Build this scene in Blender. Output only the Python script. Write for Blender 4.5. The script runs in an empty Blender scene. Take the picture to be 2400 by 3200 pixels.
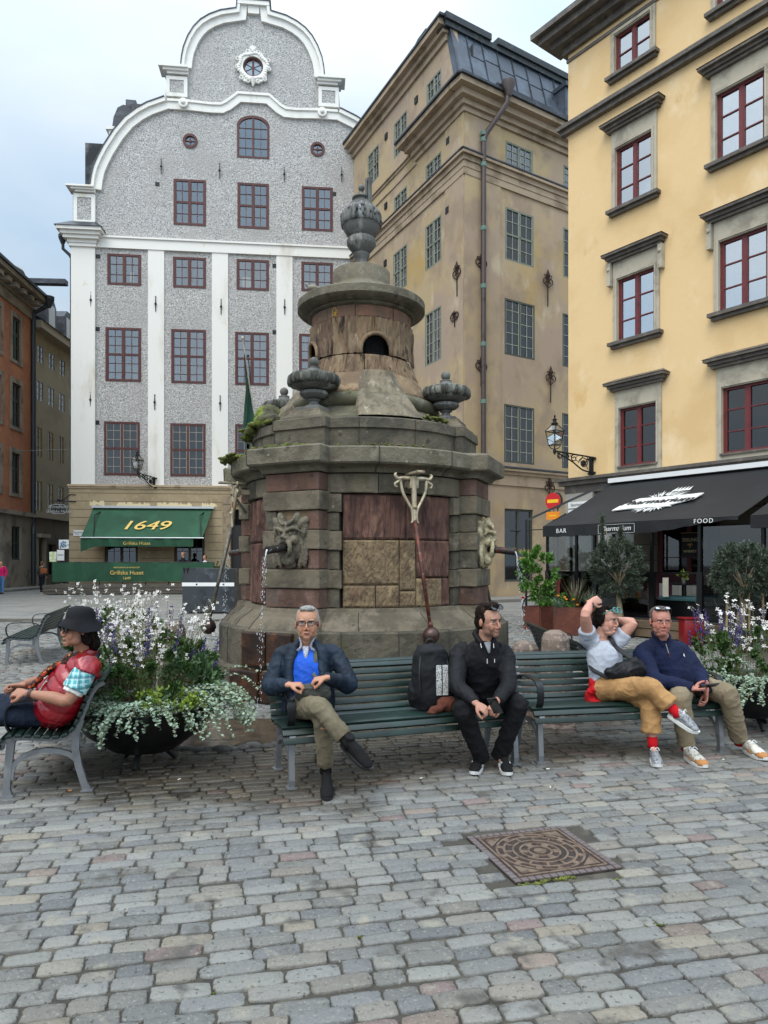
import bpy, bmesh, math, random
import numpy as np
from math import sin, cos, pi, radians, atan2, sqrt
from mathutils import Vector, Matrix, noise as mnoise
from mathutils.geometry import tessellate_polygon
random.seed(7); np.random.seed(7)
SC = bpy.context.scene
COL = SC.collection

# ---------------------------------------------------------------- camera
FPX, HZ, CAMH = 2219.0, 1760.0, 1.6          # focal length in photo pixels, horizon row, eye height
cam_d = bpy.data.cameras.new('camera'); cam = bpy.data.objects.new('camera', cam_d); COL.objects.link(cam)
cam_d.sensor_fit = 'VERTICAL'; cam_d.sensor_height = 36.0; cam_d.lens = FPX/3200*36.0
cam_d.shift_y = (HZ-1600)/3200.0
cam_d.clip_start = 0.05; cam_d.clip_end = 2000
cam.location = (0, 0, CAMH); cam.rotation_euler = (radians(90), 0, 0)
SC.camera = cam
SC.render.resolution_x = 768; SC.render.resolution_y = 1024

# ---------------------------------------------------------------- world: overcast sky
SUN_EL, SUN_AZ = radians(52), radians(205)
w = bpy.data.worlds.new('World'); SC.world = w; w.use_nodes = True
nt = w.node_tree; N = nt.nodes; L = nt.links; N.clear()
o_ = N.new('ShaderNodeOutputWorld'); bg = N.new('ShaderNodeBackground'); L.new(bg.outputs[0], o_.inputs[0])
sky = N.new('ShaderNodeTexSky'); sky.sky_type = 'NISHITA'; sky.sun_disc = False
sky.sun_elevation = SUN_EL; sky.sun_rotation = SUN_AZ; sky.air_density = 1.0; sky.dust_density = 1.5
tc = N.new('ShaderNodeTexCoord'); sep = N.new('ShaderNodeSeparateXYZ'); L.new(tc.outputs['Generated'], sep.inputs[0])
# overcast luminance (1+2 sin el)/3, clouds a little brighter on the sun's side
mz = N.new('ShaderNodeMath'); mz.operation = 'MULTIPLY_ADD'; mz.use_clamp = False
cl0 = N.new('ShaderNodeMath'); cl0.operation = 'POWER'; cl0.inputs[1].default_value = 4; cl_ = N.new('ShaderNodeClamp'); L.new(sep.outputs[2], cl_.inputs[0]); L.new(cl_.outputs[0], cl0.inputs[0])
L.new(cl0.outputs[0], mz.inputs[0]); mz.inputs[1].default_value = 3.0; mz.inputs[2].default_value = 1.24
my = N.new('ShaderNodeMath'); my.operation = 'MULTIPLY_ADD'
L.new(sep.outputs[1], my.inputs[0]); my.inputs[1].default_value = -0.45; mz.use_clamp = False; L.new(mz.outputs[0], my.inputs[2])
nz = N.new('ShaderNodeTexNoise'); nz.inputs['Scale'].default_value = 2.2; nz.inputs['Detail'].default_value = 6
nz.inputs['Roughness'].default_value = 0.5
mp = N.new('ShaderNodeMapping'); mp.inputs['Scale'].default_value = (1, 1, 2.2); L.new(tc.outputs['Generated'], mp.inputs[0])
L.new(mp.outputs[0], nz.inputs['Vector'])
rp = N.new('ShaderNodeValToRGB'); rp.color_ramp.elements[0].position = 0.34; rp.color_ramp.elements[1].position = 0.66
rp.color_ramp.elements[0].color = (5.7, 7.4, 9.2, 1); rp.color_ramp.elements[1].color = (8.3, 9.1, 9.8, 1)
L.new(nz.outputs[0], rp.inputs[0])
vm = N.new('ShaderNodeVectorMath'); vm.operation = 'SCALE'; L.new(rp.outputs[0], vm.inputs[0]); L.new(my.outputs[0], vm.inputs[3])
mx = N.new('ShaderNodeMixRGB'); mx.inputs[0].default_value = 0.93
L.new(sky.outputs[0], mx.inputs[1]); L.new(vm.outputs[0], mx.inputs[2])
L.new(mx.outputs[0], bg.inputs[0]); bg.inputs[1].default_value = 0.085
sun_d = bpy.data.lights.new('sun', 'SUN'); sun_d.energy = 1.5; sun_d.angle = radians(35); sun_d.color = (1.0, 0.92, 0.82)
sun = bpy.data.objects.new('sun', sun_d); COL.objects.link(sun)
# the sun stands behind the camera, a little to the left
sdir = Vector((-0.42*cos(SUN_EL), -0.91*cos(SUN_EL), sin(SUN_EL))).normalized()
sun.rotation_euler = sdir.to_track_quat('Z', 'Y').to_euler()
sky.sun_rotation = atan2(sdir.x, sdir.y)
SC.view_settings.view_transform = 'Standard'; SC.view_settings.look = 'None'
SC.view_settings.exposure = 0.32; SC.view_settings.gamma = 1.0

# ---------------------------------------------------------------- helpers
def at(px, py, Y):
    return Vector(((px-1200)/FPX*Y, Y, CAMH-(py-HZ)/FPX*Y))
def gnd(px, py, z=0.0):
    Y = (CAMH-z)*FPX/(py-HZ)
    return Vector(((px-1200)/FPX*Y, Y, z))

def tag(o, label=None, cat=None, group=None, kind=None):
    if label: o['label'] = label
    if cat: o['category'] = cat
    if group: o['group'] = group
    if kind: o['kind'] = kind
    return o
def thing(name, label, cat, loc=(0,0,0), rz=0.0, group=None, kind=None):
    o = bpy.data.objects.new(name, None); COL.objects.link(o)
    o.location = loc; o.rotation_euler = (0, 0, rz)
    return tag(o, label, cat, group, kind)
def children(o):
    return [c for c in bpy.data.objects if c.parent == o]
def copy_tree(o, parent=None):
    c = o.copy(); COL.objects.link(c); c.parent = parent
    for ch in children(o): copy_tree(ch, c)
    return c

class MB:
    """collects geometry and links it as ONE mesh object"""
    def __init__(s, M=None): s.v = []; s.f = []; s.M = M; s.c = None
    def add(s, vs, fs, M=None):
        n = len(s.v)
        for p in vs:
            p = Vector(p)
            if M is not None: p = M @ p
            if s.M is not None: p = s.M @ p
            s.v.append(p[:])
        for f in fs: s.f.append(tuple(i+n for i in f))
        return s
    def box(s, x0, x1, y0, y1, z0, z1, M=None):
        vs = [(x0,y0,z0),(x1,y0,z0),(x1,y1,z0),(x0,y1,z0),(x0,y0,z1),(x1,y0,z1),(x1,y1,z1),(x0,y1,z1)]
        return s.add(vs, [(0,3,2,1),(4,5,6,7),(0,1,5,4),(1,2,6,5),(2,3,7,6),(3,0,4,7)], M)
    def bbox(s, x0, x1, y0, y1, z0, z1, b=0.01, M=None):
        """box with chamfered edges"""
        b = min(b, (x1-x0)*.45, (y1-y0)*.45, (z1-z0)*.45)
        bm = bmesh.new(); bmesh.ops.create_cube(bm, size=1)
        for v in bm.verts:
            v.co = Vector(((x0+x1)/2+v.co.x*(x1-x0), (y0+y1)/2+v.co.y*(y1-y0), (z0+z1)/2+v.co.z*(z1-z0)))
        bmesh.ops.bevel(bm, geom=bm.edges[:], offset=b, segments=2, affect='EDGES', profile=.6)
        bm.verts.index_update()
        s.add([v.co.copy() for v in bm.verts], [tuple(q.index for q in f.verts) for f in bm.faces], M)
        bm.free(); return s
    def prism(s, poly, y0, y1, holes=(), M=None, back=True):
        """polygon in the xz plane (with holes) extruded from y0 (front) to y1"""
        loops = [list(poly)]+[list(h) for h in holes]
        flat = [p for l in loops for p in l]; n = len(flat)
        tris = tessellate_polygon([[Vector((p[0], p[1], 0)) for p in l] for l in loops])
        vs = [(p[0], y0, p[1]) for p in flat]+[(p[0], y1, p[1]) for p in flat]
        fs = [tuple(t) for t in tris]
        if back: fs += [(t[2]+n, t[1]+n, t[0]+n) for t in tris]
        k = 0
        for l in loops:
            m = len(l)
            for i in range(m):
                a = k+i; b = k+(i+1) % m
                fs.append((a, b, b+n, a+n))
            k += m
        return s.add(vs, fs, M)
    def lathe(s, prof, c=(0,0,0), seg=32, a0=0, a1=2*pi, M=None, flute=None):
        """prof: list of (r, z); flute(a, r, z) -> r"""
        full = abs((a1-a0)-2*pi) < 1e-6; cnt = seg if full else seg+1
        vs = []
        for (r, z) in prof:
            for i in range(cnt):
                a = a0+(a1-a0)*i/seg; rr = flute(a, r, z) if flute else r
                vs.append((c[0]+rr*cos(a), c[1]+rr*sin(a), c[2]+z))
        fs = []
        for j in range(len(prof)-1):
            for i in range(seg):
                i2 = (i+1) % cnt
                fs.append((j*cnt+i, j*cnt+i2, (j+1)*cnt+i2, (j+1)*cnt+i))
        if full:
            if prof[0][0] > 1e-4: fs.append(tuple(range(cnt))[::-1])
            if prof[-1][0] > 1e-4: fs.append(tuple((len(prof)-1)*cnt+i for i in range(cnt)))
        return s.add(vs, fs, M)
    def ball(s, c, r, seg=16, rings=10, R=None, M=None):
        if not hasattr(r, '__len__'): r = (r, r, r)
        vs = []; c = Vector(c)
        for j in range(rings+1):
            t = pi*j/rings
            for i in range(seg):
                a = 2*pi*i/seg
                p = Vector((r[0]*sin(t)*cos(a), r[1]*sin(t)*sin(a), r[2]*cos(t)))
                if R is not None: p = R @ p
                vs.append(c+p)
        fs = []
        for j in range(rings):
            for i in range(seg):
                i2 = (i+1) % seg
                fs.append((j*seg+i, (j+1)*seg+i, (j+1)*seg+i2, j*seg+i2))
        return s.add(vs, fs, M)
    def tube(s, pts, r, seg=8, caps=True, M=None, smooth=0, ref=None):
        """tube through pts; r is a number, a list of numbers or of (a, b) pairs"""
        pts = [Vector(p) for p in pts]
        if not hasattr(r, '__len__'): r = [r]*len(pts)
        r = [(q, q) if not hasattr(q, '__len__') else q for q in r]
        if smooth: pts, r = crom(pts, r, smooth)
        n = len(pts); vs = []
        u = None
        for i in range(n):
            t = (pts[min(i+1, n-1)]-pts[max(i-1, 0)])
            if t.length < 1e-9: t = Vector((0,0,1))
            t.normalize()
            if ref is not None: u = Vector(ref)
            elif u is None: u = Vector((0,0,1)) if abs(t.z) < .9 else Vector((1,0,0))
            u = (u-t*u.dot(t))
            if u.length < 1e-6: u = t.orthogonal()
            u.normalize(); v = t.cross(u)
            a, b = r[i]
            for k in range(seg):
                q = 2*pi*k/seg
                vs.append(pts[i]+v*(a*cos(q))+u*(b*sin(q)))
        fs = []
        for i in range(n-1):
            for k in range(seg):
                k2 = (k+1) % seg
                fs.append((i*seg+k, i*seg+k2, (i+1)*seg+k2, (i+1)*seg+k))
        if caps:
            fs.append(tuple(range(seg))[::-1]); fs.append(tuple((n-1)*seg+k for k in range(seg)))
        return s.add(vs, fs, M)
    def ribbon(s, pts, wdt, x0, x1, M=None):
        """2-d path in the yz plane with widths, extruded along x"""
        n = len(pts)
        if not hasattr(wdt, '__len__'): wdt = [wdt]*n
        A = []; B = []
        for i in range(n):
            p = Vector(pts[i]); t = Vector(pts[min(i+1,n-1)])-Vector(pts[max(i-1,0)]); t.normalize()
            q = Vector((-t.y, t.x))*wdt[i]/2
            A.append(p+q); B.append(p-q)
        vs = []
        for x in (x0, x1):
            for p in A: vs.append((x, p.x, p.y))
            for p in B: vs.append((x, p.x, p.y))
        fs = []; m = 2*n
        for i in range(n-1):
            fs += [(i, i+1, n+i+1, n+i), (m+i, m+n+i, m+n+i+1, m+i+1), (i, m+i, m+i+1, i+1), (n+i, n+i+1, m+n+i+1, m+n+i)]
        fs += [(0, n, m+n, m), (n-1, m+n-1, m+2*n-1, 2*n-1)]
        return s.add(vs, fs, M)
    def build(s, name, mat, parent=None, smooth=False, fix=True, angle=None):
        me = bpy.data.meshes.new(name); me.from_pydata(s.v, [], s.f)
        if fix and len(s.f) < 60000 and len(s.f):
            bm = bmesh.new(); bm.from_mesh(me); bmesh.ops.recalc_face_normals(bm, faces=bm.faces); bm.to_mesh(me); bm.free()
        if smooth:
            me.polygons.foreach_set('use_smooth', [True]*len(me.polygons))
            if angle: me.set_sharp_from_angle(angle=radians(angle))
        if mat is not None: me.materials.append(mat)
        o = bpy.data.objects.new(name, me); COL.objects.link(o)
        if parent is not None: o.parent = parent
        return o

def crom(pts, r, k):
    P = [pts[0]*2-pts[1]]+pts+[pts[-1]*2-pts[-2]]; R = [r[0]]+list(r)+[r[-1]]
    op = []; orr = []
    for i in range(1, len(P)-2):
        for j in range(k):
            t = j/k; a, b, c, d = P[i-1:i+3]
            op.append(0.5*((2*b)+(c-a)*t+(2*a-5*b+4*c-d)*t*t+(3*b-a-3*c+d)*t**3))
            q = t*t*(3-2*t)
            orr.append(tuple(R[i][m]*(1-q)+R[i+1][m]*q for m in (0, 1)))
    op.append(P[-2]); orr.append(tuple(R[-2]))
    return op, orr

# ---------------------------------------------------------------- materials
def lin(h):
    if isinstance(h, str):
        h = h.lstrip('#'); c = [int(h[i:i+2], 16)/255 for i in (0, 2, 4)]
        return tuple(((x+.055)/1.055)**2.4 if x > .04045 else x/12.92 for x in c)
    return tuple(h)
MATS = {}
def mat(name, col, rough=.75, layers=(), bump=None, bump2=None, metal=0.0, spec=.5, attr=None, emit=None, alpha=None, coat=0, sheen=0, rlayer=None, trans=0):
    """layers: (colour, scale, lo, hi[, stretch xyz[, detail]]) noise masks mixed over the base in order"""
    m = bpy.data.materials.new(name); m.use_nodes = True; MATS[name] = m
    nt = m.node_tree; N = nt.nodes; L = nt.links
    b = N['Principled BSDF']
    tc = N.new('ShaderNodeTexCoord')
    def noise(scale, stretch=(1,1,1), detail=5, rgh=.6):
        mp = N.new('ShaderNodeMapping'); mp.inputs['Scale'].default_value = stretch
        mp.inputs['Location'].default_value = (scale*.37 % 7, scale*.73 % 5, scale*.11 % 3)
        L.new(tc.outputs['Object'], mp.inputs[0])
        n = N.new('ShaderNodeTexNoise'); n.inputs['Scale'].default_value = scale
        n.inputs['Detail'].default_value = detail; n.inputs['Roughness'].default_value = rgh
        L.new(mp.outputs[0], n.inputs['Vector']); return n.outputs[0]
    def ramp(src, lo, hi):
        r = N.new('ShaderNodeMapRange'); r.inputs[1].default_value = lo; r.inputs[2].default_value = hi
        r.interpolation_type = 'SMOOTHSTEP'
        L.new(src, r.inputs[0]); return r.outputs[0]
    if attr:
        a = N.new('ShaderNodeAttribute'); a.attribute_name = attr; cur = a.outputs['Color']
    else:
        rgb = N.new('ShaderNodeRGB'); rgb.outputs[0].default_value = (*lin(col), 1); cur = rgb.outputs[0]
    for ly in layers:
        c, sc, lo, hi = ly[:4]; st = ly[4] if len(ly) > 4 else (1,1,1); de = ly[5] if len(ly) > 5 else 5
        md = ly[6] if len(ly) > 6 else 'MIX'
        x = N.new('ShaderNodeMixRGB'); x.blend_type = md
        L.new(ramp(noise(sc, st, de), lo, hi), x.inputs[0]); L.new(cur, x.inputs[1]); x.inputs[2].default_value = (*lin(c), 1)
        cur = x.outputs[0]
    L.new(cur, b.inputs['Base Color'])
    b.inputs['Roughness'].default_value = rough; b.inputs['Metallic'].default_value = metal
    if rlayer:
        sc, lo, hi, r0, r1 = rlayer
        mr = N.new('ShaderNodeMapRange'); L.new(noise(sc), mr.inputs[0])
        for i, v in enumerate((lo, hi, r0, r1)): mr.inputs[i+1].default_value = v
        L.new(mr.outputs[0], b.inputs['Roughness'])
    b.inputs['Specular IOR Level'].default_value = spec
    if coat: b.inputs['Coat Weight'].default_value = coat
    if sheen: b.inputs['Sheen Weight'].default_value = sheen
    if trans: b.inputs['Transmission Weight'].default_value = trans
    prev = None
    for bp in (bump, bump2):
        if bp:
            sc, st, dist = bp[:3]; sx = bp[3] if len(bp) > 3 else (1,1,1); de = bp[4] if len(bp) > 4 else 6
            bn = N.new('ShaderNodeBump'); bn.inputs['Strength'].default_value = st; bn.inputs['Distance'].default_value = dist
            L.new(noise(sc, sx, de), bn.inputs['Height'])
            if prev: L.new(prev, bn.inputs['Normal'])
            prev = bn.outputs[0]
    if prev: L.new(prev, b.inputs['Normal'])
    if emit: b.inputs['Emission Color'].default_value = (*lin(emit[0]), 1); b.inputs['Emission Strength'].default_value = emit[1]
    return m
def glass(name, tint=(.55,.6,.62), ior=1.6, rough=.02, base=.25):
    """thin pane: tinted transparency with a Fresnel reflection"""
    m = bpy.data.materials.new(name); m.use_nodes = True; nt = m.node_tree; N = nt.nodes; L = nt.links; N.clear()
    o = N.new('ShaderNodeOutputMaterial'); mx = N.new('ShaderNodeMixShader'); t = N.new('ShaderNodeBsdfTransparent')
    g = N.new('ShaderNodeBsdfGlossy'); g.inputs['Roughness'].default_value = rough; t.inputs[0].default_value = (*tint, 1)
    f = N.new('ShaderNodeFresnel'); f.inputs[0].default_value = ior
    a = N.new('ShaderNodeMath'); a.operation = 'ADD'; a.use_clamp = True; a.inputs[1].default_value = base
    L.new(f.outputs[0], a.inputs[0]); L.new(a.outputs[0], mx.inputs[0])
    g.inputs[0].default_value = (.9, .93, .95, 1)
    L.new(t.outputs[0], mx.inputs[1]); L.new(g.outputs[0], mx.inputs[2]); L.new(mx.outputs[0], o.inputs[0])
    return m
GLASS = glass('window_glass', (.50,.55,.58), 1.5, .03, .12)
GLASSB = glass('bright_window_glass', (.6,.63,.66), 1.5, .03, .42)
GLASSD = glass('window_glass_dark', (.30,.31,.30), 1.5, .03, .02)
GLASSC = glass('clear_glass', (.50,.52,.52), 1.45, .02, .02)
ROOM = mat('dark_room', '#1d1b1a', .9)
CURT = mat('curtain', '#c9ccd0', .8, [('#9aa0a8', 14, .45, .6, (1,1,.05))])
IRON = mat('black_iron', '#16171a', .5, bump=(60,.2,.004), metal=.3)
WHITE = mat('white_paint', '#dcdcd8', .6)

def text_mesh(s, size, depth=.004, shear=0.0, mirror=False, xs=1.0, spacing=1.0):
    cu = bpy.data.curves.new('txt', 'FONT'); cu.body = s; cu.size = size; cu.extrude = depth; cu.shear = shear
    cu.align_x = 'CENTER'; cu.align_y = 'CENTER'; cu.space_character = spacing
    o = bpy.data.objects.new('txt', cu); COL.objects.link(o)
    dg = bpy.context.evaluated_depsgraph_get(); dg.update()
    me = bpy.data.meshes.new_from_object(o.evaluated_get(dg))
    bpy.data.objects.remove(o); 
    vs = [(v.co.x*xs, v.co.y, v.co.z) for v in me.vertices]; fs = [tuple(p.vertices) for p in me.polygons]
    bpy.data.meshes.remove(me)
    return vs, fs
def put_text(name, s, size, M, m, parent, depth=.004, shear=0.0, xs=1.0, spacing=1.0, bold=0):
    """M maps text space (x right, y up, z towards the reader) to the parent's space"""
    vs, fs = text_mesh(s, size, depth, shear, xs=xs, spacing=spacing)
    mb = MB(); mb.add(vs, fs, M)
    if bold: mb.add([(v[0]+bold, v[1], v[2]+.0003) for v in vs], fs, M)
    return mb.build(name, m, parent, fix=False)
def frame3(o, ex, ey):
    ex = Vector(ex).normalized(); ey = Vector(ey); ez = ex.cross(ey).normalized(); ey = ez.cross(ex)
    M = Matrix((ex, ey, ez)).transposed().to_4x4(); M.translation = Vector(o); return M
FRONT = Matrix(((1,0,0,0),(0,0,-1,0),(0,1,0,0),(0,0,0,1)))       # text plane -> facade plane (xz, facing -y)

def fuse(mb, name, mat_, parent, voxel=.006, smooth=2, disp=None, color=None, fac=.5):
    """merge overlapping closed shapes of a builder into one continuous surface"""
    me = bpy.data.meshes.new('tmp'); me.from_pydata(mb.v, [], mb.f)
    bm = bmesh.new(); bm.from_mesh(me); bmesh.ops.recalc_face_normals(bm, faces=bm.faces); bm.to_mesh(me); bm.free()
    o = bpy.data.objects.new('tmp', me); COL.objects.link(o)
    r = o.modifiers.new('r', 'REMESH'); r.mode = 'VOXEL'; r.voxel_size = voxel; r.use_smooth_shade = True
    if smooth:
        q = o.modifiers.new('s', 'SMOOTH'); q.factor = fac; q.iterations = smooth
    dg = bpy.context.evaluated_depsgraph_get(); dg.update()
    out = bpy.data.meshes.new_from_object(o.evaluated_get(dg)); out.name = name
    bpy.data.objects.remove(o); bpy.data.meshes.remove(me)
    if disp:
        nv = len(out.vertices); co = np.empty(nv*3, 'f'); out.vertices.foreach_get('co', co); co = co.reshape(-1, 3)
        no = np.empty(nv*3, 'f'); out.vertex_normals.foreach_get('vector', no); no = no.reshape(-1, 3)
        d = np.array([disp(Vector(c), Vector(n)) for c, n in zip(co.tolist(), no.tolist())], 'f')
        co += no*d[:, None] if d.ndim == 1 else d
        out.vertices.foreach_set('co', co.ravel()); out.update()
    if color:
        at_ = out.color_attributes.new('col', 'FLOAT_COLOR', 'POINT')
        arr = np.empty((len(out.vertices), 4), 'f')
        for i, v in enumerate(out.vertices): arr[i, :3] = color(v.co); arr[i, 3] = 1
        at_.data.foreach_set('color', arr.ravel())
    out.polygons.foreach_set('use_smooth', [True]*len(out.polygons))
    out.materials.clear(); out.materials.append(mat_)
    ob = bpy.data.objects.new(name, out); COL.objects.link(ob)
    if parent is not None: ob.parent = parent
    return ob

def cloth(name, c, c2=None, rough=.8, wr=1.0, sheen=0.0, fine=500, extra=()):
    return mat(name, c, rough, ([(c2, 5, .42, .66)] if c2 else [])+list(extra), bump=(16,.35*wr,.02,(1,1,1),4), bump2=(fine,.25,.0012), sheen=sheen, spec=.22)
# ================================================================ GROUND
base_m = mat('mortar_sand', '#3f3b33', .95, [('#5f594c', 3, .50, .7), ('#2c2a26', 9, .5, .7), ('#3f4a22', 1.3, .66, .8)], bump=(90,.5,.01))
gb = MB(); gb.box(-400, 400, -60, 900, -.6, -.013)
tag(gb.build('ground', base_m), kind='structure')

# wet stone near the fountain is darker and glossier: a property of the place, in world metres
stone_m = mat('granite_setts', None, .72, [('#8d8a80', 70, .54, .72, (1,1,1), 9), ('#3a3833', 44, .58, .70, (1,1,1), 9), ('#8a8577', 6, .56, .72, (1,1,1), 9), ('#4f4c46', 4, .56, .70, (1,1,1), 9)],
              bump=(28,1.0,.016,(1,1,1),9), bump2=(140,.8,.005), attr='col')
def wet_tweak(m):
    nt = m.node_tree; N = nt.nodes; L = nt.links; b = N['Principled BSDF']
    g = N.new('ShaderNodeNewGeometry')
    def dist(c, sx, sy):
        vs = N.new('ShaderNodeVectorMath'); vs.operation = 'SUBTRACT'; L.new(g.outputs['Position'], vs.inputs[0]); vs.inputs[1].default_value = c
        vm = N.new('ShaderNodeVectorMath'); vm.operation = 'MULTIPLY'; L.new(vs.outputs[0], vm.inputs[0]); vm.inputs[1].default_value = (1/sx, 1/sy, 0)
        ln = N.new('ShaderNodeVectorMath'); ln.operation = 'LENGTH'; L.new(vm.outputs[0], ln.inputs[0]); return ln.outputs['Value']
    n = N.new('ShaderNodeTexNoise'); n.inputs['Scale'].default_value = 1.9; n.inputs['Detail'].default_value = 5
    L.new(g.outputs['Position'], n.inputs['Vector'])
    m1 = N.new('ShaderNodeMath'); m1.operation = 'MINIMUM'
    L.new(dist((-1.05, 5.75, 0), 1.6, 1.25), m1.inputs[0]); L.new(dist((.3, 6.6, 0), 2.2, 1.1), m1.inputs[1])
    ad = N.new('ShaderNodeMath'); ad.operation = 'MULTIPLY_ADD'; L.new(n.outputs[0], ad.inputs[0]); ad.inputs[1].default_value = 1.1; L.new(m1.outputs[0], ad.inputs[2])
    r = N.new('ShaderNodeMapRange'); r.inputs[1].default_value = 1.28; r.inputs[2].default_value = 1.68; r.inputs[3].default_value = 1; r.inputs[4].default_value = 0
    L.new(ad.outputs[0], r.inputs[0])
    src = b.inputs['Base Color'].links[0].from_socket
    x = N.new('ShaderNodeMixRGB'); x.blend_type = 'MULTIPLY'; L.new(r.outputs[0], x.inputs[0]); L.new(src, x.inputs[1]); x.inputs[2].default_value = (.40,.35,.29,1)
    L.new(x.outputs[0], b.inputs['Base Color'])
    q = N.new('ShaderNodeMapRange'); L.new(r.outputs[0], q.inputs[0]); q.inputs[3].default_value = b.inputs['Roughness'].default_value; q.inputs[4].default_value = .22
    L.new(q.outputs[0], b.inputs['Roughness'])
wet_tweak(stone_m); wet_tweak(base_m)

def setts():
    rnd = random.Random(11)
    pal = [lin(c) for c in ('#83817b','#7a7872','#8a8780','#817e76','#78756e','#8d8a81','#7d7c78','#857f74','#747370','#88847b')]
    warm = [lin(c) for c in ('#8f8574','#89796c','#84716a','#928b7d','#8a8175')]
    th = radians(12.5); e = Vector((cos(th), sin(th))); n = Vector((-sin(th), cos(th)))
    VS = []; FS = []; CS = []
    v = 1.2
    mh0 = (MHC, MHU, MHV, MHH)
    while v < 21.0:
        far = v > 9.5
        rh = rnd.uniform(.086, .102)*(1.6 if v > 14 else 1)
        half = v*.66+1.6
        u = -half-rnd.random()*.2
        wob = rnd.uniform(0, 9)
        while u < half:
            ln = rnd.choice((rnd.uniform(.125,.17), rnd.uniform(.17,.23), rnd.uniform(.19,.275)))
            if v > 14: ln *= 1.5
            cu = u+ln/2; u += ln
            dv = .035*sin(cu*.9+v*.35)+.012*sin(cu*2.7+wob)
            cx, cy = e*cu+n*(v+rh/2+dv)
            if cy < 1.2 or abs(cx) > cy*.64+1.5: continue
            # leave the manhole frame free
            r_ = Vector((cx, cy))-mh0[0]
            if abs(r_.dot(mh0[1])) < mh0[3]+.055 and abs(r_.dot(mh0[2])) < mh0[3]+.045: continue
            a = ln/2-.001-rnd.random()*.003; b = rh/2-.0008-rnd.random()*.003
            k = 8 if far else 22
            tilt = (rnd.uniform(-.02,.02), rnd.uniform(-.035,.035)); hz = rnd.uniform(-.006, .004)
            rot = rnd.uniform(-.045,.045); ce = e*cos(rot)+n*sin(rot); cn = n*cos(rot)-e*sin(rot)
            c = pal[int(rnd.random()*len(pal))] if rnd.random() > .10 else warm[int(rnd.random()*len(warm))]
            f = rnd.uniform(.66, .90); c = (c[0]*f*.96, c[1]*f*.99, c[2]*f*1.03, 1)
            base = len(VS); pw = rnd.uniform(6, 11)
            rr = [1+rnd.uniform(-.06,.03) for _ in range(k)]
            rings = ((1.0,-.03), (1.0,-.011), (.972,-.0045), (.91,-.0012), (.5,.001)) if not far else ((1.0,-.02),(.95,-.001))
            for (sc_, z) in rings:
                for i in range(k):
                    t = 2*pi*(i+.5)/k
                    ct, st = cos(t), sin(t)
                    q = (abs(ct)**pw+abs(st)**pw)**(-1/pw)*rr[i]
                    x = ct*q*a-(1-sc_)*a*ct*q*min(1, b/a*1.3); y = st*q*b*(1-(1-sc_)*1.0)
                    if sc_ < .6: x *= .7
                    P = ce*x+cn*y
                    zz = z+hz+(tilt[0]*x+tilt[1]*y if z > -.02 else 0)
                    VS.append((cx+P.x, cy+P.y, zz))
            VS.append((cx, cy, rings[-1][1]+hz+rnd.uniform(-.001,.002)))
            for j in range(len(rings)-1):
                for i in range(k):
                    i2 = (i+1) % k
                    FS.append((base+j*k+i, base+j*k+i2, base+(j+1)*k+i2, base+(j+1)*k+i))
            l_ = base+(len(rings)-1)*k
            for i in range(k): FS.append((l_+i, l_+(i+1) % k, base+len(rings)*k))
            CS += [c]*(len(rings)*k+1)
        v += rh
    me = bpy.data.meshes.new('cobblestone_paving'); me.from_pydata(VS, [], FS)
    at_ = me.color_attributes.new('col', 'FLOAT_COLOR', 'POINT'); at_.data.foreach_set('color', np.array(CS, 'f').ravel())
    me.polygons.foreach_set('use_smooth', [True]*len(me.polygons)); me.materials.append(stone_m)
    o = bpy.data.objects.new('cobblestone_paving', me); COL.objects.link(o); tag(o, kind='structure')
# manhole position, needed by the paving
_c = [gnd(1454,2614), gnd(1758,2584), gnd(1931,2707), gnd(1620,2759)]
MHC = Vector((sum(p.x for p in _c)/4, sum(p.y for p in _c)/4))
_u = (_c[1]-_c[0])+(_c[2]-_c[3]); MHU = Vector((_u.x, _u.y)).normalized(); MHV = Vector((-MHU.y, MHU.x))
MHH = .31
setts()
# paving beyond the modelled setts: same stone, too far away to show single stones
far_m = mat('far_paving', '#7b7870', .8, [('#666563', 1.2, .4, .65), ('#94928c', 9, .5, .7, (.3,3,1)), ('#575654', 30, .55, .75, (.4,4,1))], bump=(24,.6,.02,(.5,3,1)))
fp = MB(); fp.box(-40, 40, 20.6, 60, -.1, -.006)
tag(fp.build('distant_paving', far_m), kind='structure')
# pale worn gutter of the fountain run-off: a shallow wet basin of mortar and stones
basin_m = mat('wet_basin', '#4b4034', .16, [('#332c25', 5, .45, .6), ('#6a5a40', 11, .55, .7)], bump=(14,.4,.01))
b_ = MB(); pts = []
for i in range(36):
    a = 2*pi*i/36; r = 1+.10*sin(3*a+1)+.06*sin(7*a)
    pts.append((-1.62+1.0*r*cos(a), 6.75+.62*r*sin(a)))
b_.add([(p[0], p[1], .004) for p in pts]+[(p[0], p[1], -.03) for p in pts], [tuple(range(36))]+[(i, (i+1)%36, (i+1)%36+36, i+36) for i in range(36)])
tag(b_.build('puddle', basin_m), kind='structure')
rk = mat('rough_rock', '#5a564e', .7, [('#36332e', 7, .4, .6), ('#4a5a2a', 5, .62, .72)], bump=(12,.8,.03))
b_ = MB(); rnd = random.Random(3)
for i in range(34):
    a = pi*1.02*i/33+pi*.95; rr = 1.0+rnd.uniform(-.05,.05)
    p = (-1.62+1.03*rr*cos(a), 6.75+.66*rr*sin(a), .0)
    b_.ball(p, (rnd.uniform(.05,.10), rnd.uniform(.04,.07), rnd.uniform(.02,.045)), 8, 6)
tag(b_.build('basin_edge_stones', rk, smooth=True), 'low ring of wet rounded stones edging the overflow basin left of the fountain', 'stone edging')

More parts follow.
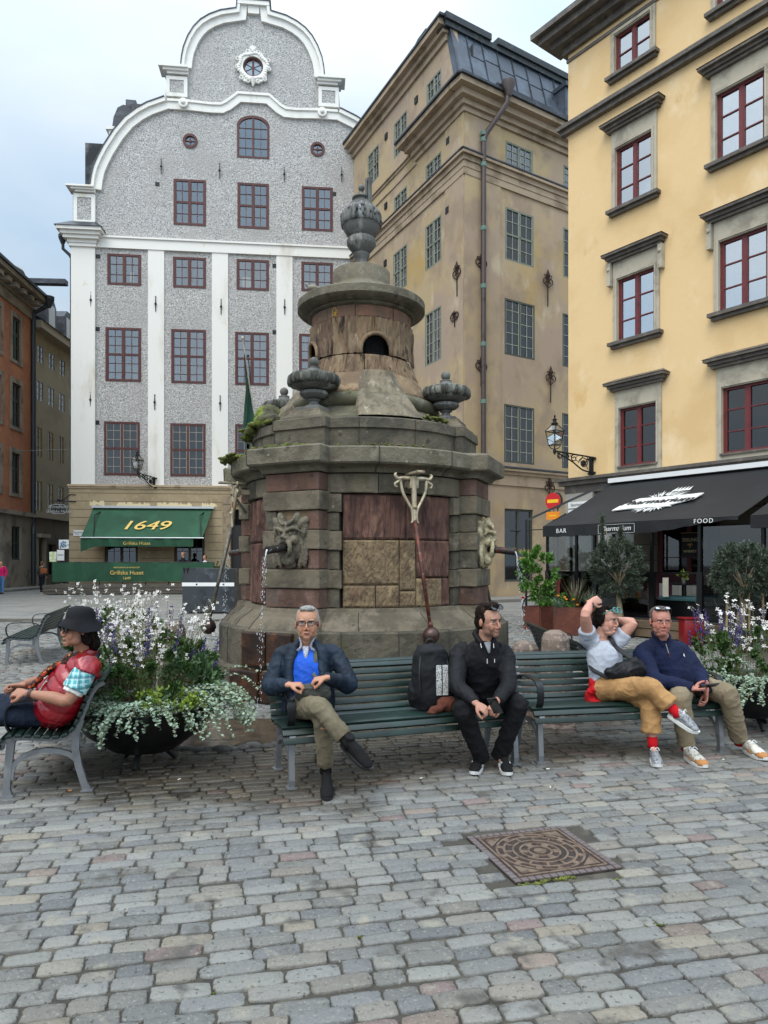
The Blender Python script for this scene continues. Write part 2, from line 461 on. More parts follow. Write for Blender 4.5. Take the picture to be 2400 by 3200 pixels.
# ---------------------------------------------------------------- manhole cover
cast = mat('cast_iron_cover', '#3b322f', .6, [('#4f443e', 9, .5, .7), ('#2e2a29', 30, .5, .65)], bump=(70,.4,.004), metal=.35)
mh = thing('manhole_cover', 'square cast iron manhole cover with ring and spoke pattern, set diagonally in the setts', 'manhole cover', (MHC.x, MHC.y, 0), atan2(MHU.y, MHU.x))
b_ = MB(); H = MHH
b_.box(-H, H, -H, H, -.04, -.002); b_.build('base_plate', cast, mh)
b_ = MB()
nb = 15
for sd in range(4):
    for i in range(nb):
        p0 = -H+2*H*i/nb; M = Matrix.Rotation(sd*pi/2, 4, 'Z')
        if i == nb-1: continue
        b_.bbox(p0+.003, p0+2*H/nb-.003, -H+.002, -H+.036, -.006, .004, .003, M)
b_.build('cobbled_frame', mat('cover_frame', '#6a5f5e', .6, [('#6f6b6a', 12, .5, .7)], metal=.3), mh)
b_ = MB(); q = H-.05
for sd in range(4):
    M = Matrix.Rotation(sd*pi/2, 4, 'Z')
    b_.box(-q, q-.012, -q, -q+.012, -.006, .005, M)
    b_.add([(-q+.03,-q+.03,.004),(-q+.13,-q+.03,.004),(-q+.03,-q+.13,.004),(-q+.03,-q+.03,-.006),(-q+.13,-q+.03,-.006),(-q+.03,-q+.13,-.006)],
           [(0,1,2),(0,3,4,1),(1,4,5,2),(2,5,3,0)], M)
rings = [(.245,.232),(.205,.192),(.155,.143),(.115,.104),(.07,.058),(.035,.0)]
for r1, r0 in rings:
    if r0 == 0: b_.lathe([(r1,-.006),(r1,.005),(0,.005)], seg=32)
    else: b_.lathe([(r1,-.006),(r1,.005),(r0,.005),(r0,-.006)], seg=48)
for i in range(12):
    M = Matrix.Rotation(2*pi*i/12, 4, 'Z'); b_.box(.205, .232, -.016, .016, -.006, .0045, M)
    M = Matrix.Rotation(2*pi*(i+.5)/12, 4, 'Z'); b_.box(.157, .19, -.006, .006, -.006, .0045, M)
    if i % 2: b_.box(.072, .104, -.018, .018, -.006, .0045, M)
b_.build('relief_pattern', mat('cover_relief', '#8d7b6d', .42, [('#6a594e', 20, .45, .65)], metal=.55), mh)
# moss tufts and litter on the setts
moss_m = mat('moss', '#4f5720', .95, [('#767a2c', 20, .5, .65), ('#33301a', 9, .5, .65)], bump=(60,1,.02))
b_ = MB(); rnd = random.Random(5)
def mossline(b_, p0, p1, n, r, rnd):
    for i in range(n):
        t = rnd.random(); p = p0.lerp(p1, t)+Vector((rnd.gauss(0,.014), rnd.gauss(0,.01), 0))
        b_.ball((p.x, p.y, -.008), (r*rnd.uniform(.5,1.3), r*rnd.uniform(.4,1), r*rnd.uniform(.4,.9)), 6, 4)
mossline(b_, gnd(1640,2762), gnd(1790,2735), 60, .012, rnd); mossline(b_, gnd(1500,2785), gnd(1640,2765), 20, .009, rnd)
mossline(b_, gnd(1110,2930), gnd(1130,2905), 14, .009, rnd); mossline(b_, gnd(1800,2760), gnd(1960,2740), 16, .008, rnd)
for (x, y) in ((585,3110),(900,2725),(1350,3110),(1960,2690),(2010,2890),(700,2560),(640,2390),(1010,2300)):
    p = gnd(x, y); mossline(b_, p, p+Vector((.1,.02,0)), 9, .008, rnd)
tag(b_.build('moss_in_joints', moss_m, smooth=True), 'green moss growing in the joints between the setts near the manhole', 'moss', kind='stuff')
butt_m = mat('cigarette_paper', '#d8d4c8', .8); tan_m = mat('filter_tan', '#b8733a', .8)
for i, (x, y, a, mm, lb) in enumerate(((218,2473,.3,tan_m,'orange cigarette butt on the setts between the feet of the red vest bench'),(560,2437,1.1,butt_m,'white cigarette butt lying below the left black planter bowl'),(1016,2500,2.0,butt_m,'white cigarette butt beside the sole of the old man with crossed legs'),
        (1316,2434,.8,butt_m,'white cigarette butt left of the striped black trainers'),(1712,2405,.2,butt_m,'white cigarette butt right of the middle bench leg'),(1720,2462,1.4,butt_m,'white cigarette butt in front of the right bench, nearest the camera there'),(2260,2375,.6,butt_m,'white cigarette butt between the tan and white shoes'))):
    p = gnd(x, y); b_ = MB(); d = Vector((cos(a), sin(a), 0))*.013
    b_.tube([p-d+Vector((0,0,.006)), p+d+Vector((0,0,.006))], .0042, 8)
    tag(b_.build('cigarette_butt', mm), lb, 'cigarette butt', 'litter on the setts')
# ================================================================ FACADES
K = 2400/1659.0
class Fac:
    """vertical wall plane: local x runs along it, local -y points out of it, z up"""
    def __init__(s, O, ang): s.O = Vector((O[0], O[1], 0)); s.a = ang; s.d = Vector((cos(ang), sin(ang), 0)); s.n = Vector((sin(ang), -cos(ang), 0))
    def sz(s, px, py):
        r = Vector(((px-1200)/FPX, 1, -(py-HZ)/FPX)); c = Vector((0, 0, CAMH))
        t = (s.O-c).dot(s.n)/r.dot(s.n); p = c+r*t
        return ((p-s.O).dot(s.d), p.z)
    def rect(s, x0, ya, yb, x1):
        """pixels: left x, top and bottom y at that left x, right x"""
        a = s.sz(x0, ya); b = s.sz(x0, yb); c = s.sz(x1, yb); return [a[0], c[0], b[1], a[1]]
    def rectc(s, x0, y0, x1, y1):
        xm, ym = (x0+x1)/2, (y0+y1)/2
        return [s.sz(x0, ym)[0], s.sz(x1, ym)[0], s.sz(xm, y1)[1], s.sz(xm, y0)[1]]
    def root(s, name, label, cat, group=None): return thing(name, label, cat, s.O, s.a, group)
def R4(r): x0, x1, z0, z1 = r; return [(x0,z0),(x1,z0),(x1,z1),(x0,z1)]
def circ(cx, cz, r, n=28): return [(cx+r*cos(2*pi*i/n), cz+r*sin(2*pi*i/n)) for i in range(n)]
wr = random.Random(21)
def window(house, r, cols, rows, fm, y=0.05, fw=.09, mw=.07, bar=.022, trans=(), gl=None, half=None, curtain=0, pelmet=0, bm=None, sillm=None, name='window', lab=None):
    """frame with mullion, transoms and glazing bars; pane and curtains as its pieces"""
    x0, x1, z0, z1 = r; gl = gl or GLASS; d = .07; bm = bm or fm
    b = MB()
    b.box(x0, x0+fw, y, y+d, z0, z1); b.box(x1-fw, x1, y, y+d, z0, z1)
    b.box(x0+fw, x1-fw, y+.002, y+d, z1-fw, z1); b.box(x0+fw, x1-fw, y+.002, y+d, z0, z0+fw)
    xm = (x0+x1)/2; hw = mw/2
    if cols > 1: b.box(xm-hw, xm+hw, y+.004, y+d-.002, z0+fw, z1-fw)
    tz = []
    for t in trans:
        z = z0+(z1-z0)*t; tz.append(z); b.box(x0+fw, x1-fw, y+.007, y+d-.004, z-hw, z+hw)
    w_ = b.build(name, fm, house)
    if lab: w_['label'] = lab
    g = MB()
    nb = cols//2 if cols > 1 else 1
    segs = ((x0+fw, xm-hw), (xm+hw, x1-fw)) if cols > 1 else ((x0+fw, x1-fw),)
    for (a, c) in segs:
        for i in range(1, nb):
            x = a+(c-a)*i/nb; g.box(x-bar/2, x+bar/2, y+.02, y+.045, z0+fw, z1-fw)
        for i in range(1, rows):
            z = z0+(z1-z0)*i/rows
            if any(abs(z-t) < .12 for t in tz): continue
            g.box(a, c, y+.022, y+.043, z-bar/2, z+bar/2)
        # sash edge
        e = bar*1.1
        g.box(a, a+e, y+.012, y+.05, z0+fw, z1-fw); g.box(c-e, c, y+.012, y+.05, z0+fw, z1-fw)
    g.build('glazing_bars', bm, w_)
    p = MB(); p.box(x0+fw*.6, x1-fw*.6, y+.052, y+.056, z0+fw*.6, z1-fw*.6); p.build('pane', gl, w_)
    if curtain:
        c = MB()
        for sd, wd in ((0, curtain), (1, curtain*.8)):
            if sd and curtain < .2: continue
            a = x0+fw if not sd else x1-fw-(x1-x0)*wd
            n = 18; vs = []
            for i in range(n+1):
                xx = a+(x1-x0)*wd*i/n; yy = y+.16+.025*sin(i*1.9+sd)
                vs += [(xx, yy, z0+.03), (xx, yy, z1-.03)]
            c.add(vs, [(2*i, 2*i+2, 2*i+3, 2*i+1) for i in range(n)])
        c.build('curtain', CURT, w_, fix=False)
    if sillm:
        s_ = MB(); s_.box(x0-.05, x1+.05, y-.07, y+.03, z0-.05, z0-.002); s_.build('sill', sillm, w_)
    return w_
def band_poly(pts, wd):
    """ribbon polygon along a polyline, inside offset wd (to the right of the direction of travel)"""
    n = len(pts); P = [Vector(p) for p in pts]; Q = []
    for i in range(n):
        a = P[max(i-1,0)]; c = P[min(i+1,n-1)]
        d1 = (P[i]-a).normalized() if i else (c-P[i]).normalized(); d2 = (c-P[i]).normalized() if i < n-1 else d1
        m = (Vector((d1.y,-d1.x))+Vector((d2.y,-d2.x)))
        m = m.normalized(); k = 1/max(.5, m.dot(Vector((d1.y,-d1.x))))
        Q.append(P[i]+m*wd*k)
    return P, Q
def band(mb, pts, wd, y0, y1):
    P, Q = band_poly(pts, wd); n = len(P)
    for i in range(n-1):
        vs = [(v.x, y, v.y) for y in (y0, y1) for v in (P[i], P[i+1], Q[i+1], Q[i])]
        fs = [(0,1,2,3),(7,6,5,4),(0,4,5,1),(2,6,7,3)]
        if i == 0: fs.append((3,7,4,0))
        if i == n-2: fs.append((1,5,6,2))
        mb.add(vs, fs)

# ---------------------------------------------------------------- silver gabled house
GO = at(224, 1760, 40.0); GA = radians(6.05); GF = Fac(GO, GA)
rough_m = mat('pebbledash', '#b4b2ae', .95, [('#838283', 15, .48, .58, (1,1,1), 9), ('#d2d0cb', 19, .51, .61, (1,1,1), 9), ('#a9a5a1', .35, .45, .75), ('#9b9692', .9, .60, .8, (1,1,.3))], bump=(11,1.0,.09,(1,1,1),9), bump2=(30,.8,.03))
plast_m = mat('white_plaster', '#dfddd6', .85, [('#c6c0b2', .7, .52, .72, (1,1,.3), 9), ('#d3c9b0', 2, .62, .7, (1,1,.4), 9), ('#b7b0a2', 1.4, .64, .76, (1,1,.15), 9)], bump=(6,.15,.02))
red_m = mat('oxblood_frame', '#4c201c', .6, [('#381814', 5, .5, .7)], bump=(20,.2,.01))
putty_m = mat('old_putty', '#8f8a80', .8)
cream_m = mat('cream_stucco', '#a09073', .9, [('#8f7f63', .7, .42, .7), ('#7c6f58', 2.4, .58, .75, (1,1,.4)), ('#b09d7a', 5, .55, .7)], bump=(18,.25,.02))
house = GF.root('silver_gabled_house', 'tall silver grey roughcast house with white pilasters and a curved Dutch gable', 'building')
G = lambda x, y: GF.sz(x, y)
def gz(x, y): return GF.sz(x, y)[1]
def gs(x, y=1000): return GF.sz(x, y)[0]
SC_ = gs(793, 600)                                   # gable axis
cur = [G(*p) for p in ((284,592),(288,560),(295,530),(308,500),(325,467),(358,416),(391,377),(427,350),(462,331),(516,312),(521,243),(521,215),(566,213),(568,190),(574,160),(588,125),(606,96),(628,74),(655,58),(690,45),(738,38),(741,9))]
# mirror the outline about the axis, so the whole gable is one symmetric shape
zt = cur[-1][1]
outl = [G(224,1519)]+[G(228,600)]+cur
outr = [(2*SC_-p[0], p[1]) for p in reversed(outl)]
W = 2*SC_
zb = G(224,1519)[1]
outline = [(outl[0][0], zb)]+outl[1:]+outr[:-1]+[(outr[-1][0], zb)]
wins = []
for rw, cols, rows, tr in (((375,388,445,487),4,4,(.5,)),((513,396,581,494),4,4,(.5,)),((652,404,719,499),4,4,(.5,)),
        ((232,549,305,616),4,3,()),((374,556,445,622),4,3,()),((511,561,581,627),4,3,()),((651,567,719,630),4,3,()),
        ((228,708,305,824),4,6,(.5,)),((370,712,445,828),4,6,(.5,)),((508,718,581,832),4,6,(.5,)),((646,722,719,835),4,6,(.5,)),
        ((225,911,302,1027),4,6,(.5,)),((368,915,444,1029),4,6,(.5,)),((508,917,581,1031),4,6,(.5,)),((646,918,719,1032),4,6,(.5,))):
    wins.append((GF.rectc(*[q*K for q in rw]), cols, rows, tr))
ar = GF.rectc(512*K, 250*K, 582*K, 342*K); arc_c = (ar[0]+ar[1])/2; arr = (ar[1]-ar[0])/2; spring = ar[3]-arr*.62
archp = [(ar[0],ar[2]),(ar[1],ar[2]),(ar[1],spring)]+[(arc_c+arr*cos(pi*i/12), spring+(ar[3]-spring)*sin(pi*i/12)) for i in range(1,12)]+[(ar[0],spring)]
rounds = [(G(411*K,305*K), .36), (G(686*K,323*K), .36), (G(547*K,147*K), .56)]
b = MB(); b.prism(outline, 0, .4, [R4(w[0]) for w in wins]+[archp]+[circ(c[0],c[1],r) for c, r in rounds])
b.build('roughcast_wall', rough_m, house)
for i, (r, c, ro, tr) in enumerate(wins):
    low = i >= 11
    window(house, r, c, ro, red_m, y=-.03, fw=.13, mw=.12, bar=.03, trans=tr, gl=GLASSD if low else GLASS, curtain=(.22 if i in (3,4,7,8,9,10) else 0), bm=putty_m if low else red_m)
shade_m = mat('lamp_shade', '#e9e6dd', .7, emit=('#fff3da', .35)); lt_ = [c for c in bpy.data.objects if c.parent == house and c.name.startswith('window')]
for i, fx in ((3,.74),(5,.28),(4,.6),(0,.7),(2,.72),(10,.3)):
    r = wins[i][0]; x = r[0]+(r[1]-r[0])*fx; b = MB()
    if i in (3,5): b.lathe([(.27,0),(.27,.42),(.0,.421)], c=(x,.55,r[2]+.45), seg=20); b.lathe([(.03,0),(.03,.45)], c=(x,.55,r[2]+.02), seg=8)
    else: b.lathe([(.09,0),(.12,.2),(.10,.22)], c=(x,.2,r[2]+.12), seg=12); b.tube([(x,.2,r[2]+.3),(x+.08,.2,r[2]+.55),(x+.18,.22,r[2]+.6)], .02, 5)
    b.build('table_lamp' if i in (3,5) else 'flower_pot', shade_m if i in (3,5) else WHITE, lt_[i])
# arched and round windows
b = MB(); inner = [(arc_c+(p[0]-arc_c)*.86, ar[2]+.1+(p[1]-ar[2])*.9) for p in archp]
b.prism(archp, -.03, .05, [inner]); b.box(arc_c-.06, arc_c+.06, -.026, .045, ar[2]+.1, ar[3]-.12)
aw = b.build('arched_window', red_m, house)
b = MB()
for i in range(1,4): b.box(ar[0]+.1, ar[1]-.1, .0, .02, ar[2]+(ar[3]-ar[2])*i/4.3-.015, ar[2]+(ar[3]-ar[2])*i/4.3+.015)
for sx in (-1,1): b.box(arc_c+sx*arr*.47-.015, arc_c+sx*arr*.47+.015, .002, .022, ar[2]+.1, ar[3]-.35)
b.build('glazing_bars', red_m, aw)
b = MB(); b.prism(inner, .03, .035); b.build('pane', GLASS, aw)
for i, ((cx, cz), r) in enumerate(rounds):
    b = MB(); b.prism(circ(cx,cz,r+.06), -.06, .05, [circ(cx,cz,r-.08)])
    if i < 2: b.box(cx-.02,cx+.02,-.02,.02,cz-r+.05,cz+r-.05); b.box(cx-r+.05,cx+r-.05,-.017,.017,cz-.02,cz+.02); b.prism(circ(cx,cz,.07,12),-.035,.03)
    else:
        b.box(cx-.06,cx+.06,-.03,.03,cz-r+.05,cz+r-.05)
        for a in (.45,-.45,pi-.45,pi+.45): b.tube([(cx,0,cz),(cx+(r-.05)*cos(a),0,cz+(r-.05)*sin(a))], .018, 6)
    rw_ = b.build('round_window', red_m, house)
    b = MB(); b.prism(circ(cx,cz,r-.05), .03, .035); b.build('pane', GLASS, rw_)
# white mouldings along the gable curves
lc = outl[2:]
lo = [p for p in lc[:10]]; up = [p for p in lc[12:]]
for mirror in (0, 1):
    f = (lambda p: (2*SC_-p[0], p[1])) if mirror else (lambda p: p)
    a1 = [f(p) for p in lo]; a2 = [f(p) for p in up]
    if mirror: a1 = a1[::-1]; a2 = a2[::-1]
    for aa in (a1, a2): b = MB(); band(b, aa, .61, -.16, .12); band(b, aa, .22, -.30, .57); b.build('gable_coping', plast_m, house)
roofm = mat('dark_sheet_metal', '#33363c', .45, [('#4a4f57', 2, .45, .7), ('#26282c', 6, .5, .7)], bump=(3,.15,.03), metal=.4)
for mirror in (0, 1):
    f = (lambda p: (2*SC_-p[0], p[1]+.06)) if mirror else (lambda p: (p[0], p[1]+.06))
    a1 = [f(p) for p in lo]; a2 = [f(p) for p in up]
    if mirror: a1 = a1[::-1]; a2 = a2[::-1]
    for aa in (a1, a2): b = MB(); band(b, aa, .06, -.34, .6); b.build('flashing', roofm, house)
topz = lc[-1][1]; tx = SC_-lc[-1][0]; b = MB()
b.box(SC_-tx-.05, SC_+tx+.05, -.36, .6, topz, topz+.06)
b.build('flashing', roofm, house)
b = MB(); b.box(SC_-tx+.0, SC_+tx-.0, -.32, .56, topz-.24, topz-.001); b.box(SC_-tx+.62, SC_+tx-.62, -.18, .1, topz-.66, topz-.25)
# belt moulding between the two gable tiers
bl = [(1054,347),(1000,344),(950,343),(905,338),(885,322),(862,305),(838,297),(760,293),(742,292),(725,305),(705,320),(690,327),(660,326),(590,318),(524,314)]
bp = [G(*p) for p in bl[::-1]]
zc = bp[-8][1] if 0 else None
half_ = [p for p in bp if p[0] <= SC_+.3][:-1]
hp = half_+[(2*SC_-p[0], p[1]) for p in reversed(half_)]
band(b, hp, .55, -.14, .02)
band(b, hp, .14, -.22, .02); b.build('gable_belt', plast_m, house)
# scrolls
for sx in (-1, 1):
    b = MB()
    cx, cz = G(575, 330); cx = SC_+sx*(SC_-cx)
    b.lathe([(0,-.1),(.26,-.1),(.26,.1),(0,.1)], seg=20, M=Matrix.Translation((cx,-.22,cz)) @ Matrix.Rotation(pi/2,4,'X'))
    b.ball((cx,-.34,cz), (.13,.1,.13), 12, 8); b.build('scroll', plast_m, house)
# corner pedestals of both tiers
for sx in (-1, 1):
    for (xa, xb, ya, yb, cy0, cy1, cxa, cxb) in ((233,300,705,609,609,588,214,300),(521,587,310,243,243,216,500,590)):
        b = MB(); s0, zt_ = G(xa, yb); s1, zb_ = G(xb, ya); c0, z1_ = G(cxa, cy1); c1, z0_ = G(cxb, cy0)
        f = lambda s: SC_+sx*(s-SC_) if sx > 0 else s
        def rng(a, c): a2, c2 = (a, c) if sx < 0 else (2*SC_-c, 2*SC_-a); return a2, c2
        a, c = rng(s0, s1); t = .2
        b.box(a, a+t, -.2, .5, zb_, zt_); b.box(c-t, c, -.2, .5, zb_, zt_); b.box(a+t, c-t, -.2, .5, zt_-t, zt_-.001); b.box(a+t, c-t, -.2, .5, zb_, zb_+t)
        a, c = rng(c0, c1)
        for k in range(3):
            dz = (z1_-z0_)/3; q = .22*(2-k)
            b.box(a+(q if sx < 0 else 0), c-(q if sx > 0 else 0), -.2-.12*k-.1, .5, z0_+dz*k, z0_+dz*(k+1)-.001)
        b.build('gable_pedestal', plast_m, house)
for sx in (-1, 1):
    for (xa, xb, ya, yb) in ((233,300,705,609),(521,587,310,243)):
        s0, zt_ = G(xa, yb); s1, zb_ = G(xb, ya)
        a, c = (s0, s1) if sx < 0 else (2*SC_-s1, 2*SC_-s0)
        b = MB(); b.box(a+.2, c-.2, -.16, .5, zb_+.2, zt_-.2); b.build('pedestal_panel', rough_m, house)
# cartouche round the top window
b = MB(); (cx, cz), r = rounds[2]
crt = []
for i in range(72):
    a = 2*pi*i/72; rr = 1.0+.06*sin(8*a+1)+.05*sin(5*a)+.05*cos(12*a)
    rr *= 1+.16*max(0, sin(a))**6
    crt.append((cx+.86*rr*cos(a)*(1.02), cz-.03+.92*rr*sin(a)))
b.prism(crt, -.16, .02, [circ(cx,cz,r+.02)])
for i in range(34):
    a = 2*pi*i/34; q = .80+.05*sin(6*a); b.ball((cx+q*cos(a), -.17, cz+.92*q*sin(a)), (.11,.06,.09), 8, 6)
for sx in (-1, 1):
    for (dx, dz, rr) in ((.30,.80,.16),(.88,.38,.13),(.93,-.12,.12),(.66,-.70,.15),(.28,-.86,.14)):
        b.lathe([(rr*.35,0),(rr*.5,.09),(rr*.8,.09),(rr,0)], seg=14, M=Matrix.Translation((cx+sx*dx,-.12,cz+dz)) @ Matrix.Rotation(pi/2,4,'X'))
for i in range(7):
    a = pi/2+(i-3)*.22; b.tube([(cx,-.18,cz+.82),(cx+.32*cos(a),-.2,cz+.82+.32*sin(a))], [.06,.03], 6)
b.tube([(cx,-.16,cz-.72),(cx,-.16,cz-1.15)], [.16,.04], 8)
b.build('cartouche', plast_m, house, smooth=True, angle=40)
# belt course, pilasters, corner capital
zbt = gz(333,741); zbb = gz(333,776)
b = MB(); b.box(gs(300)+.05, W-gs(300)+0, -.12, .02, zbb, zbt); b.box(gs(300)+.05, W-gs(300), -.2, .02, zbt-.08, zbt+.02)
b.build('belt_course', plast_m, house)
zlow = gz(300,1519)
for (xa, xb) in ((320,355),(458,493),(597,632)):
    b = MB(); b.box(gs(xa*K), gs(xb*K), -.07, .02, zlow+.02, zbb-.002); b.build('pilaster', plast_m, house)
for sx in (-1, 1):
    a, c = gs(228), gs(299,1200)
    if sx > 0: a, c = W-c, W-a
    b = MB(); b.box(a-.06, c, -.16, .5, zlow+.02, gz(260,775)); b.build('pilaster', plast_m, house)
    b = MB(); z0 = gz(260,775); dz = (gz(260,725)-z0)/5
    for k, q in enumerate((.10,.16,.34,.46,.62)):
        b.box(a-.06-q, c+q*.8, -.16-q, .6, z0+dz*k+.001, z0+dz*(k+1)); 
    b.build('corner_capital', plast_m, house)
    b = MB(); z1 = z0+dz*5; q = .70
    b.add([(a-.06-q,-.16-q,z1),(c+q*.8,-.16-q,z1),(c+q*.8,.6,z1),(a-.06-q,.6,z1),(a+.1,-.05,z1+.62),(c,-.05,z1+.62),(c,.6,z1+.62),(a+.1,.6,z1+.62)],
          [(0,3,2,1),(4,5,6,7),(0,1,5,4),(1,2,6,5),(2,3,7,6),(3,0,4,7)])
    b.build('capital_roof', roofm, house)
# ground floor: grooved stucco with openings
zg = gz(300,1519); b = MB()
gw = [GF.rectc(328,1690,432,1770), GF.rectc(545,1690,640,1770)]
door = GF.rectc(722,1592,760,1830); door[2] = 0
for q in gw: q[2] = .95; q[3] = 3.6
b.prism(R4([gs(218,1700), W+.2, 0.0, zg-.03]), -.10, .38, [R4(q) for q in gw]+[R4([door[0],door[1],.02,door[3]])])
b.build('ground_floor_wall', cream_m, house)
b = MB(); grv = mat('groove_shadow_stucco', '#6d5f4a', .95)
z = .5; 
while z < zg-.2:
    xs = gs(218,1700)
    cuts = sorted([(q[0]-.16, q[1]+.16) for q in gw if q[2]-.1 < z < q[3]+.2]+([(door[0]-.5, door[1]+.5)] if z < door[3]+.4 else []))
    for (c0, c1) in cuts+[(W+.2, 0)]:
        if c0 > xs: b.box(xs, c0, -.104, -.09, z-.018, z+.018)
        xs = c1
    z += .46
b.build('rustication_grooves', grv, house)
b = MB(); b.box(gs(214,1700), W+.3, -.22, .3, zg-.03, zg+.08); b.box(gs(214,1700)+.03, W+.2, -.16, .3, zg-.14, zg-.031); b.build('cornice', mat('cream_cornice','#b09c80',.85,[('#8d7b62',2,.5,.7)]), house)
flk = mat('flaked_plaster', '#cfc09a', .9); rnd = random.Random(4); b = MB()
for (x0, x1, y) in ((282,328,1572),(366,470,1576),(492,600,1577),(632,678,1578)):
    a0, z0 = G(x0, y); a1, _ = G(x1, y); n = int((a1-a0)/.06)
    pp = [(a0+(a1-a0)*i/n, z0-.12+rnd.uniform(-.05,.05)) for i in range(n+1)]+[(a1-(a1-a0)*i/n, z0+.08+rnd.uniform(-.09,.07)) for i in range(n+1)]
    b.prism(pp, -.1065, -.10)
b.build('flaked_patch', flk, house)
for q in gw: window(house, q, 4, 2, mat('brown_frame','#3b3128',.6) if q is gw[0] else MATS['brown_frame'], y=.0, fw=.12, mw=.1, gl=GLASSD, name='shop_window')
b = MB(); b.box(door[0]-.45, door[0]-.02, -.2, .1, 0, door[3]+.3); b.box(door[1]+.02, door[1]+.45, -.2, .1, 0, door[3]+.3); b.box(door[0]-.45, door[1]+.45, -.24, .1, door[3]+.301, door[3]+.75)
ds = b.build('stone_door_surround', mat('portal_stone','#8f8069',.85,[('#6f6350',3,.45,.7)],bump=(12,.4,.02)), house)
b = MB(); b.box(door[0], door[1], .2, .26, .02, door[3]-.9); b.build('door', mat('dark_door','#171513',.5), house)
b = MB()
for i in range(7):
    xx = door[0]+(door[1]-door[0])*(i+.5)/7
    b.tube([(xx,.15,door[3]-.88),(xx+.08,.15,door[3]-.6),(xx-.08,.15,door[3]-.3),(xx,.15,door[3]-.05)], .02, 6, smooth=4)
b.build('door_grille', IRON, house)
# body, roof and everything that closes the volume
b = MB(); b.box(.1, W-.1, .41, 16, 0, gz(300,745)); b.box(1.2, W-1.2, 1.5, 16, 0, gz(470,330)-.3); b.box(4.2, W-4.2, 1.4, 3, 20, gz(600,110)-.8)
# the interior is only a hollow behind the windows
o = b.build('house_body', cream_m, house); bpy.data.objects.remove(o)
b = MB(); zE = gz(300,745)
b.add([(.3,.41,0),(.3,16,0),(.3,16,zE),(.3,.41,zE)], [(0,1,2,3)]); b.add([(W-.3,.41,0),(W-.3,16,0),(W-.3,16,zE),(W-.3,.41,zE)], [(0,1,2,3)])
b.add([(.3,16,0),(W-.3,16,0),(W-.3,16,zE),(.3,16,zE)], [(0,1,2,3)])
b.build('side_wall', cream_m, house, fix=False)
b = MB()
prof = [(p[0]+.25, p[1]-.25) for p in lc[:10]]; prof += [(2*SC_-p[0], p[1]) for p in reversed(prof)]
for i in range(len(prof)-1):
    a, c = prof[i], prof[i+1]; b.add([(a[0],.41,a[1]),(c[0],.41,c[1]),(c[0],16,c[1]),(a[0],16,a[1])], [(0,1,2,3)])
b.build('roof', roofm, house, fix=False)
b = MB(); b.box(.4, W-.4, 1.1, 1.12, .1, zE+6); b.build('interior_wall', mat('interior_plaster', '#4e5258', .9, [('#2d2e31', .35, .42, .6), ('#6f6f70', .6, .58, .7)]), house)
# dormer behind the left shoulder of the gable
def PG(L): return [G(*p) for p in L]
b = MB(); b.prism(PG([(338,445),(336,372),(341,335),(354,304),(372,295),(380,297),(380,278),(413,281),(424,310),(445,345),(450,445)]), .9, 3.6); b.prism(PG([(395,300),(430,300),(455,335),(452,345),(430,330),(410,330)]), .7, .89); b.build('dormer', roofm, house)
b = MB(); b.prism(PG([(331,450),(331,386),(348,386),(348,450)]), .6, 1.6); b.prism(PG([(322,386),(322,375),(356,378),(352,386)]), .5, 1.7); b.build('dormer_pilaster', plast_m, house)
b = MB(); b.prism(PG([(266,600),(268,545),(281,493),(302,462),(322,460),(340,470),(330,600)]), .62, 2.4); b.build('dormer', roofm, house)
# drainpipe at the left corner
b = MB(); s0 = -.02
b.tube([(s0-.50,.1,gz(200,745)),(s0-.48,.1,gz(200,775)),(s0-.1,.05,gz(200,795)),(s0,.05,gz(200,806)),(s0,.05,.2)], .09, 8)
b.lathe([(.1,0),(.24,.35),(.24,.5)], c=(s0-.50,.1,gz(200,760)), seg=10)
b.build('drainpipe', mat('dark_pipe','#30353a',.5,metal=.4), house)
# wall anchors (iron cramps)
def anchor(house, s, z, h=.85, y=-.09):
    b = MB(); b.tube([(s,y,z-h/2),(s,y-.02,z),(s,y,z+h/2)], [.022,.03,.018], 6); b.ball((s,y-.03,z), .07, 8, 6); b.ball((s,y,z+h/2), .035, 6, 5)
    b.build('wall_anchor', IRON, house)
for (x, y) in ((349,362),(475,371),(614,379),(738,380),(198,650),(337,658),(478,664),(615,665),(197,865),(335,870),(476,872)):
    s, z = G(x*K, y*K); anchor(house, s, z, y=-.14 if x < 210 else -.1)
for (x, y) in ((340,398),(722,419),(212,554),(211,711),(210,913),(593,574),(593,718)):
    s, z = G(x*K, y*K); b = MB(); b.box(s-.12, s+.12, -.012, .05, z-.12, z+.12); b.build('vent', IRON, house)

# green shop awning "1649"
green_m = mat('green_canvas', '#1f4a33', .8, [('#27553c', 1.1, .45, .65), ('#18402b', .7, .5, .7)], bump=(2,.2,.05), bump2=(300,.1,.002))
gold_m = mat('gold_lettering', '#d8b860', .6)
aw_t = GF.root('green_awning', 'large green canvas awning with gold number 1649 over the restaurant windows', 'awning')
s0, z0 = G(294, 1588); s1, _ = G(665, 1588)
pr = 1.75
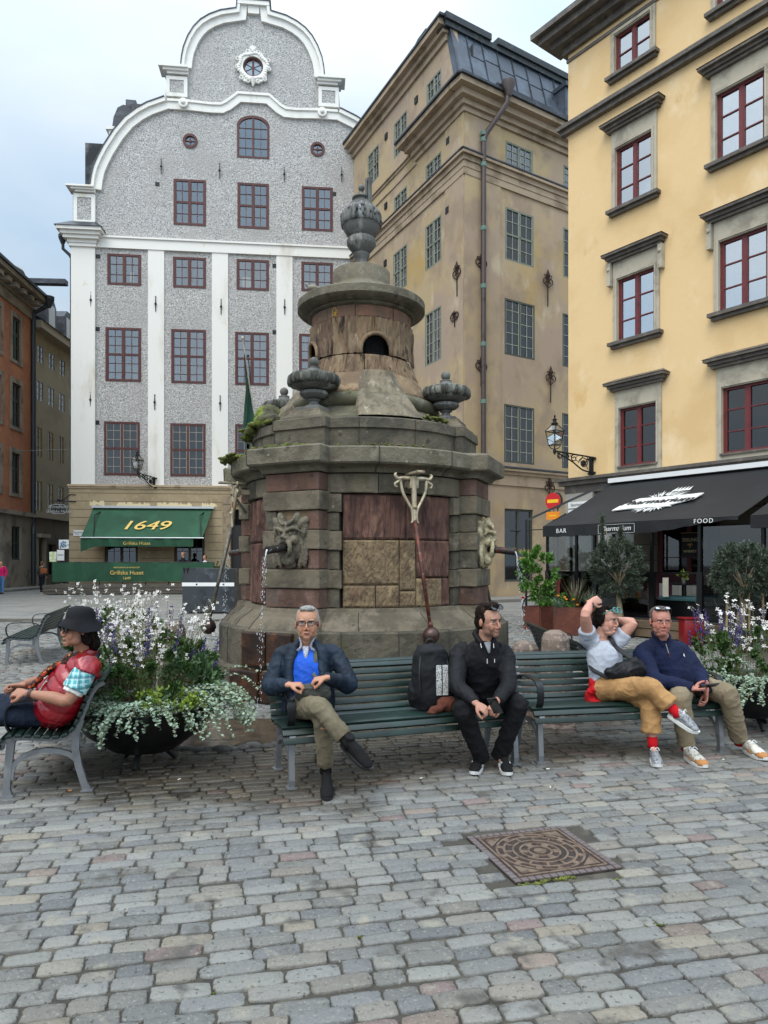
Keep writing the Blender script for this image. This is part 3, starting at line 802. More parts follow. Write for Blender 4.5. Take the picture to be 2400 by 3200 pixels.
# front edge: where the pixel ray meets a plane standing pr metres in front of the wall
FF = Fac(GF.O+GF.n*(.1+pr), GA)
f0, fz = FF.sz(252, 1680); f1, _ = FF.sz(632, 1687)
b = MB(); n = 14
vs = []
for j in range(7):
    t = j/6
    for i in range(n+1):
        q = i/n; a = (s0*(1-t)+f0*t)*(1-q)+(s1*(1-t)+f1*t)*q
        vs.append((a, -.14-pr*t, z0*(1-t)+fz*t-.05*sin(pi*t)-.02*abs(sin(q*pi*4))*sin(pi*t)))
top = len(vs)
b.add(vs, [(j*(n+1)+i, j*(n+1)+i+1, (j+1)*(n+1)+i+1, (j+1)*(n+1)+i) for j in range(6) for i in range(n)])
b.add([(v[0], v[1], v[2]-.012) for v in vs], [(j*(n+1)+i, (j+1)*(n+1)+i, (j+1)*(n+1)+i+1, j*(n+1)+i+1) for j in range(6) for i in range(n)])
b.build('canopy', green_m, aw_t, smooth=True, fix=False)
b = MB(); vz = FF.sz(400,1708)[1]; vs = []
f1b = FF.sz(604,1690)[0]
for i in range(31):
    q = i/30; x = f0+(f1b-f0)*q; y = -.12-pr+.22*q*0+.03*sin(i*1.3)
    vs += [(x, y, fz-.03), (x+ (.0), y+.02*sin(i*2.1), vz-(.28*(1-q*8) if q < .125 else 0))]
b.add(vs, [(2*i,2*i+2,2*i+3,2*i+1) for i in range(30)]); b.build('valance', green_m, aw_t, fix=False)
b = MB(); b.box(s0-.05, s1+.1, -.32, -.11, z0, z0+.12); b.tube([(f0-.03,-.14-pr,fz),(f1+.1,-.14-pr,fz)], .035, 8); b.build('roller_rail', mat('pale_metal','#b8bcc0',.4,metal=.5), aw_t)
b = MB()
for s in (s0+.5, s1-.4): b.tube([(s,-.15,z0-.15),(s-.2,-.9,z0-.45),(s,-.1-pr,fz)], .03, 6)
b.build('folding_arm', IRON, aw_t)
def slope_frame(F_t, s, t, lift=.012):
    """text frame lying on the awning slope"""
    return None
sl = Vector((0, pr, z0-fz)); ctr = Vector((FF.sz(450,1655)[0]-.1, -.14-pr*.62, z0*(.38)+fz*.62+.035))
put_text('lettering', '1649', 1.02, frame3(ctr, (1,0,0), sl), gold_m, aw_t, .006, shear=.25, xs=1.28, bold=.025)
cv = FF.sz(428,1697)
put_text('lettering', 'Grillska Huset', .25, frame3((cv[0],-.16-pr,cv[1]-.02), (1,0,0), (0,0,1)), gold_m, aw_t, .004)

# green canvas screen on a timber deck in front
FS_ = Fac(GF.O+GF.n*4.0, GA)
sc_t = thing('canvas_screen', 'long green canvas screen with gold lettering round the restaurant terrace', 'screen', FS_.O, FS_.a)
s0, zT = FS_.sz(163, 1757); s1, _ = FS_.sz(668, 1757); zB = FS_.sz(300,1818)[1]
b = MB(); vs = []; n = 80
for i in range(n+1):
    x = s0+(s1-s0)*i/n
    for j in range(5): vs.append((x, .03*sin(i*.7)*(1-j/5)+.015*sin(i*2.3+j), zB+(zT-zB)*j/4-(.03*sin(i*pi/10)**2 if j == 4 else 0)))
b.add(vs, [(5*i+j,5*i+5+j,5*i+6+j,5*i+1+j) for i in range(n) for j in range(4)]); b.build('canvas', green_m, sc_t, smooth=True, fix=False)
b = MB(); b.tube([(s0,0.05,zT),(s1,.05,zT)], .025, 6)
for i in range(8): x = s0+(s1-s0)*i/7; b.tube([(x,.06,.1),(x,.06,zT)], .03, 6)
b.build('rail', IRON, sc_t)
c_ = FS_.sz(397,1790)
put_text('lettering', 'Grillska Huset', .29, frame3((c_[0],-.05,c_[1]), (1,0,0), (0,0,1)), gold_m, sc_t, .004)
put_text('lettering', 'RESTAURANG & KONDITORI', .10, frame3((c_[0],-.05,c_[1]+.27), (1,0,0), (0,0,1)), gold_m, sc_t, .004)
put_text('lettering', '1649', .2, frame3((c_[0],-.05,c_[1]-.28), (1,0,0), (0,0,1)), gold_m, sc_t, .004)
b = MB(); wood_m = mat('weathered_wood', '#4c4740', .85, [('#6a6256', 6, .45, .65, (.3,1,6))], bump=(20,.4,.01,(.2,1,6)))
for k in range(3): b.box(s0-.4, s1+1.6, -.15-.02*k, .1, .04+k*.155, .04+k*.155+.145)
b.box(s0-.4, s1+1.6, .101, 3.2, .02, .48); tag(b.build('timber_deck', wood_m), 'low weathered timber deck under the green canvas screen', 'deck'); dk = bpy.data.objects['timber_deck']; dk.location = FS_.O; dk.rotation_euler = (0,0,FS_.a)

# wall lanterns -----------------------------------------------------------
def lantern(label, P, ang, reach, sc, group='wall lanterns on scrolled brackets'):
    """P = wall fixing point; the arm runs along +x of the local frame"""
    t = thing('wall_lantern', label, 'lantern', P, ang, group)
    b = MB(); L = reach
    b.bbox(-.03,.05,-.06,.06,-.42*sc,.12*sc,.015); b.bbox(-.05,.04,-.16*sc,.16*sc,.02*sc,.09*sc,.02); b.bbox(-.05,.04,-.14*sc,.14*sc,-.40*sc,-.33*sc,.02)
    b.tube([(0,0,.10*sc),(L*.15,0,.12*sc),(L,0,.22*sc)], .024*sc, 8)
    b.tube([(0,0,-.34*sc),(L*.25,0,-.28*sc),(L*.5,0,-.08*sc),(L*.75,0,.08*sc),(L*.93,0,.17*sc)], .022*sc, 8, smooth=4)
    def spiral(cx, cz, r, turns, ph, sg=1, th=.016):
        pts = []
        for i in range(22):
            q = i/21; a = ph+sg*turns*2*pi*q; rr = r*(1-.75*q); pts.append((cx+rr*cos(a), 0, cz+rr*sin(a)))
        b.tube(pts, th*sc, 6)
    spiral(L*.22, -.08*sc, .17*sc, 1.5, 0); spiral(L*.48, .04*sc, .11*sc, 1.3, 2, -1); spiral(L*.66, .08*sc, .07*sc, 1.3, 0); spiral(L*.86, .08*sc, .09*sc, 1.6, 1.5, -1)
    b.ball((L*.22,0,-.08*sc), (.09*sc,.02,.09*sc), 10, 8)
    for i in range(5): b.tube([(L*.1+L*.14*i,0,-.25*sc+.1*i*sc),(L*.16+L*.14*i,0,-.1*sc+.07*i*sc),(L*.1+L*.14*i,0,.12*sc)], .011*sc, 6, smooth=3)
    b.build('bracket', IRON, t, smooth=True, angle=50)
    z = .22*sc
    b = MB(); c = (L,0,z)
    b.lathe([(0,-.12),(.02,-.09),(.04,-.05),(.05,.0),(.035,.05),(.02,.07)], c=c, seg=12)
    M = Matrix.Translation(c) @ Matrix.Rotation(pi/4+.25,4,'Z')
    for i in range(4):
        R = M @ Matrix.Rotation(i*pi/2,4,'Z')
        b.tube([(.0,0,.05),(.10*sc,0,.08*sc),(.17*sc,0,.17*sc),(.19*sc,0,.17*sc)], .012*sc, 6, smooth=3, M=R)
        b.tube([(.17*sc,0,.17*sc),(.255*sc,0,.56*sc)], .013*sc, 6, M=R)
        b.tube([(.255*sc,0,.56*sc),(0,.255*sc,.56*sc)], .012*sc, 6, M=R); b.tube([(.17*sc,0,.17*sc),(0,.17*sc,.17*sc)], .012*sc, 6, M=R)
        b.tube([(.275*sc,0,.57*sc),(.07*sc,0,.77*sc)], .011*sc, 6, M=R)
    b.lathe([(.09*sc,.75*sc),(.10*sc,.79*sc),(.055*sc,.83*sc),(.05*sc,.88*sc),(.075*sc,.90*sc),(.03*sc,.93*sc),(.02*sc,.97*sc),(.035*sc,1.0*sc),(0,1.05*sc)], c=c, seg=12)
    b.build('lantern_frame', IRON, t, smooth=True, angle=40)
    b = MB(); gm = glass('lantern_glass', (.8,.8,.78), 1.45, .08, .12) if 'lg' not in globals() else globals()['lg']; globals()['lg'] = gm
    for i in range(4):
        R = M @ Matrix.Rotation(i*pi/2,4,'Z')
        b.add([(.168*sc,0,.17*sc),(0,.168*sc,.17*sc),(0,.25*sc,.56*sc),(.25*sc,0,.56*sc)], [(0,1,2,3)], R)
        b.add([(.26*sc,0,.57*sc),(0,.26*sc,.57*sc),(0,.06*sc,.77*sc),(.06*sc,0,.77*sc)], [(0,1,2,3)], R)
    b.build('lantern_glass', gm, t, fix=False)
    b = MB(); b.lathe([(.10*sc,.17*sc),(.10*sc,.2*sc),(.03*sc,.23*sc)], c=c, seg=10); b.lathe([(.022*sc,.23*sc),(.022*sc,.42*sc),(0,.44*sc)], c=c, seg=10)
    b.build('burner', WHITE, t)
    return t
s, z = G(340, 1500); P = GF.O+GF.d*gs(483,1500)-GF.d*0+GF.n*.1; P.z = gz(483,1500)
# the arm comes forward and to the left, towards the square
lantern('small black wall lantern on scrolled bracket between the lower windows of the silver house', P, GA+radians(-128), 1.15, 1.25)

# hanging sign, street name plate, notice flags, flag on a pole
sg = thing('hanging_sign', 'dark oval shop sign reading Konditori Grillska Huset on an iron bracket', 'sign', GF.O, GA)
x0, zc_ = G(186, 1587); x1 = gs(222,1590)
sx0 = G(160,1593)[0]; sx1 = G(211,1593)[0]; sz0 = gz(186,1607); sz1 = gz(186,1576); sc0 = (sx0+sx1)/2
pts = []
for i in range(40):
    a = 2*pi*i/40; ct, st = cos(a), sin(a)
    pts.append((sc0+(sx1-sx0)/2*math.copysign(abs(ct)**.55,ct), (sz0+sz1)/2+(sz1-sz0)/2*math.copysign(abs(st)**.75,st)))
b = MB(); b.prism(pts, -.16, -.08); b.build('sign_board', mat('sign_black','#101013',.4), sg)
b = MB(); P2 = [(sc0+(p[0]-sc0)*.95, (sz0+sz1)/2+(p[1]-(sz0+sz1)/2)*.9) for p in pts]; b.prism(pts, -.165, -.1605, [P2]); b.build('sign_border', mat('silver_paint','#a9a9a4',.5), sg)
put_text('lettering', 'Konditori', .27, frame3((sc0-.02,-.166,(sz0+sz1)/2+.13), (1,0,0),(0,0,1)), MATS['silver_paint'], sg, .004, shear=.35)
put_text('lettering', 'Grillska Huset', .235, frame3((sc0,-.166,(sz0+sz1)/2-.13), (1,0,0),(0,0,1)), MATS['silver_paint'], sg, .004, shear=.35)
b = MB(); za = gz(220,1546); zb_ = gz(220,1567)
b.tube([(gs(240),-.14,za),(gs(222),-.14,za),(gs(197),-.14,zb_)], .025, 6); b.tube([(gs(240),-.14,zb_),(gs(160),-.14,zb_)], .03, 6)
b.tube([(sc0-.3,-.12,zb_),(sc0-.3,-.12,sz1)], .012, 5); b.tube([(sc0+.3,-.12,zb_),(sc0+.3,-.12,sz1)], .012, 5); b.ball((gs(190),-.14,zb_+.05), (.16,.08,.09), 10, 6)
b.build('bracket', IRON, sg)
pl = thing('street_name_plate', 'white street name plate Stortorget beside the green awning', 'sign', GF.O, GA)
r = GF.rectc(231,1657,262,1675); b = MB(); b.box(r[0],r[1]+.2,-.13,-.105,r[2],r[3]); b.build('plate', WHITE, pl)
navy_txt = mat('navy_text', '#20263a', .6)
put_text('lettering', 'Stortorget', .2, frame3(((r[0]+r[1]+.2)/2,-.131,r[3]-.12),(1,0,0),(0,0,1)), navy_txt, pl, .003, xs=.85)
put_text('lettering', '3-5', .17, frame3((r[0]+.2,-.131,r[2]+.1),(1,0,0),(0,0,1)), navy_txt, pl, .003)
fl = thing('restaurant_flag', 'limp dark green flag on a slanted pole at the silver house', 'flag', GF.O, GA)
a = G(767,1073); c = G(800,1530)
b = MB(); p0 = Vector((a[0],-1.7,G(767,1085)[1])); p1 = Vector((gs(812,1440),-.1,gz(812,1440))); b.tube([p0, p1], [.03,.05], 8); b.ball(p0, .09, 8, 6); b.build('pole', mat('pole_white','#b5b0a2',.5), fl)
b = MB(); vs = []; n = 26
for i in range(n+1):
    q = i/n; pp = p0.lerp(p1, .12+.42*q)
    for j in range(15):
        t = j/14; drop = (4.9-1.9*q)*t*.93
        vs.append((pp.x-.02+.02*sin(j*.8+i)+.28*sin(q*9+t*2.2)*min(1,t*2.2)*(.7)+.20*t*(q-.3)*2, pp.y-.09*cos(q*15+t*3), pp.z-drop))
b.add(vs, [(15*i+j,15*i+15+j,15*i+16+j,15*i+1+j) for i in range(n) for j in range(14)]); b.build('cloth', mat('green_flag','#1c4636',.75), fl, smooth=True, fix=False)
# ================================================================ BROWN CORNER HOUSE
BY = 31.0
C0 = at(1451, 1760, BY)
RA = atan2(2219, 3519); BR = Fac(C0, RA)                       # right face, runs away to the right
dl = Vector((100-1200, 2219, 0)).normalized()                  # left face recedes to the left
XL = (1106-1200)/FPX; t_ = (XL*C0.y-C0.x)/(dl.x-XL*dl.y); LEN = t_
C1 = Vector((C0.x, C0.y, 0))+dl*LEN
LA = atan2(-dl.y, -dl.x); BL = Fac(C1, LA)                     # left face, local x runs towards the corner
ochre_m = mat('ochre_stucco', '#ab9774', .92, [('#a08d7a', .22, .42, .58, (1,1,1), 9), ('#93816d', .8, .46, .64, (1,1,.8), 9), ('#a98e58', .16, .54, .68, (1,1,1), 9), ('#b5a58c', 1.1, .56, .72, (1,1,.5), 10), ('#8a775d', .5, .60, .78, (1,1,.2), 9)], bump=(10,.25,.02))
stone_band = mat('stucco_cornice', '#a18f79', .9, [('#7d6d58', 1.1, .45, .68), ('#a08f78', 3, .6, .72)], bump=(12,.2,.02))
ggf = mat('grey_green_frame', '#6f7668', .7, [('#565b50', 6, .5, .7), ('#8b9182', 14, .6, .72)], bump=(30,.3,.01))
ggb = mat('grey_green_bars', '#96998b', .7)
pipe_m = mat('brown_pipe', '#4d4340', .5, [('#6f8a80', .9, .66, .7), ('#3b3331', 3, .5, .7)], metal=.3)
seam_m = mat('standing_seam_roof', '#3a414b', .42, [('#4d5763', 1.0, .42, .66), ('#2d333b', 2.6, .55, .72), ('#5d6a75', .6, .62, .75)], metal=.35, bump=(3,.1,.02))
bh = thing('brown_corner_house', 'tall ochre brown corner house with a dark mansard roof and a long drainpipe', 'building', (C0.x, C0.y, 0))
def sub(F, name='facade'):
    return F
# facades are parts in their own local frames: nest an Empty-free transform by baking the frame into every mesh
class FH:
    """adds facade pieces under one house root at the root's own frame"""
    def __init__(s, root, F):
        s.M = root.matrix_world.inverted() if False else Matrix.Translation(-Vector(root.location)); s.root = root
        s.X = s.M @ Matrix.Translation(F.O) @ Matrix.Rotation(F.a, 4, 'Z')
def place(obj, X):
    obj.matrix_parent_inverse = Matrix.Identity(4); obj.location = X.to_translation(); obj.rotation_euler = X.to_euler(); return obj
HR = FH(bh, BR); HL = FH(bh, BL)
zC = lambda y: BR.sz(1451, y)[1]
zr = lambda x, y: BR.sz(x, y)
# --- right face
wr_ = []
RW = 15.0
def rr_(x0,y0,y1,x1): return BR.rect(x0,y0,y1,x1)
rows = []
for (x0, yt, yb, x1) in ((1092,303,355,1151),(1091,446,560,1153),(1090,643,765,1155),(1089,872,998,1154)):
    rows.append(rr_(x0*K, yt*K, yb*K, x1*K))
step = zr(1216*K, 700)[0]-zr(1091*K, 700)[0]
allr = []
for i, r in enumerate(rows):
    for k in range(3): allr.append((i, [r[0]+step*k, r[1]+step*k, r[2], r[3]]))
shop = rr_(1090*K, 1098*K, 1245*K, 1152*K); shop[2] = .75
b = MB(); zE = zC(350)
b.prism(R4([0, RW, 0, zE]), 0, .4, [R4(r) for _, r in allr]+[R4(shop)])
place(b.build('facade_wall', ochre_m, bh), HR.X)
for (i, r) in allr:
    cols, nrow, tr = ((4,3,()),(4,4,(.5,)),(4,5,()),(4,5,()))[i]
    place(window(bh, r, cols, nrow, ggf if i < 2 else mat('dark_green_frame','#3d4238',.65,bump=(20,.2,.01)) if 'dark_green_frame' not in MATS else MATS['dark_green_frame'] if i >= 2 else ggf, y=.0, fw=.08, mw=.09, bar=.026, trans=tr, gl=GLASSD if i else GLASS, curtain=.16 if i < 3 else 0, bm=ggb), HR.X)
place(window(bh, shop, 2, 1, MATS['dark_green_frame'], y=.08, fw=.1, gl=GLASSD, name='shop_window'), HR.X)
b = MB()
b.box(.0, 2.05, -.05, .0, zC(1478)+.2, zE)
place(b.build('corner_lesene', ochre_m, bh), HR.X)
b = MB()
def course(b, x0, x1, z, prof):
    for (dz0, dz1, q) in prof: b.box(x0-q, x1, -q, .02, z+dz0, z+dz1)
zs = zC(478); zcb = BR.sz(1600,1467)[1]
course(b, 0, RW, zs, ((-.12,0,.28),(-.34,-.121,.16),(-.62,-.341,.10),(-.92,-.621,.075)))
place(b.build('string_course', stone_band, bh), HR.X)
b = MB(); course(b, 0, RW, zcb, ((-.10,0,.22),(-.26,-.101,.12),(-.75,-.261,.06)))
place(b.build('shopfront_cornice', stone_band, bh), HR.X)
b = MB(); course(b, 0, RW, zcb+.02, ((.0,.07,.25),)); place(b.build('cornice_flashing', roofm, bh), HR.X)
b = MB(); course(b, 0, RW, zs+.02, ((.0,.06,.31),)); place(b.build('course_flashing', roofm, bh), HR.X)
b = MB(); z0 = zE
course(b, 0, RW, z0, ((.0,.22,.12),(.221,.45,.26),(.451,.72,.50),(.721,.95,.80)))
place(b.build('eaves_cornice', stone_band, bh), HR.X)
zTop = z0+.95
b = MB(); b.box(-.86, RW, -.92, 0, zTop+.001, zTop+.10); b.box(1.2, RW, -.8, -.6, zTop+.1, zTop+.34)
place(b.build('gutter', roofm, bh), HR.X)
# cornice return on the left face
b = MB(); e = LEN
for (dz0, dz1, q) in ((.0,.22,.12),(.221,.45,.26),(.451,.72,.50),(.721,.95,.80)): b.box(e-4.2-q*.9, e-.002, -q, .02, z0+dz0, z0+dz1)
place(b.build('cornice_return', stone_band, bh), HL.X)
b = MB(); b.box(e-4.2-.8, e+.86, -.9, .02, zTop+.001, zTop+.09); place(b.build('return_flashing', roofm, bh), HL.X)
# --- left face (gable wall of the mansard)
tp = BL.sz(1402, 72); lp = BL.sz(1470, 275)
sT, zT = tp
lw = []
def rl(x0, ya, yb, x1): return BL.rect(x0, ya, yb, x1)
L1 = [rl(1333,263,386,1379), rl(1231,388,501,1272), rl(1149,495,588,1184)]
L2 = [rl(1330,518,581,1379), rl(1231,622,676,1272), rl(1149,702,752,1184)]
L3 = [rl(1329,711,858,1379), rl(1229,796,916,1272)]
L4 = [rl(1328,985,1147,1379), rl(1229,1035,1180,1272)]
def lev(L): 
    a = sum(r[2] for r in L)/len(L); c = sum(r[3] for r in L)/len(L)
    for r in L: r[2] = a; r[3] = c
for L_q in (L1, L2, L3): lev(L_q)
L4 = [L4[0]]
b = MB(); allL = L1+L2+L3+L4
b.prism([(0,0),(e,0),(e,zE+.9),(e-.35,zE+1.0),(sT,zT),(0,zT)], 0, .4, [R4(r) for r in allL])
place(b.build('facade_wall', ochre_m, bh), HL.X)
for L_q, (c, n, tr) in ((L1,(4,4,(.5,))),(L2,(4,3,())),(L3,(4,4,(.5,))),(L4,(4,5,()))):
    for r in L_q: place(window(bh, r, c, n, ggf, y=.0, fw=.08, mw=.09, bar=.026, trans=tr, gl=GLASS, curtain=.3, bm=ggb), HL.X)
b = MB(); b.box(e-1.55, e, -.05, 0, zC(1478)+.2, zE); place(b.build('corner_lesene', ochre_m, bh), HL.X)
b = MB()
for (dz0, dz1, q) in ((-.12,0,.28),(-.34,-.121,.16),(-.62,-.341,.10),(-.92,-.621,.075)): b.box(0, e-.001, -q, .02, zs+dz0, zs+dz1)
place(b.build('string_course', stone_band, bh), HL.X)
b = MB(); b.box(0, e+.3, -.31, 0, zs+.02, zs+.08); place(b.build('course_flashing', roofm, bh), HL.X)
zu = BL.sz(1371,393)[1]
b = MB()
for (dz0, dz1, q) in ((-.06,0,.14),(-.2,-.061,.06),(-.75,-.69,.05)): b.box(0, e-4.3, -q, .02, zu+dz0, zu+dz1)
place(b.build('upper_course', stone_band, bh), HL.X)
b = MB()
for (dz0, dz1, q) in ((-.75,-.45,.12),(-.449,-.2,.3),(-.199,.05,.55)): b.box(-.3, sT-.1+q*.3, -q, .3, zT+dz0, zT+dz1)
place(b.build('top_cornice', stone_band, bh), HL.X)
b = MB(); b.box(-.4, sT+.25, -.62, .4, zT+.051, zT+.16); place(b.build('top_flashing', roofm, bh), HL.X)
b = MB(); s, z = BL.sz(1285, 250); dm = MB(); x_, z_ = BL.sz(1270, 190)
b.prism([(x_-.9,zT-.3),(x_-.9,zT+1.3),(x_-.5,zT+1.9),(x_+.1,zT+2.1),(x_+.9,zT+2.1),(x_+.9,zT-.3)], .6, 3); place(b.build('roof_hatch', roofm, bh), HL.X)
# mansard slope on the right face: from the eaves up and back to the ridge
Rtop = HL.X @ Vector((sT, 0, zT)); Rbot = HR.X @ Vector((0.02, -.55, zTop+.08)); Rb0 = HL.X @ Vector((e-.2, 0, zTop+.1))
run = BR.d*RW
b = MB()
p0 = Vector(Rb0); p1 = Vector(Rtop)
n_ = (run.normalized().cross(p1-p0)).normalized(); n_ = n_ if n_.z > 0 else -n_
far = p0+run; far2 = p1+run
b.add([p0, far, far2, p1], [(0,1,2,3)]); b.add([p0-n_*.3, far-n_*.3, far2-n_*.3, p1-n_*.3], [(0,1,2,3)])
b.add([p0, p1, p1-n_*.3, p0-n_*.3], [(0,1,2,3)])
b.build('mansard_roof', seam_m, bh)
b = MB(); rd = random.Random(2)
for i in range(1, 17):
    q = i*.92/RW; a = p0+run*q; c = p1+run*q
    b.tube([a+n_*.03, c+n_*.03], .028, 4)
    for t in ((.30,.64) if i % 2 else (.26,.68)):
        m0 = a.lerp(c, t)+n_*.012; b.tube([m0, m0+run.normalized()*.9], .012, 4)
b.build('roof_seam', MATS['standing_seam_roof'], bh)
b = MB(); rt = Matrix.Translation(p1) @ Matrix.Rotation(RA, 4, 'Z')
b.box(-.35, 2.3, -.3, .5, -.05, .24, rt); b.box(2.7, RW, -.3, .5, -.05, .24, rt); b.box(-.3, RW, -.2, .5, -.3, -.05, rt)
b.build('ridge_capping', mat('verdigris_dark','#33383a',.6,[('#474f4d',4,.5,.7)],metal=.3), bh)
b = MB(); b.add([p0-BR.d*.03+n_*.05, p1-BR.d*.03+n_*.05, p1+BR.d*.12+n_*.05, p0+BR.d*.12+n_*.05], [(0,1,2,3)]); b.build('verge', roofm, bh)
# dormer window in the roof at the right
q0 = BR.sz(1734, 300)[0]; u = run.normalized(); sl_ = (p1-p0)
base = p0+u*(q0*.97+1.2)+sl_*.10
dw, dh = 1.6, sl_.length*.62
ud = Vector((0,0,1)); fr = (-Vector((sin(RA)*-1, cos(RA), 0)))
MX = Matrix((u, -BR.n, ud)).transposed().to_4x4(); MX.translation = base+BR.n*.12
b = MB(M=MX); b.box(-.2, dw+.2, -.1, 2.4, dh*.88, dh*.93+.1); b.box(-.15, 0, 0, 2.2, 0, dh*.88); b.box(dw, dw+.15, 0, 2.2, 0, dh*.88); b.box(-.15, dw+.15, 0, .3, -.15, 0)
b.build('dormer', seam_m, bh)
dwn = window(bh, [0, dw, 0, dh*.88], 4, 4, ggb, y=.02, fw=.08, mw=.07, gl=GLASS, curtain=.3); dwn.location = MX.to_translation(); dwn.rotation_euler = MX.to_euler()
# rest of the volume
b = MB(); Q = [HL.X @ Vector((0,.3,0)), HL.X @ Vector((0,.3,zT)), HR.X @ Vector((RW-.1,.3,0)), HR.X @ Vector((RW-.1,.3,zE))]
back = BR.n*-12
far0 = HR.X @ Vector((RW, 0, 0)); l0 = HL.X @ Vector((0, .35, 0))
b.add([l0, l0+Vector((0,0,zT)), l0+Vector((0,0,zT))+run, l0+run], [(0,1,2,3)])
b.add([far0, far0+Vector((0,0,zE)), far0-BR.n*10+Vector((0,0,zT)), far0-BR.n*10], [(0,1,2,3)])
b.build('rear_wall', ochre_m, bh, fix=False)
b = MB(); b.add([p1, p1+run, l0+Vector((0,0,zT))+run, l0+Vector((0,0,zT))], [(0,1,2,3)]); b.build('roof', seam_m, bh, fix=False)
for X, ln in ((HR.X, RW), (HL.X, LEN)):
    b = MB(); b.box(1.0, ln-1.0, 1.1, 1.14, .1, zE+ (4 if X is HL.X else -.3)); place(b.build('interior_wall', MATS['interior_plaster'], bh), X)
# lit bakery behind the shop window: globes, lettering, seated guest is inside
b = MB(); r = shop
gx = (r[0]+r[1])/2
put = put_text('lettering', 'Grillska Huset', .30, frame3((r[1]-.65,.12,r[3]-1.9),(1,0,0),(0,0,1)), gold_m, bh, .003); place(put, HR.X)
put = put_text('lettering', 'Bageri', .30, frame3((r[1]-.55,.12,r[3]-2.25),(1,0,0),(0,0,1)), gold_m, bh, .003); place(put, HR.X)
b = MB()
for i in range(9):
    a = 2*pi*i/9; b.ball((gx-.1+.62*cos(a), .65+.25*sin(a), r[3]-.95), .045, 8, 6)
b.ball((gx-.1,.6,r[3]-1.75), .06, 8, 6)
place(b.build('lamp_bulb', mat('warm_bulb','#ffe6b0',.5,emit=('#ffd890',4)), bh), HR.X)
b = MB(); b.tube([(gx-.1,.6,r[3]-.2),(gx-.1,.6,r[3]-.95)], .015, 5); b.lathe([(.6,0),(.62,.03),(.6,.06)], c=(gx-.1,.65,r[3]-1.03), seg=20); place(b.build('chandelier', IRON, bh), HR.X)
# drainpipe with hopper
sp = BR.sz(1501, 900)[0]; b = MB(); zh = BR.sz(1530,300)[1]
b.tube([(sp+.75,-1.0,zTop+.1),(sp+.72,-.95,zTop-.5),(sp+.1,-.30,zTop-1.7),(sp,-.22,zTop-2.1),(sp,-.22,.3)], .115, 10)
b.lathe([(.12,-.35),(.30,.15),(.30,.3)], c=(sp+.75,-1.0,zTop+.1), seg=10)
place(b.build('drainpipe', pipe_m, bh, smooth=True, angle=50), HR.X)
b = MB(); vg = mat('verdigris_clamp', '#5d7a70', .7)
for yy in (425,445,522,720,900,1080,1258): z = BR.sz(1501,yy)[1]; b.lathe([(.13,-.09),(.13,.09)], c=(sp,-.22,z), seg=10)
place(b.build('pipe_clamp', vg, bh), HR.X)
# ornamental wall anchors (forged lilies)
rust_m = mat('rusty_iron', '#2c201d', .8, [('#5a3526', 20, .5, .7)], metal=.2)
def lily(X, s, z, h=1.7):
    b = MB(); b.tube([(s,-.07,z-h*.55),(s,-.08,z+h*.2)], .03, 6)
    b.tube([(s,-.08,z+h*.1),(s,-.1,z+h*.3),(s,-.08,z+h*.48)], [.03,.11,.01], 6)
    for sx in (-1,1):
        pts = []
        for i in range(14):
            q = i/13; a = -pi/2+q*2*pi*1.05; rr = .17*(1-.55*q); pts.append((s+sx*(.17+rr*cos(a)*1.0), -.09, z+h*.14+rr*sin(a)))
        b.tube([(s,-.09,z-.1)]+pts, .024, 5)
        b.tube([(s,-.09,z+.2),(s+sx*.2,-.1,z+h*.22+.05),(s+sx*.24,-.1,z+h*.3),(s+sx*.13,-.1,z+h*.3)], .02, 5, smooth=3)
    place(b.build('wall_anchor', rust_m, bh), X)
for (x, y) in ((1181,620),(1187,828),(1185,1065)): s, z = BR.sz(x*K, y*K); lily(HR.X, s, z)
for (x, y) in ((1037,577),(1037,800)): s, z = BR.sz(x*K, y*K); lily(HR.X, s, z, 1.3)
for (x, y) in ((990,600),(985,688)): s, z = BL.sz(x*K, y*K); lily(HL.X, s, z, 1.5 if y < 650 else .7)
for (x, y) in ((1302,313),(1402,441),(1208,427),(1207,644),(1205,823),(1400,658)):
    s, z = BL.sz(x, y); b = MB(); b.box(s-.14, s+.14, -.06, .0, z-.16, z+.16); place(b.build('vent', IRON, bh), HL.X)

# ================================================================ YELLOW HOUSE
YY = 21.0; Y0 = at(1776, 1760, YY); YA = atan2(-2219, 1651); YF = Fac(Y0, YA)
yel_m = mat('yellow_stucco', '#dcbd8c', .9, [('#d2b17e', .5, .44, .66, (1,1,1), 9), ('#e2c9a0', 1.0, .54, .74, (1,1,.7), 9), ('#e0c898', .4, .60, .76, (3,1,.35), 9), ('#c9a266', 1.6, .60, .80, (1,1,.6), 9)], bump=(7,.22,.02), bump2=(40,.1,.004))
trim_m = mat('grey_stone_trim', '#b0a895', .85, [('#8f8778', 2, .45, .7), ('#b3ac9c', 7, .55, .7)], bump=(25,.2,.006))
drk_m = mat('dark_lead_trim', '#57514a', .55, [('#6f675d', 3, .45, .7), ('#433e38', 8, .5, .7)], bump=(16,.2,.006))
wine_m = mat('wine_red_frame', '#662628', .55, [('#521d20', 6, .5, .7)])
yh = YF.root('yellow_house', 'sunny yellow stucco house with wine red window frames and grey moulded surrounds', 'building')
yr = lambda *a: YF.rect(*a)
W1 = [yr(1924,115,240,2037)]; w = W1[0]
W2 = [yr(1927,472,658,2041), yr(2241,298,511,2394)]
W3 = [yr(1932,879,1071,2049), yr(2250,757,979,2400)]
W4 = [yr(1938,1275,1456,2055), yr(2259,1221,1422,2410)]
for L_q in (W2, W3, W4): lev(L_q)
wid = W2[0][1]-W2[0][0]; wid2 = W2[1][1]-W2[1][0]
for L_q in (W3, W4): L_q[1][1] = L_q[1][0]+wid2
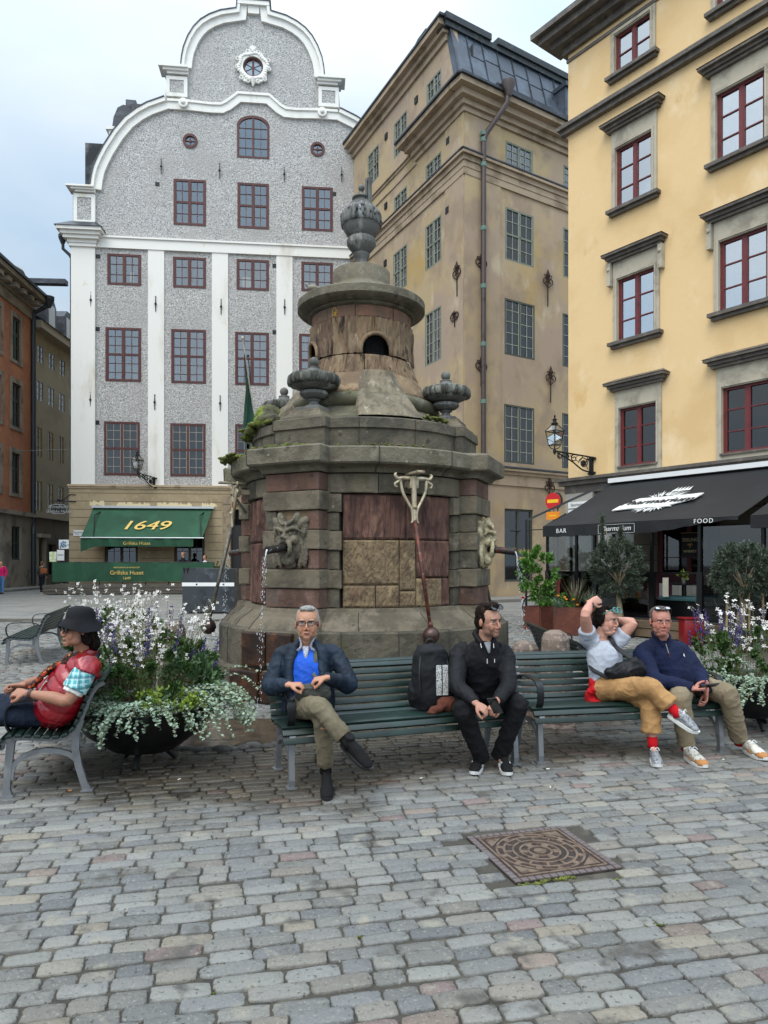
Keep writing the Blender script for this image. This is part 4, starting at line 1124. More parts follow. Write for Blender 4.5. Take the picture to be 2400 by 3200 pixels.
W1.append([W2[1][0], W2[1][1], W1[0][2], W1[0][3]])
pitch = W2[1][0]-W2[0][0]
for L_q in (W1, W2, W3, W4): L_q.append([L_q[1][0]+pitch, L_q[1][1]+pitch, L_q[1][2], L_q[1][3]])
YL = W1[2][1]+2.0
zcn = YF.sz(1776,1497)[1]; zEv = YF.sz(1776,158)[1]
b = MB(); b.prism(R4([0, YL, zcn-.02, zEv]), 0, .4, [R4(r) for L_q in (W1,W2,W3,W4) for r in L_q])
b.build('facade_wall', yel_m, yh)
for k, L_q in enumerate((W1,W2,W3,W4)):
    for j, r in enumerate(L_q):
        w_ = window(yh, r, 2, (2,3,3,3)[k], wine_m, y=.02, fw=.055, mw=.07, bar=.03, gl=GLASSD if k == 3 else GLASSB, curtain=.14 if k in (1,2) else 0)
        x0, x1, z0, z1 = r; b = MB(); t = .13
        top = z1+(.14 if k == 0 else .50)
        b.box(x0-t, x0, -.06, .02, z0-(.0 if k < 3 else .32), top); b.box(x1, x1+t, -.06, .02, z0-(.0 if k < 3 else .32), top)
        b.box(x0, x1, -.06, .02, z1, top); b.box(x0-.05, x1+.05, -.09, -.061, z1+.03, z1+.09); b.box(x0-.05,x0,-.09,-.061,z0,z1+.029); b.box(x1,x1+.05,-.09,-.061,z0,z1+.029)
        if k == 3: b.box(x0, x1, -.05, .02, z0-.32, z0-.04)
        b.build('surround', trim_m, w_)
        b = MB()
        if k < 3: b.box(x0-t-.1, x1+t+.1, -.20, .02, z0-.09, z0-.001); b.box(x0-t-.04, x1+t+.04, -.12, .02, z0-.17, z0-.091)
        else: b.box(x0-.03, x1+.03, -.1, .02, z0-.05, z0-.001)
        b.build('sill', drk_m, w_)
        if k:
            b = MB(); q = .12 if k != 2 else .2
            for (d0, d1, pj) in ((0,.07,.12),(.071,.15,.18),(.151,.22,.27)): b.box(x0-t-pj*.8, x1+t+pj*.8, -pj-.04, .02, top+d0, top+d1)
            z9 = top+.221; xa, xb = x0-t-.24, x1+t+.24
            b.add([(xa,-.33,z9),(xb,-.33,z9),(xb,.0,z9),(xa,.0,z9),(xa+.2,-.0,z9+.14),(xb-.2,-.0,z9+.14)], [(0,3,2,1),(0,1,5,4),(2,3,4,5),(0,4,3),(1,2,5)])
            b.build('hood', drk_m, w_)
            if k == 2:
                for xx in (x0-t-.14, x1+t+.02):
                    b = MB(); b.box(xx, xx+.12, -.16, .02, top-.62, top-.002); b.ball((xx+.06,-.17,top-.18), (.05,.03,.05), 8, 6); b.build('console', trim_m, w_)
b = MB(); z = YF.sz(1776,425)[1]; b.box(-.18, YL, -.16, .02, z, z+.13); b.box(-.24, YL, -.26, .02, z+.131, z+.24); b.build('string_course', drk_m, yh)
b = MB(); z = YF.sz(1776,194)[1]; b.box(-.04, YL, -.04, .02, z-.04, z+.05); b.build('thin_course', drk_m, yh)
b = MB()
for (d0,d1,q) in ((-.15,.05,.12),(.051,.22,.35),(.221,.40,.62),(.401,.55,.78)): b.box(-q, YL, -q, .4, zEv+d0, zEv+d1)
b.build('eaves_cornice', drk_m, yh)
b = MB()
for (d0,d1,q) in ((-.1,-.02,.30),(-.22,-.101,.2),(-.45,-.221,.08)): b.box(-q, YL, -q, .02, zcn+d0, zcn+d1)
b.build('shop_cornice', drk_m, yh)
lgt_m = mat('pale_grey_render', '#9d9a92', .85, [('#88857d', 1.2, .45, .7)])
og = [yr(2040,1620,1880,2190), yr(2230,1600,1900,2300)]
ops = [[1.0,2.2,.02,3.0],[2.9,4.6,.5,3.0],[5.6,7.4,.5,3.0]]
b = MB(); b.prism(R4([0, YL, 0, zcn-.45]), 0, .4, [R4(o) for o in ops]); b.build('ground_floor_wall', mat('taupe_rusticated_wall','#6d6455',.88,[('#5a5245',1,.45,.7)],bump=(14,.3,.01)), yh)
b = MB(); 
for i in range(1,9):
    xs = 0; z = .42*i
    for o in ops+[[YL,0,0,0]]:
        if not (o[2] < z < o[3]) and o[0] < YL: continue
        b.box(xs, o[0], -.004, .01, z-.012, z+.012); xs = o[1]
b.build('wall_groove', mat('groove_dark','#453f36',.9), yh)
b = MB(); b.box(0, .95, -.12, 0, 0, zcn-.46); b.build('white_corner_pier', lgt_m, yh)
for o in ops[1:]: window(yh, o, 2, 2, wine_m, y=.05, fw=.09, gl=GLASSD, name='shop_window')
b = MB(); b.box(1.0,1.57,.06,.12,.02,3.0); b.build('door', mat('pale_door','#b9bab8',.5), yh); b = MB(); b.box(1.6,2.2,.06,.12,.02,3.0); b.build('door', MATS['pale_door'], yh)
b = MB(); b.add([(0,.4,0),(0,9,0),(0,9,zEv+.4),(0,.4,zEv+.4)], [(0,1,2,3)]); b.add([(0,9,0),(YL,9,0),(YL,9,zEv+.4),(0,9,zEv+.4)], [(0,1,2,3)]); b.add([(YL,.4,0),(YL,9,0),(YL,9,zEv+.4),(YL,.4,zEv+.4)], [(0,1,2,3)])
b.build('side_wall', yel_m, yh, fix=False)
b = MB(); b.add([(-.8,-.78,zEv+.56),(YL,-.78,zEv+.56),(YL,9,zEv+5),(-.8,9,zEv+5)], [(0,1,2,3)]); b.build('roof', roofm, yh, fix=False)
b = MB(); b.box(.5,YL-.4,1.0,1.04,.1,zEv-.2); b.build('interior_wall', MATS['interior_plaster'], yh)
# corner lantern on the yellow house
s, z = YF.sz(1862, 1462); P = YF.O+YF.d*YF.sz(1850,1450)[0]+YF.n*.02; P.z = YF.sz(1850,1440)[1]
tgt = Vector((-1,-.02,0)); lantern('large black wall lantern on scrolled bracket at the corner of the yellow house', P, atan2(-.35,-1.0), 1.22, .98)

# ================================================================ STREET ON THE LEFT
OY = 46.0; o1 = at(96, 1760, OY); dO = Vector((-130, 2219, 0)).normalized()
O0 = Vector((o1.x, o1.y, 0))-dO*26; OF = Fac(O0, atan2(dO.y, dO.x))
or_m = mat('orange_stucco', '#a66d4c', .9, [('#956043', .7, .42, .66), ('#b17b5b', 1.7, .55, .72)], bump=(8,.2,.02))
gr_m = mat('grey_green_stucco', '#968d78', .9, [('#877e6a', .7, .45, .7), ('#a39a84', 2, .56, .72)], bump=(8,.2,.02))
tp_m = mat('taupe_stone', '#8a8071', .9, [('#5c554b', 1, .45, .7)], bump=(12,.3,.01))
dgf = mat('dark_teal_frame', '#2f3a38', .6)
oh = OF.root('orange_house', 'burnt orange house with grey window surrounds and bracketed cornice at the left edge', 'building')
ze = OF.sz(93, 997)[1]; zb1 = OF.sz(93,1605)[1]
orow = []
for (x0, ya, yb, x1) in ((38,985,1120,64),(37,1192,1330,65),(36,1412,1540,63)):
    r = OF.rect(x0, ya, yb, x1); orow.append(r)
pit = 2.55
orow = [[r[0]-pit*k, r[1]-pit*k, r[2], r[3]] for r in orow for k in range(7)]
gwo = OF.rect(30,1643,1750,60); gl_ = [[gwo[0]-pit*k, gwo[1]-pit*k, gwo[2], gwo[3]] for k in range(7)]
b = MB(); b.prism(R4([0,26,zb1,ze]), 0, .3, [R4(r) for r in orow]); b.build('facade_wall', or_m, oh)
b = MB(); b.prism(R4([0,26,0,zb1-.02]), -.12, .3, [R4(r) for r in gl_]); b.build('ground_floor_wall', tp_m, oh)
for r in orow: 
    w_ = window(oh, r, 2, 3, dgf, y=.08, fw=.12, mw=.12, bar=.05, gl=GLASSD, trans=(.62,)); b = MB(); b.prism(R4([r[0]-.25,r[1]+.25,r[2]-.2,r[3]+.3]), -.05, .02, [R4(r)]); b.build('surround', tp_m, w_)
    w_.name = 'window'
for r in gl_: window(oh, r, 2, 2, dgf, y=.0, fw=.12, gl=GLASSD)
b = MB(); b.box(0,26.1,-.35,0,zb1-.25,zb1-.001); b.build('string_course', tp_m, oh)
b = MB(); b.box(0,26.2,-.12,.0,ze+.001,ze+1.1); b.box(0,26.3,-.3,0,ze+1.101,ze+1.3); b.box(0,26.3,-.35,0,ze+1.8,ze+2.0); b.box(0,26.3,-1.0,0,ze+2.001,ze+2.5); b.build('cornice', tp_m, oh)
for i in range(26): b = MB(); b.box(i+.2,i+.65,-.8,-.0,ze+1.31,ze+1.79); b.build('cornice_bracket', tp_m, oh)
b = MB(); b.box(-1,26.5,-1.15,.2,ze+2.501,ze+2.8); b.box(0,26.2,.21,6,ze+2.6,ze+4.2); b.build('roof', roofm, oh)
b = MB(); b.add([(26,.3,0),(26,8,0),(26,8,ze+2.6),(26,.3,ze+2.6)], [(0,1,2,3)]); b.build('side_wall', or_m, oh, fix=False)
b = MB(); b.box(.4,25.6,1.0,1.05,.1,ze); b.build('interior_wall', MATS['interior_plaster'], oh)
b = MB(); b.tube([(26.1,-1.1,ze+1.2),(26.1,-.9,ze+.9),(26.05,-.15,ze+.4),(26.05,-.15,zb1-.6),(25.7,-.3,zb1-1.3),(25.7,-.3,.2)], .15, 8); b.lathe([(.14,-.4),(.36,.1),(.36,.3)], c=(26.1,-1.1,ze+1.25), seg=8); b.build('drainpipe', MATS['dark_pipe'], oh)
hb = OF.sz(128, 900)
hz_ = at(115, 900, 44).z
b = MB(); b.bbox(24.2,26.6,.5,1.8,ze+2.7,ze+5.3,.1); b.ball((25.4,1.1,ze+5.3),(1.1,.9,.45),12,8); b.build('hoist_dormer', mat('pale_stone_dormer','#8d8474',.9), oh)
b = MB(); b.M = None; b.box(24.9,25.4,-2.6,.5,ze+3.6,ze+4.15); b.build('hoist_beam', MATS['dark_sheet_metal'], oh)
for o in children(oh):
    if o.name.split('.')[0] in ('cornice','cornice_bracket','roof','hoist_dormer','hoist_beam'): o.scale.z = .55; o.location.z = ze*.45
# second house further along the lane
o2 = at(101, 1760, 46.4); d2 = Vector((-36, 2219, 0)).normalized(); SF = Fac(Vector((o2.x,o2.y,0)), atan2(d2.y,d2.x))
sh = SF.root('grey_house', 'grey green plastered house with small windows far down the lane on the left', 'building')
zl = SF.sz(110,1590)[1] if False else SF.sz(100,1610)[1]
srows = []
for (x0, ya, yb, x1) in ((116,1072,1130,138),(114,1184,1250,137),(113,1330,1425,133),(111,1500,1598,133)):
    r = SF.rect(x0, ya, yb, x1); srows.append(r)
pitch2 = SF.sz(152,1300)[0]-SF.sz(116,1300)[0]; SL = pitch2*8+1
ss = [[r[0]+pitch2*k, r[1]+pitch2*k, r[2], r[3]] for r in srows for k in range(7)]
zse = SF.sz(107,1030)[1]
b = MB(); b.prism(R4([0,SL,zl,zse]), 0, .3, [R4(r) for r in ss]); b.build('facade_wall', gr_m, sh)
dr = [.5,1.3,.02,2.9]; shp = [[2.2,3.4,.8,2.9],[4.2,5.2,.02,2.9]]
b = MB(); b.prism(R4([0,SL,0,zl-.01]), -.05, .3, [R4(dr)]+[R4(q) for q in shp]); b.build('ground_floor_wall', mat('brown_grey_render','#5d5446',.9,[('#4b4439',1,.45,.7)]), sh)
tan_f = mat('tan_frame','#8b7748',.7)
for i, r in enumerate(ss): window(sh, r, 2, 3, tan_f if i >= 14 else mat('putty_frame','#8c8878',.7) if 'putty_frame' not in MATS else MATS['putty_frame'], y=.0, fw=.07, mw=.07, bar=.03, gl=GLASSD if i >= 14 else GLASS)
b = MB(); b.box(dr[0]-.3,dr[1]+.3,-.5,0,dr[3]+.4,dr[3]+.65); b.box(dr[0]-.25,dr[0],-.2,0,0,dr[3]+.39); b.box(dr[1],dr[1]+.25,-.2,0,0,dr[3]+.39); b.build('door_portal', mat('pale_portal','#958c7c',.85), sh)
b = MB(); b.box(dr[0],dr[1],.1,.15,.02,dr[3]); b.build('door', mat('brown_door','#2e2620',.6), sh)
b = MB(); b.box(0,SL,-.2,0,zl-.1,zl+.05); b.box(-.2,SL,-.7,0,zse,zse+.5); b.build('cornice', MATS['pale_portal'], sh)
b = MB(); b.add([(0,-.8,zse+.5),(SL,-.8,zse+.5),(SL,5,zse+4.5),(0,5,zse+4.5)], [(0,1,2,3)]); b.add([(0,-.8,zse+.5),(0,5,zse+4.5),(0,5,zse+.3)], [(0,1,2)]); b.build('roof', roofm, sh, fix=False)
for k in (1.8, 4.6):
    b = MB(); b.prism([(k,zse+.8),(k,zse+2.4),(k+.4,zse+2.9),(k+1.1,zse+2.9),(k+1.5,zse+2.4),(k+1.5,zse+.8)], -.1, 2.5); d_ = b.build('dormer', roofm, sh)
    b = MB(); b.box(k+.3,k+1.2,-.14,-.101,zse+1.0,zse+2.4); b.build('dormer_window', MATS['pale_door'], d_)
b = MB(); b.box(.4,SL-.4,1.0,1.05,.1,zse); b.build('interior_wall', MATS['interior_plaster'], sh)
# building closing the lane, so no gap shows sky at street level
cF = Fac(at(20, 1760, 72)-Vector((14,0,CAMH-CAMH)), 0.05)
ch = cF.root('end_house', 'dim grey plastered house closing the end of the lane', 'building')
b = MB(); cw = [[3+2.6*i, 4.2+2.6*i, 2.5+3.4*j, 4.6+3.4*j] for i in range(7) for j in range(4)]
b.prism(R4([0,24,0,17]), 0, .4, [R4(q) for q in cw]); b.build('facade_wall', gr_m, ch)
for q in cw: window(ch, q, 2, 2, dgf, y=.05, fw=.1, gl=GLASSD)
b = MB(); b.box(-.5,24.5,-.5,8,17,17.5); b.build('roof', roofm, ch)
b = MB(); b.box(.4,23.6,1,1.05,0,16.5); b.build('interior_wall', MATS['interior_plaster'], ch)
# raised pavement along the brown house
kerb_m = mat('granite_kerb', '#7b7872', .85, [('#65625d', 3, .45, .7)], bump=(30,.4,.01))
b = MB(); X = HR.X; M = Matrix.Translation(BR.O) @ Matrix.Rotation(BR.a,4,'Z'); b.box(-2.2, RW, -2.2, -.05, 0, .10, M); b.box(-2.35, RW, -2.38, -2.201, 0, .115, M)
tag(b.build('pavement', kerb_m), kind='structure')
b = MB(); b.box(-.4, 26, -1.6, -.13, 0, .12, Matrix.Translation(OF.O) @ Matrix.Rotation(OF.a,4,'Z')); tag(b.build('lane_pavement', kerb_m), kind='structure')
# ================================================================ FOUNTAIN (stone pump house)
FC = Vector((-.315, 9.9, 0))
ft = thing('stone_fountain', 'massive round sandstone pump fountain with mask spouts, pump handles and stone urns', 'fountain', FC)
def stone(name, c, ls=(), b1=(9,.9,.035,(1,1,1),9), rough=.92):
    return mat(name, c, rough, list(ls)+[('#2e2a24', 5, .60, .74, (1,1,1), 9), ('#a59c88', 3, .66, .78, (1,1,.25), 9)], bump=b1, bump2=(60,.7,.008))
grey_st = stone('grey_sandstone', '#6a6150', [('#524b3e', 2.2, .42, .62), ('#6f6657', 4, .52, .66), ('#544f38', 1.2, .60, .74), ('#8a8271', 9, .64, .74), ('#3a3730', 1.6, .62, .76, (1,1,.3))])
grey2_st = stone('dark_sandstone', '#5a5345', [('#444036', 2.4, .42, .62), ('#5f594b', 5, .52, .66), ('#474530', 1.3, .58, .72), ('#7d7666', 10, .66, .74)])
red_st = stone('red_sandstone', '#654b3f', [('#4f3a31', 3, .42, .6, (1,1,.5)), ('#6e564d', 5, .52, .66, (1,1,.5)), ('#544b43', 1.4, .55, .7), ('#7e6f63', 12, .66, .76)])
tan_st = stone('tan_sandstone', '#7d6850', [('#6b5844', 2.5, .42, .6), ('#8f7a5e', 5, .5, .66), ('#5f4a3b', 1.2, .55, .7), ('#946a4c', .9, .6, .72)])
rus_st = mat('rusticated_sandstone', '#7f6a52', .95, [('#624f40', 3.2, .42, .6, (1,1,.22)), ('#8b7a63', 7, .52, .68, (1,1,.3)), ('#7f5f4b', 1.1, .56, .7), ('#352d26', 11, .54, .64, (1,1,.22), 8), ('#a08f76', 9, .60, .70, (1,1,.3), 8)], bump=(16,1.0,.06,(1,1,.18),4), bump2=(60,.5,.01))
rusr_st = mat('vermiculated_red_stone', '#60443a', .95, [('#412d28', 7, .42, .6, (1,1,.35), 8), ('#7b5c4d', 6, .54, .70, (1,1,.4), 8), ('#7d6558', 1.3, .60, .74)], bump=(17,1.0,.06,(1,1,.12),3), bump2=(60,.4,.008))
rust_tan = mat('vermiculated_tan_stone', '#78664e', .95, [('#5f4f3c', 7, .44, .62, (1,1,.7), 9), ('#93805f', 4, .52, .70, (1,1,.6), 9), ('#6a4a3c', 1.6, .56, .68), ('#3a3128', 30, .62, .70, (1,1,.6))], bump=(22,.9,.04,(1,1,.6),6), bump2=(60,.4,.008))
wetb = mat('rusty_wet_stone', '#3a2417', .35, [('#24170f', 3, .42, .62), ('#57331b', 5, .55, .7)], bump=(10,.5,.02))
lead_m = mat('weathered_lead_stone', '#63635f', .75, [('#484845', 4, .44, .60, (1,1,.4), 9), ('#8a8a85', 5, .56, .68, (1,1,.25), 9), ('#30302e', 2, .62, .76)], bump=(24,.4,.01))
lich_m = mat('drip_lichen_stone', '#56564f', .9, [('#35352f', 14, .44, .58, (1,1,.15)), ('#7c7c72', 18, .54, .68, (1,1,.18)), ('#4c5030', 3, .6, .72)], bump=(20,1.0,.04,(1,1,.1),4))
cap_st = stone('cap_stone', '#6c6555', [('#565042', 2.5, .42, .62), ('#7a7566', 6, .54, .68), ('#5b5a3c', 1.4, .58, .72), ('#918c7e', 14, .64, .74)])
mortar_m = mat('old_mortar', '#3a362f', .95)
def pol(r, a, z=0): return Vector((r*cos(a), r*sin(a), z))
PA = [radians(a) for a in (-117, -21, 63, 159)]
PW = .375                                                # half width of a pier
R_W = 1.50; R_P = 1.71
rnd = random.Random(31)
def blk(mb, r0, r1, a0, a1, z0, z1, seg=6, g=.004, bev=.012, jit=.0):
    """one curved ashlar between two radii with chamfered outer edges"""
    n = seg; vs = []; j1 = rnd.uniform(-jit, jit)
    r1 = r1+j1; ga = g/r1; a0 += ga; a1 -= ga; z0 += g; z1 -= g; ba = bev/r1
    prof = [(r0, z0), (r1-bev, z0), (r1, z0+bev), (r1, z1-bev), (r1-bev, z1), (r0, z1)]
    for i in range(n+1):
        t = i/n
        for k, (r, z) in enumerate(prof):
            aa = a0+(a1-a0)*t; rr = r
            if i in (0, n) and 2 <= k <= 3: rr = r-bev
            vs.append(pol(rr, aa, z))
    m = len(prof); fs = []
    for i in range(n):
        for k in range(m): fs.append((i*m+k, (i+1)*m+k, (i+1)*m+(k+1) % m, i*m+(k+1) % m))
    fs += [tuple(range(m))[::-1], tuple(n*m+k for k in range(m))]
    mb.add(vs, fs)
def rslab(mb, r0, r1, a0, a1, z0, z1, amp=.014, fv=46, fz=3.2, g=.005, taper=0.0):
    """stone with a furrowed face: a fine grid carried on a curved block"""
    ga = g/r1; a0 += ga; a1 -= ga; z0 += g; z1 -= g; na = max(4, int((a1-a0)*r1/.011)); nz = max(4, int((z1-z0)/.022)); vs = []; s0 = rnd.uniform(0, 50)
    for i in range(na+1):
        u = i/na; a = a0+(a1-a0)*u
        for j in range(nz+1):
            v = j/nz; z = z0+(z1-z0)*v; e = min(1, min(u, 1-u)*(a1-a0)*r1/.022, min(v, 1-v)*(z1-z0)/.022)
            w = mnoise.noise(V3(a*fv*r1, z*fz, s0)); q = abs(w)*2-.45+.5*mnoise.noise(V3(a*fv*r1*2.3, z*fz*3, s0+9))+.35*mnoise.noise(V3(a*9, z*9, s0))
            vs.append(pol(r1+taper*(1-v)-.016*(1-e)+amp*max(-1.2, q)*e, a, z))
    m = len(vs); n1 = nz+1; vs += [pol(r0, a0+(a1-a0)*i/na, z) for i in range(na+1) for z in (z0, z1)]
    fs = [(i*n1+j, (i+1)*n1+j, (i+1)*n1+j+1, i*n1+j+1) for i in range(na) for j in range(nz)]
    for i in range(na): fs += [(i*n1, m+2*i, m+2*i+2, (i+1)*n1), (i*n1+nz, (i+1)*n1+nz, m+2*i+3, m+2*i+1)]
    fs += [tuple(range(n1))+(m+1, m), tuple(na*n1+j for j in range(n1))+(m+2*na+1, m+2*na)]
    mb.add(vs, fs)
V3 = lambda *a: Vector(a)
def ring(mb_choose, r0, r1, z0, z1, a0, a1, n, jit=.01, off=0, **kw):
    for i in range(n):
        u0 = a0+(a1-a0)*(i+ (off if i else 0))/n; u1 = a0+(a1-a0)*(i+1+(off if i < n-1 else 0))/n
        blk(mb_choose(i), r0, r1, u0, u1, z0, z1, jit=jit, **kw)
cores = MB(); cores.lathe([(R_W-.12,.0),(R_W-.12,3.0)], seg=48); cores.lathe([(1.30,2.9),(1.30,3.3)], seg=48)
cores.build('masonry_core', mortar_m, ft)
# --- curved wall panels between the piers, split into slabs of several stones
B = {k: MB() for k in ('g','d','r','t','rr','rt')}
MM = {'g': grey_st, 'd': grey2_st, 'r': red_st, 't': tan_st, 'rr': rusr_st, 'rt': rust_tan}
def flush(name):
    for k in B:
        if B[k].v: B[k].build(name, MM[k], ft)
        B[k] = MB()
for pi_ in range(4):
    a0 = PA[pi_]; a1 = PA[(pi_+1) % 4]; a1 += 2*pi if a1 < a0 else 0
    da = math.asin((PW-.0)/R_P); s0, s1 = a0+da*1.12, a1-da*1.12; wq = s1-s0
    jq = .16/R_W                                             # quoin strip beside each pier
    p0, p1 = s0+jq, s1-jq
    if pi_ == 0: lay = [('rr',0,.53,1.88,2.42),('rr',.53,1,1.88,2.42),('rt',0,.47,1.34,1.88),('rt',.47,.62,1.27,1.88),('rr',.62,1,1.42,1.88),('rt',0,.27,1.07,1.34),('rt',.27,.47,1.07,1.34),('rt',.47,.62,1.07,1.27),('rt',.62,.90,1.07,1.42),('rr',.90,1,1.07,1.42)]
    else:
        lay = [('rr',0,.5,1.86,2.42),('rr',.5,1,1.86,2.42),('rr',0,.5,1.07,1.86),('rr',.5,1,1.07,1.86)]
    for (k, q0, q1, z0, z1) in lay: rslab(B[k], R_W-.2, R_W+.02, p0+(p1-p0)*q0, p0+(p1-p0)*q1, z0, z1, amp=.013 if k == 'rr' else .010, fv=40 if k == 'rr' else 22, fz=4.5 if k == 'rr' else 11)
    zq = [1.07,1.30,1.52,1.75,1.98,2.20,2.42]
    for i in range(6):
        for (u0, u1) in ((s0-.02, p0-(.0 if i % 2 else .02)), (p1+(.0 if i % 2 else .02), s1+.02)):
            blk(B['g' if (i+pi_) % 2 else 'd'], R_W-.2, R_W+(.09 if i % 2 else .06), u0, u1, zq[i], zq[i+1], seg=2, jit=.006)
    for i in range(3): blk(B['g' if i != 1 else 'd'], R_W-.3, R_W+.06, s0-.03+(wq+.06)*i/3, s0-.03+(wq+.06)*(i+1)/3, 2.425, 2.66, seg=8)
    flush('wall_stone')
# --- piers: square quoined shafts facing outward
def pier_M(a): return Matrix.Rotation(a+pi/2, 4, 'Z')        # local -y points outward, x across
zq = [1.07,1.30,1.53,1.76,1.99,2.22,2.45,2.665]
for a in PA:
    M = pier_M(a)
    for i in range(7):
        proud = .025 if i in (1,3,5) else .0
        if i in (2,3,4):
            segs = [(-PW,-.225),(.225,PW)]; b = B['g' if i == 3 else 'd']; k2 = ['r','g','r'][i-2]
            b.bbox(-PW-proud, -.225, -R_P-proud, -1.2, zq[i]+.004, zq[i+1]-.004, .012, M)
            B[k2].bbox(.225, PW+proud, -R_P-proud, -1.2, zq[i]+.004, zq[i+1]-.004, .012, M)
            B['r' if i == 2 else 't'].bbox(-.221, .221, -R_P+.03, -1.2, zq[i]+.002, zq[i+1]-.002, .004, M)
        else:
            k = {0:'r',1:'g',5:'g',6:'r'}[i]
            B[k].bbox(-PW-proud, PW+proud, -R_P-proud, -1.2, zq[i]+.004, zq[i+1]-.004, .014, M)
    flush('pier_stone')
# --- plinth courses
def outline(rw, rp, pw, n=10):
    """closed plan of drum with piers, as points"""
    P = []
    for i in range(4):
        a0 = PA[i]; a1 = PA[(i+1) % 4]; a1 += 2*pi if a1 < a0 else 0
        M = pier_M(a0)
        P += [(M @ Vector((-pw, -rp, 0))).to_2d(), (M @ Vector((pw, -rp, 0))).to_2d()]
        da = math.asin(min(.95, pw/rw))
        for k in range(n+1):
            t = a0+da+(a1-a0-2*da)*k/n; P.append(Vector((rw*cos(t), rw*sin(t))))
    return P
def tier(mb, levels, close=True):
    """levels: (rw, rp, pw, z)"""
    L_ = [outline(*l[:3]) for l in levels]; n = len(L_[0]); vs = []
    for l, P in zip(levels, L_): vs += [(p.x, p.y, l[3]) for p in P]
    fs = [(j*n+i, j*n+(i+1) % n, (j+1)*n+(i+1) % n, (j+1)*n+i) for j in range(len(levels)-1) for i in range(n)]
    if close: fs += [tuple(range(n))[::-1], tuple((len(levels)-1)*n+i for i in range(n))]
    mb.add(vs, fs)
def joints(mb, levels, every=3, w=.006):
    L_ = [outline(*l[:3]) for l in levels]; n = len(L_[0])
    for i in range(0, n, every):
        mb.tube([(L_[j][i].x*1.0008, L_[j][i].y*1.0008, levels[j][3]) for j in range(len(levels))], w, 4)
lv = [(1.83,1.93,.46,.82),(1.80,1.90,.44,.86),(1.77,1.87,.43,.90),(1.66,1.80,.40,.97),(1.60,1.77,.39,1.02),(1.585,1.755,.385,1.066)]
b = MB(); tier(b, lv); b.build('sloping_plinth', grey_st, ft)
b = MB(); joints(b, lv[:-1], 4); b.build('mortar_joint', mortar_m, ft)
lv = [(1.93,1.96,.52,.36),(1.925,1.955,.515,.80),(1.91,1.94,.505,.818)]
b = MB(); tier(b, lv); b.build('lower_plinth', grey2_st, ft)
b = MB(); joints(b, lv, 3); b.build('mortar_joint', mortar_m, ft)
lv = [(2.03,2.06,.60,.0),(2.02,2.05,.59,.33),(2.0,2.03,.57,.358)]
b = MB(); tier(b, lv); b.build('foot_course', grey2_st, ft)
# rust-stained wet slabs under the left spout
M = pier_M(PA[0]); b = MB(); b.bbox(-.50,-.16,-2.02,-1.8,.40,.80,.02,M); b.bbox(-.15,.20,-2.02,-1.8,.40,.80,.02,M); b.bbox(-.58,-.18,-2.14,-1.9,.0,.37,.02,M); b.bbox(-.17,.16,-2.12,-1.9,.0,.35,.02,M)
b.build('rust_stained_slab', wetb, ft)
# --- main cornice
lv = [(1.58,1.75,.41,2.668),(1.61,1.78,.42,2.71),(1.65,1.81,.44,2.73),(1.75,1.88,.50,2.75),(1.77,1.90,.51,2.77),(1.775,1.905,.515,2.935),(1.74,1.88,.50,2.955),(1.3,1.4,.3,3.02)]
b = MB(); tier(b, lv); b.build('main_cornice', cap_st, ft)
b = MB(); joints(b, [(l[0]+.001,l[1]+.001,l[2]+.001,l[3]) for l in lv[:-1]], 5, .007); b.build('mortar_joint', mortar_m, ft)
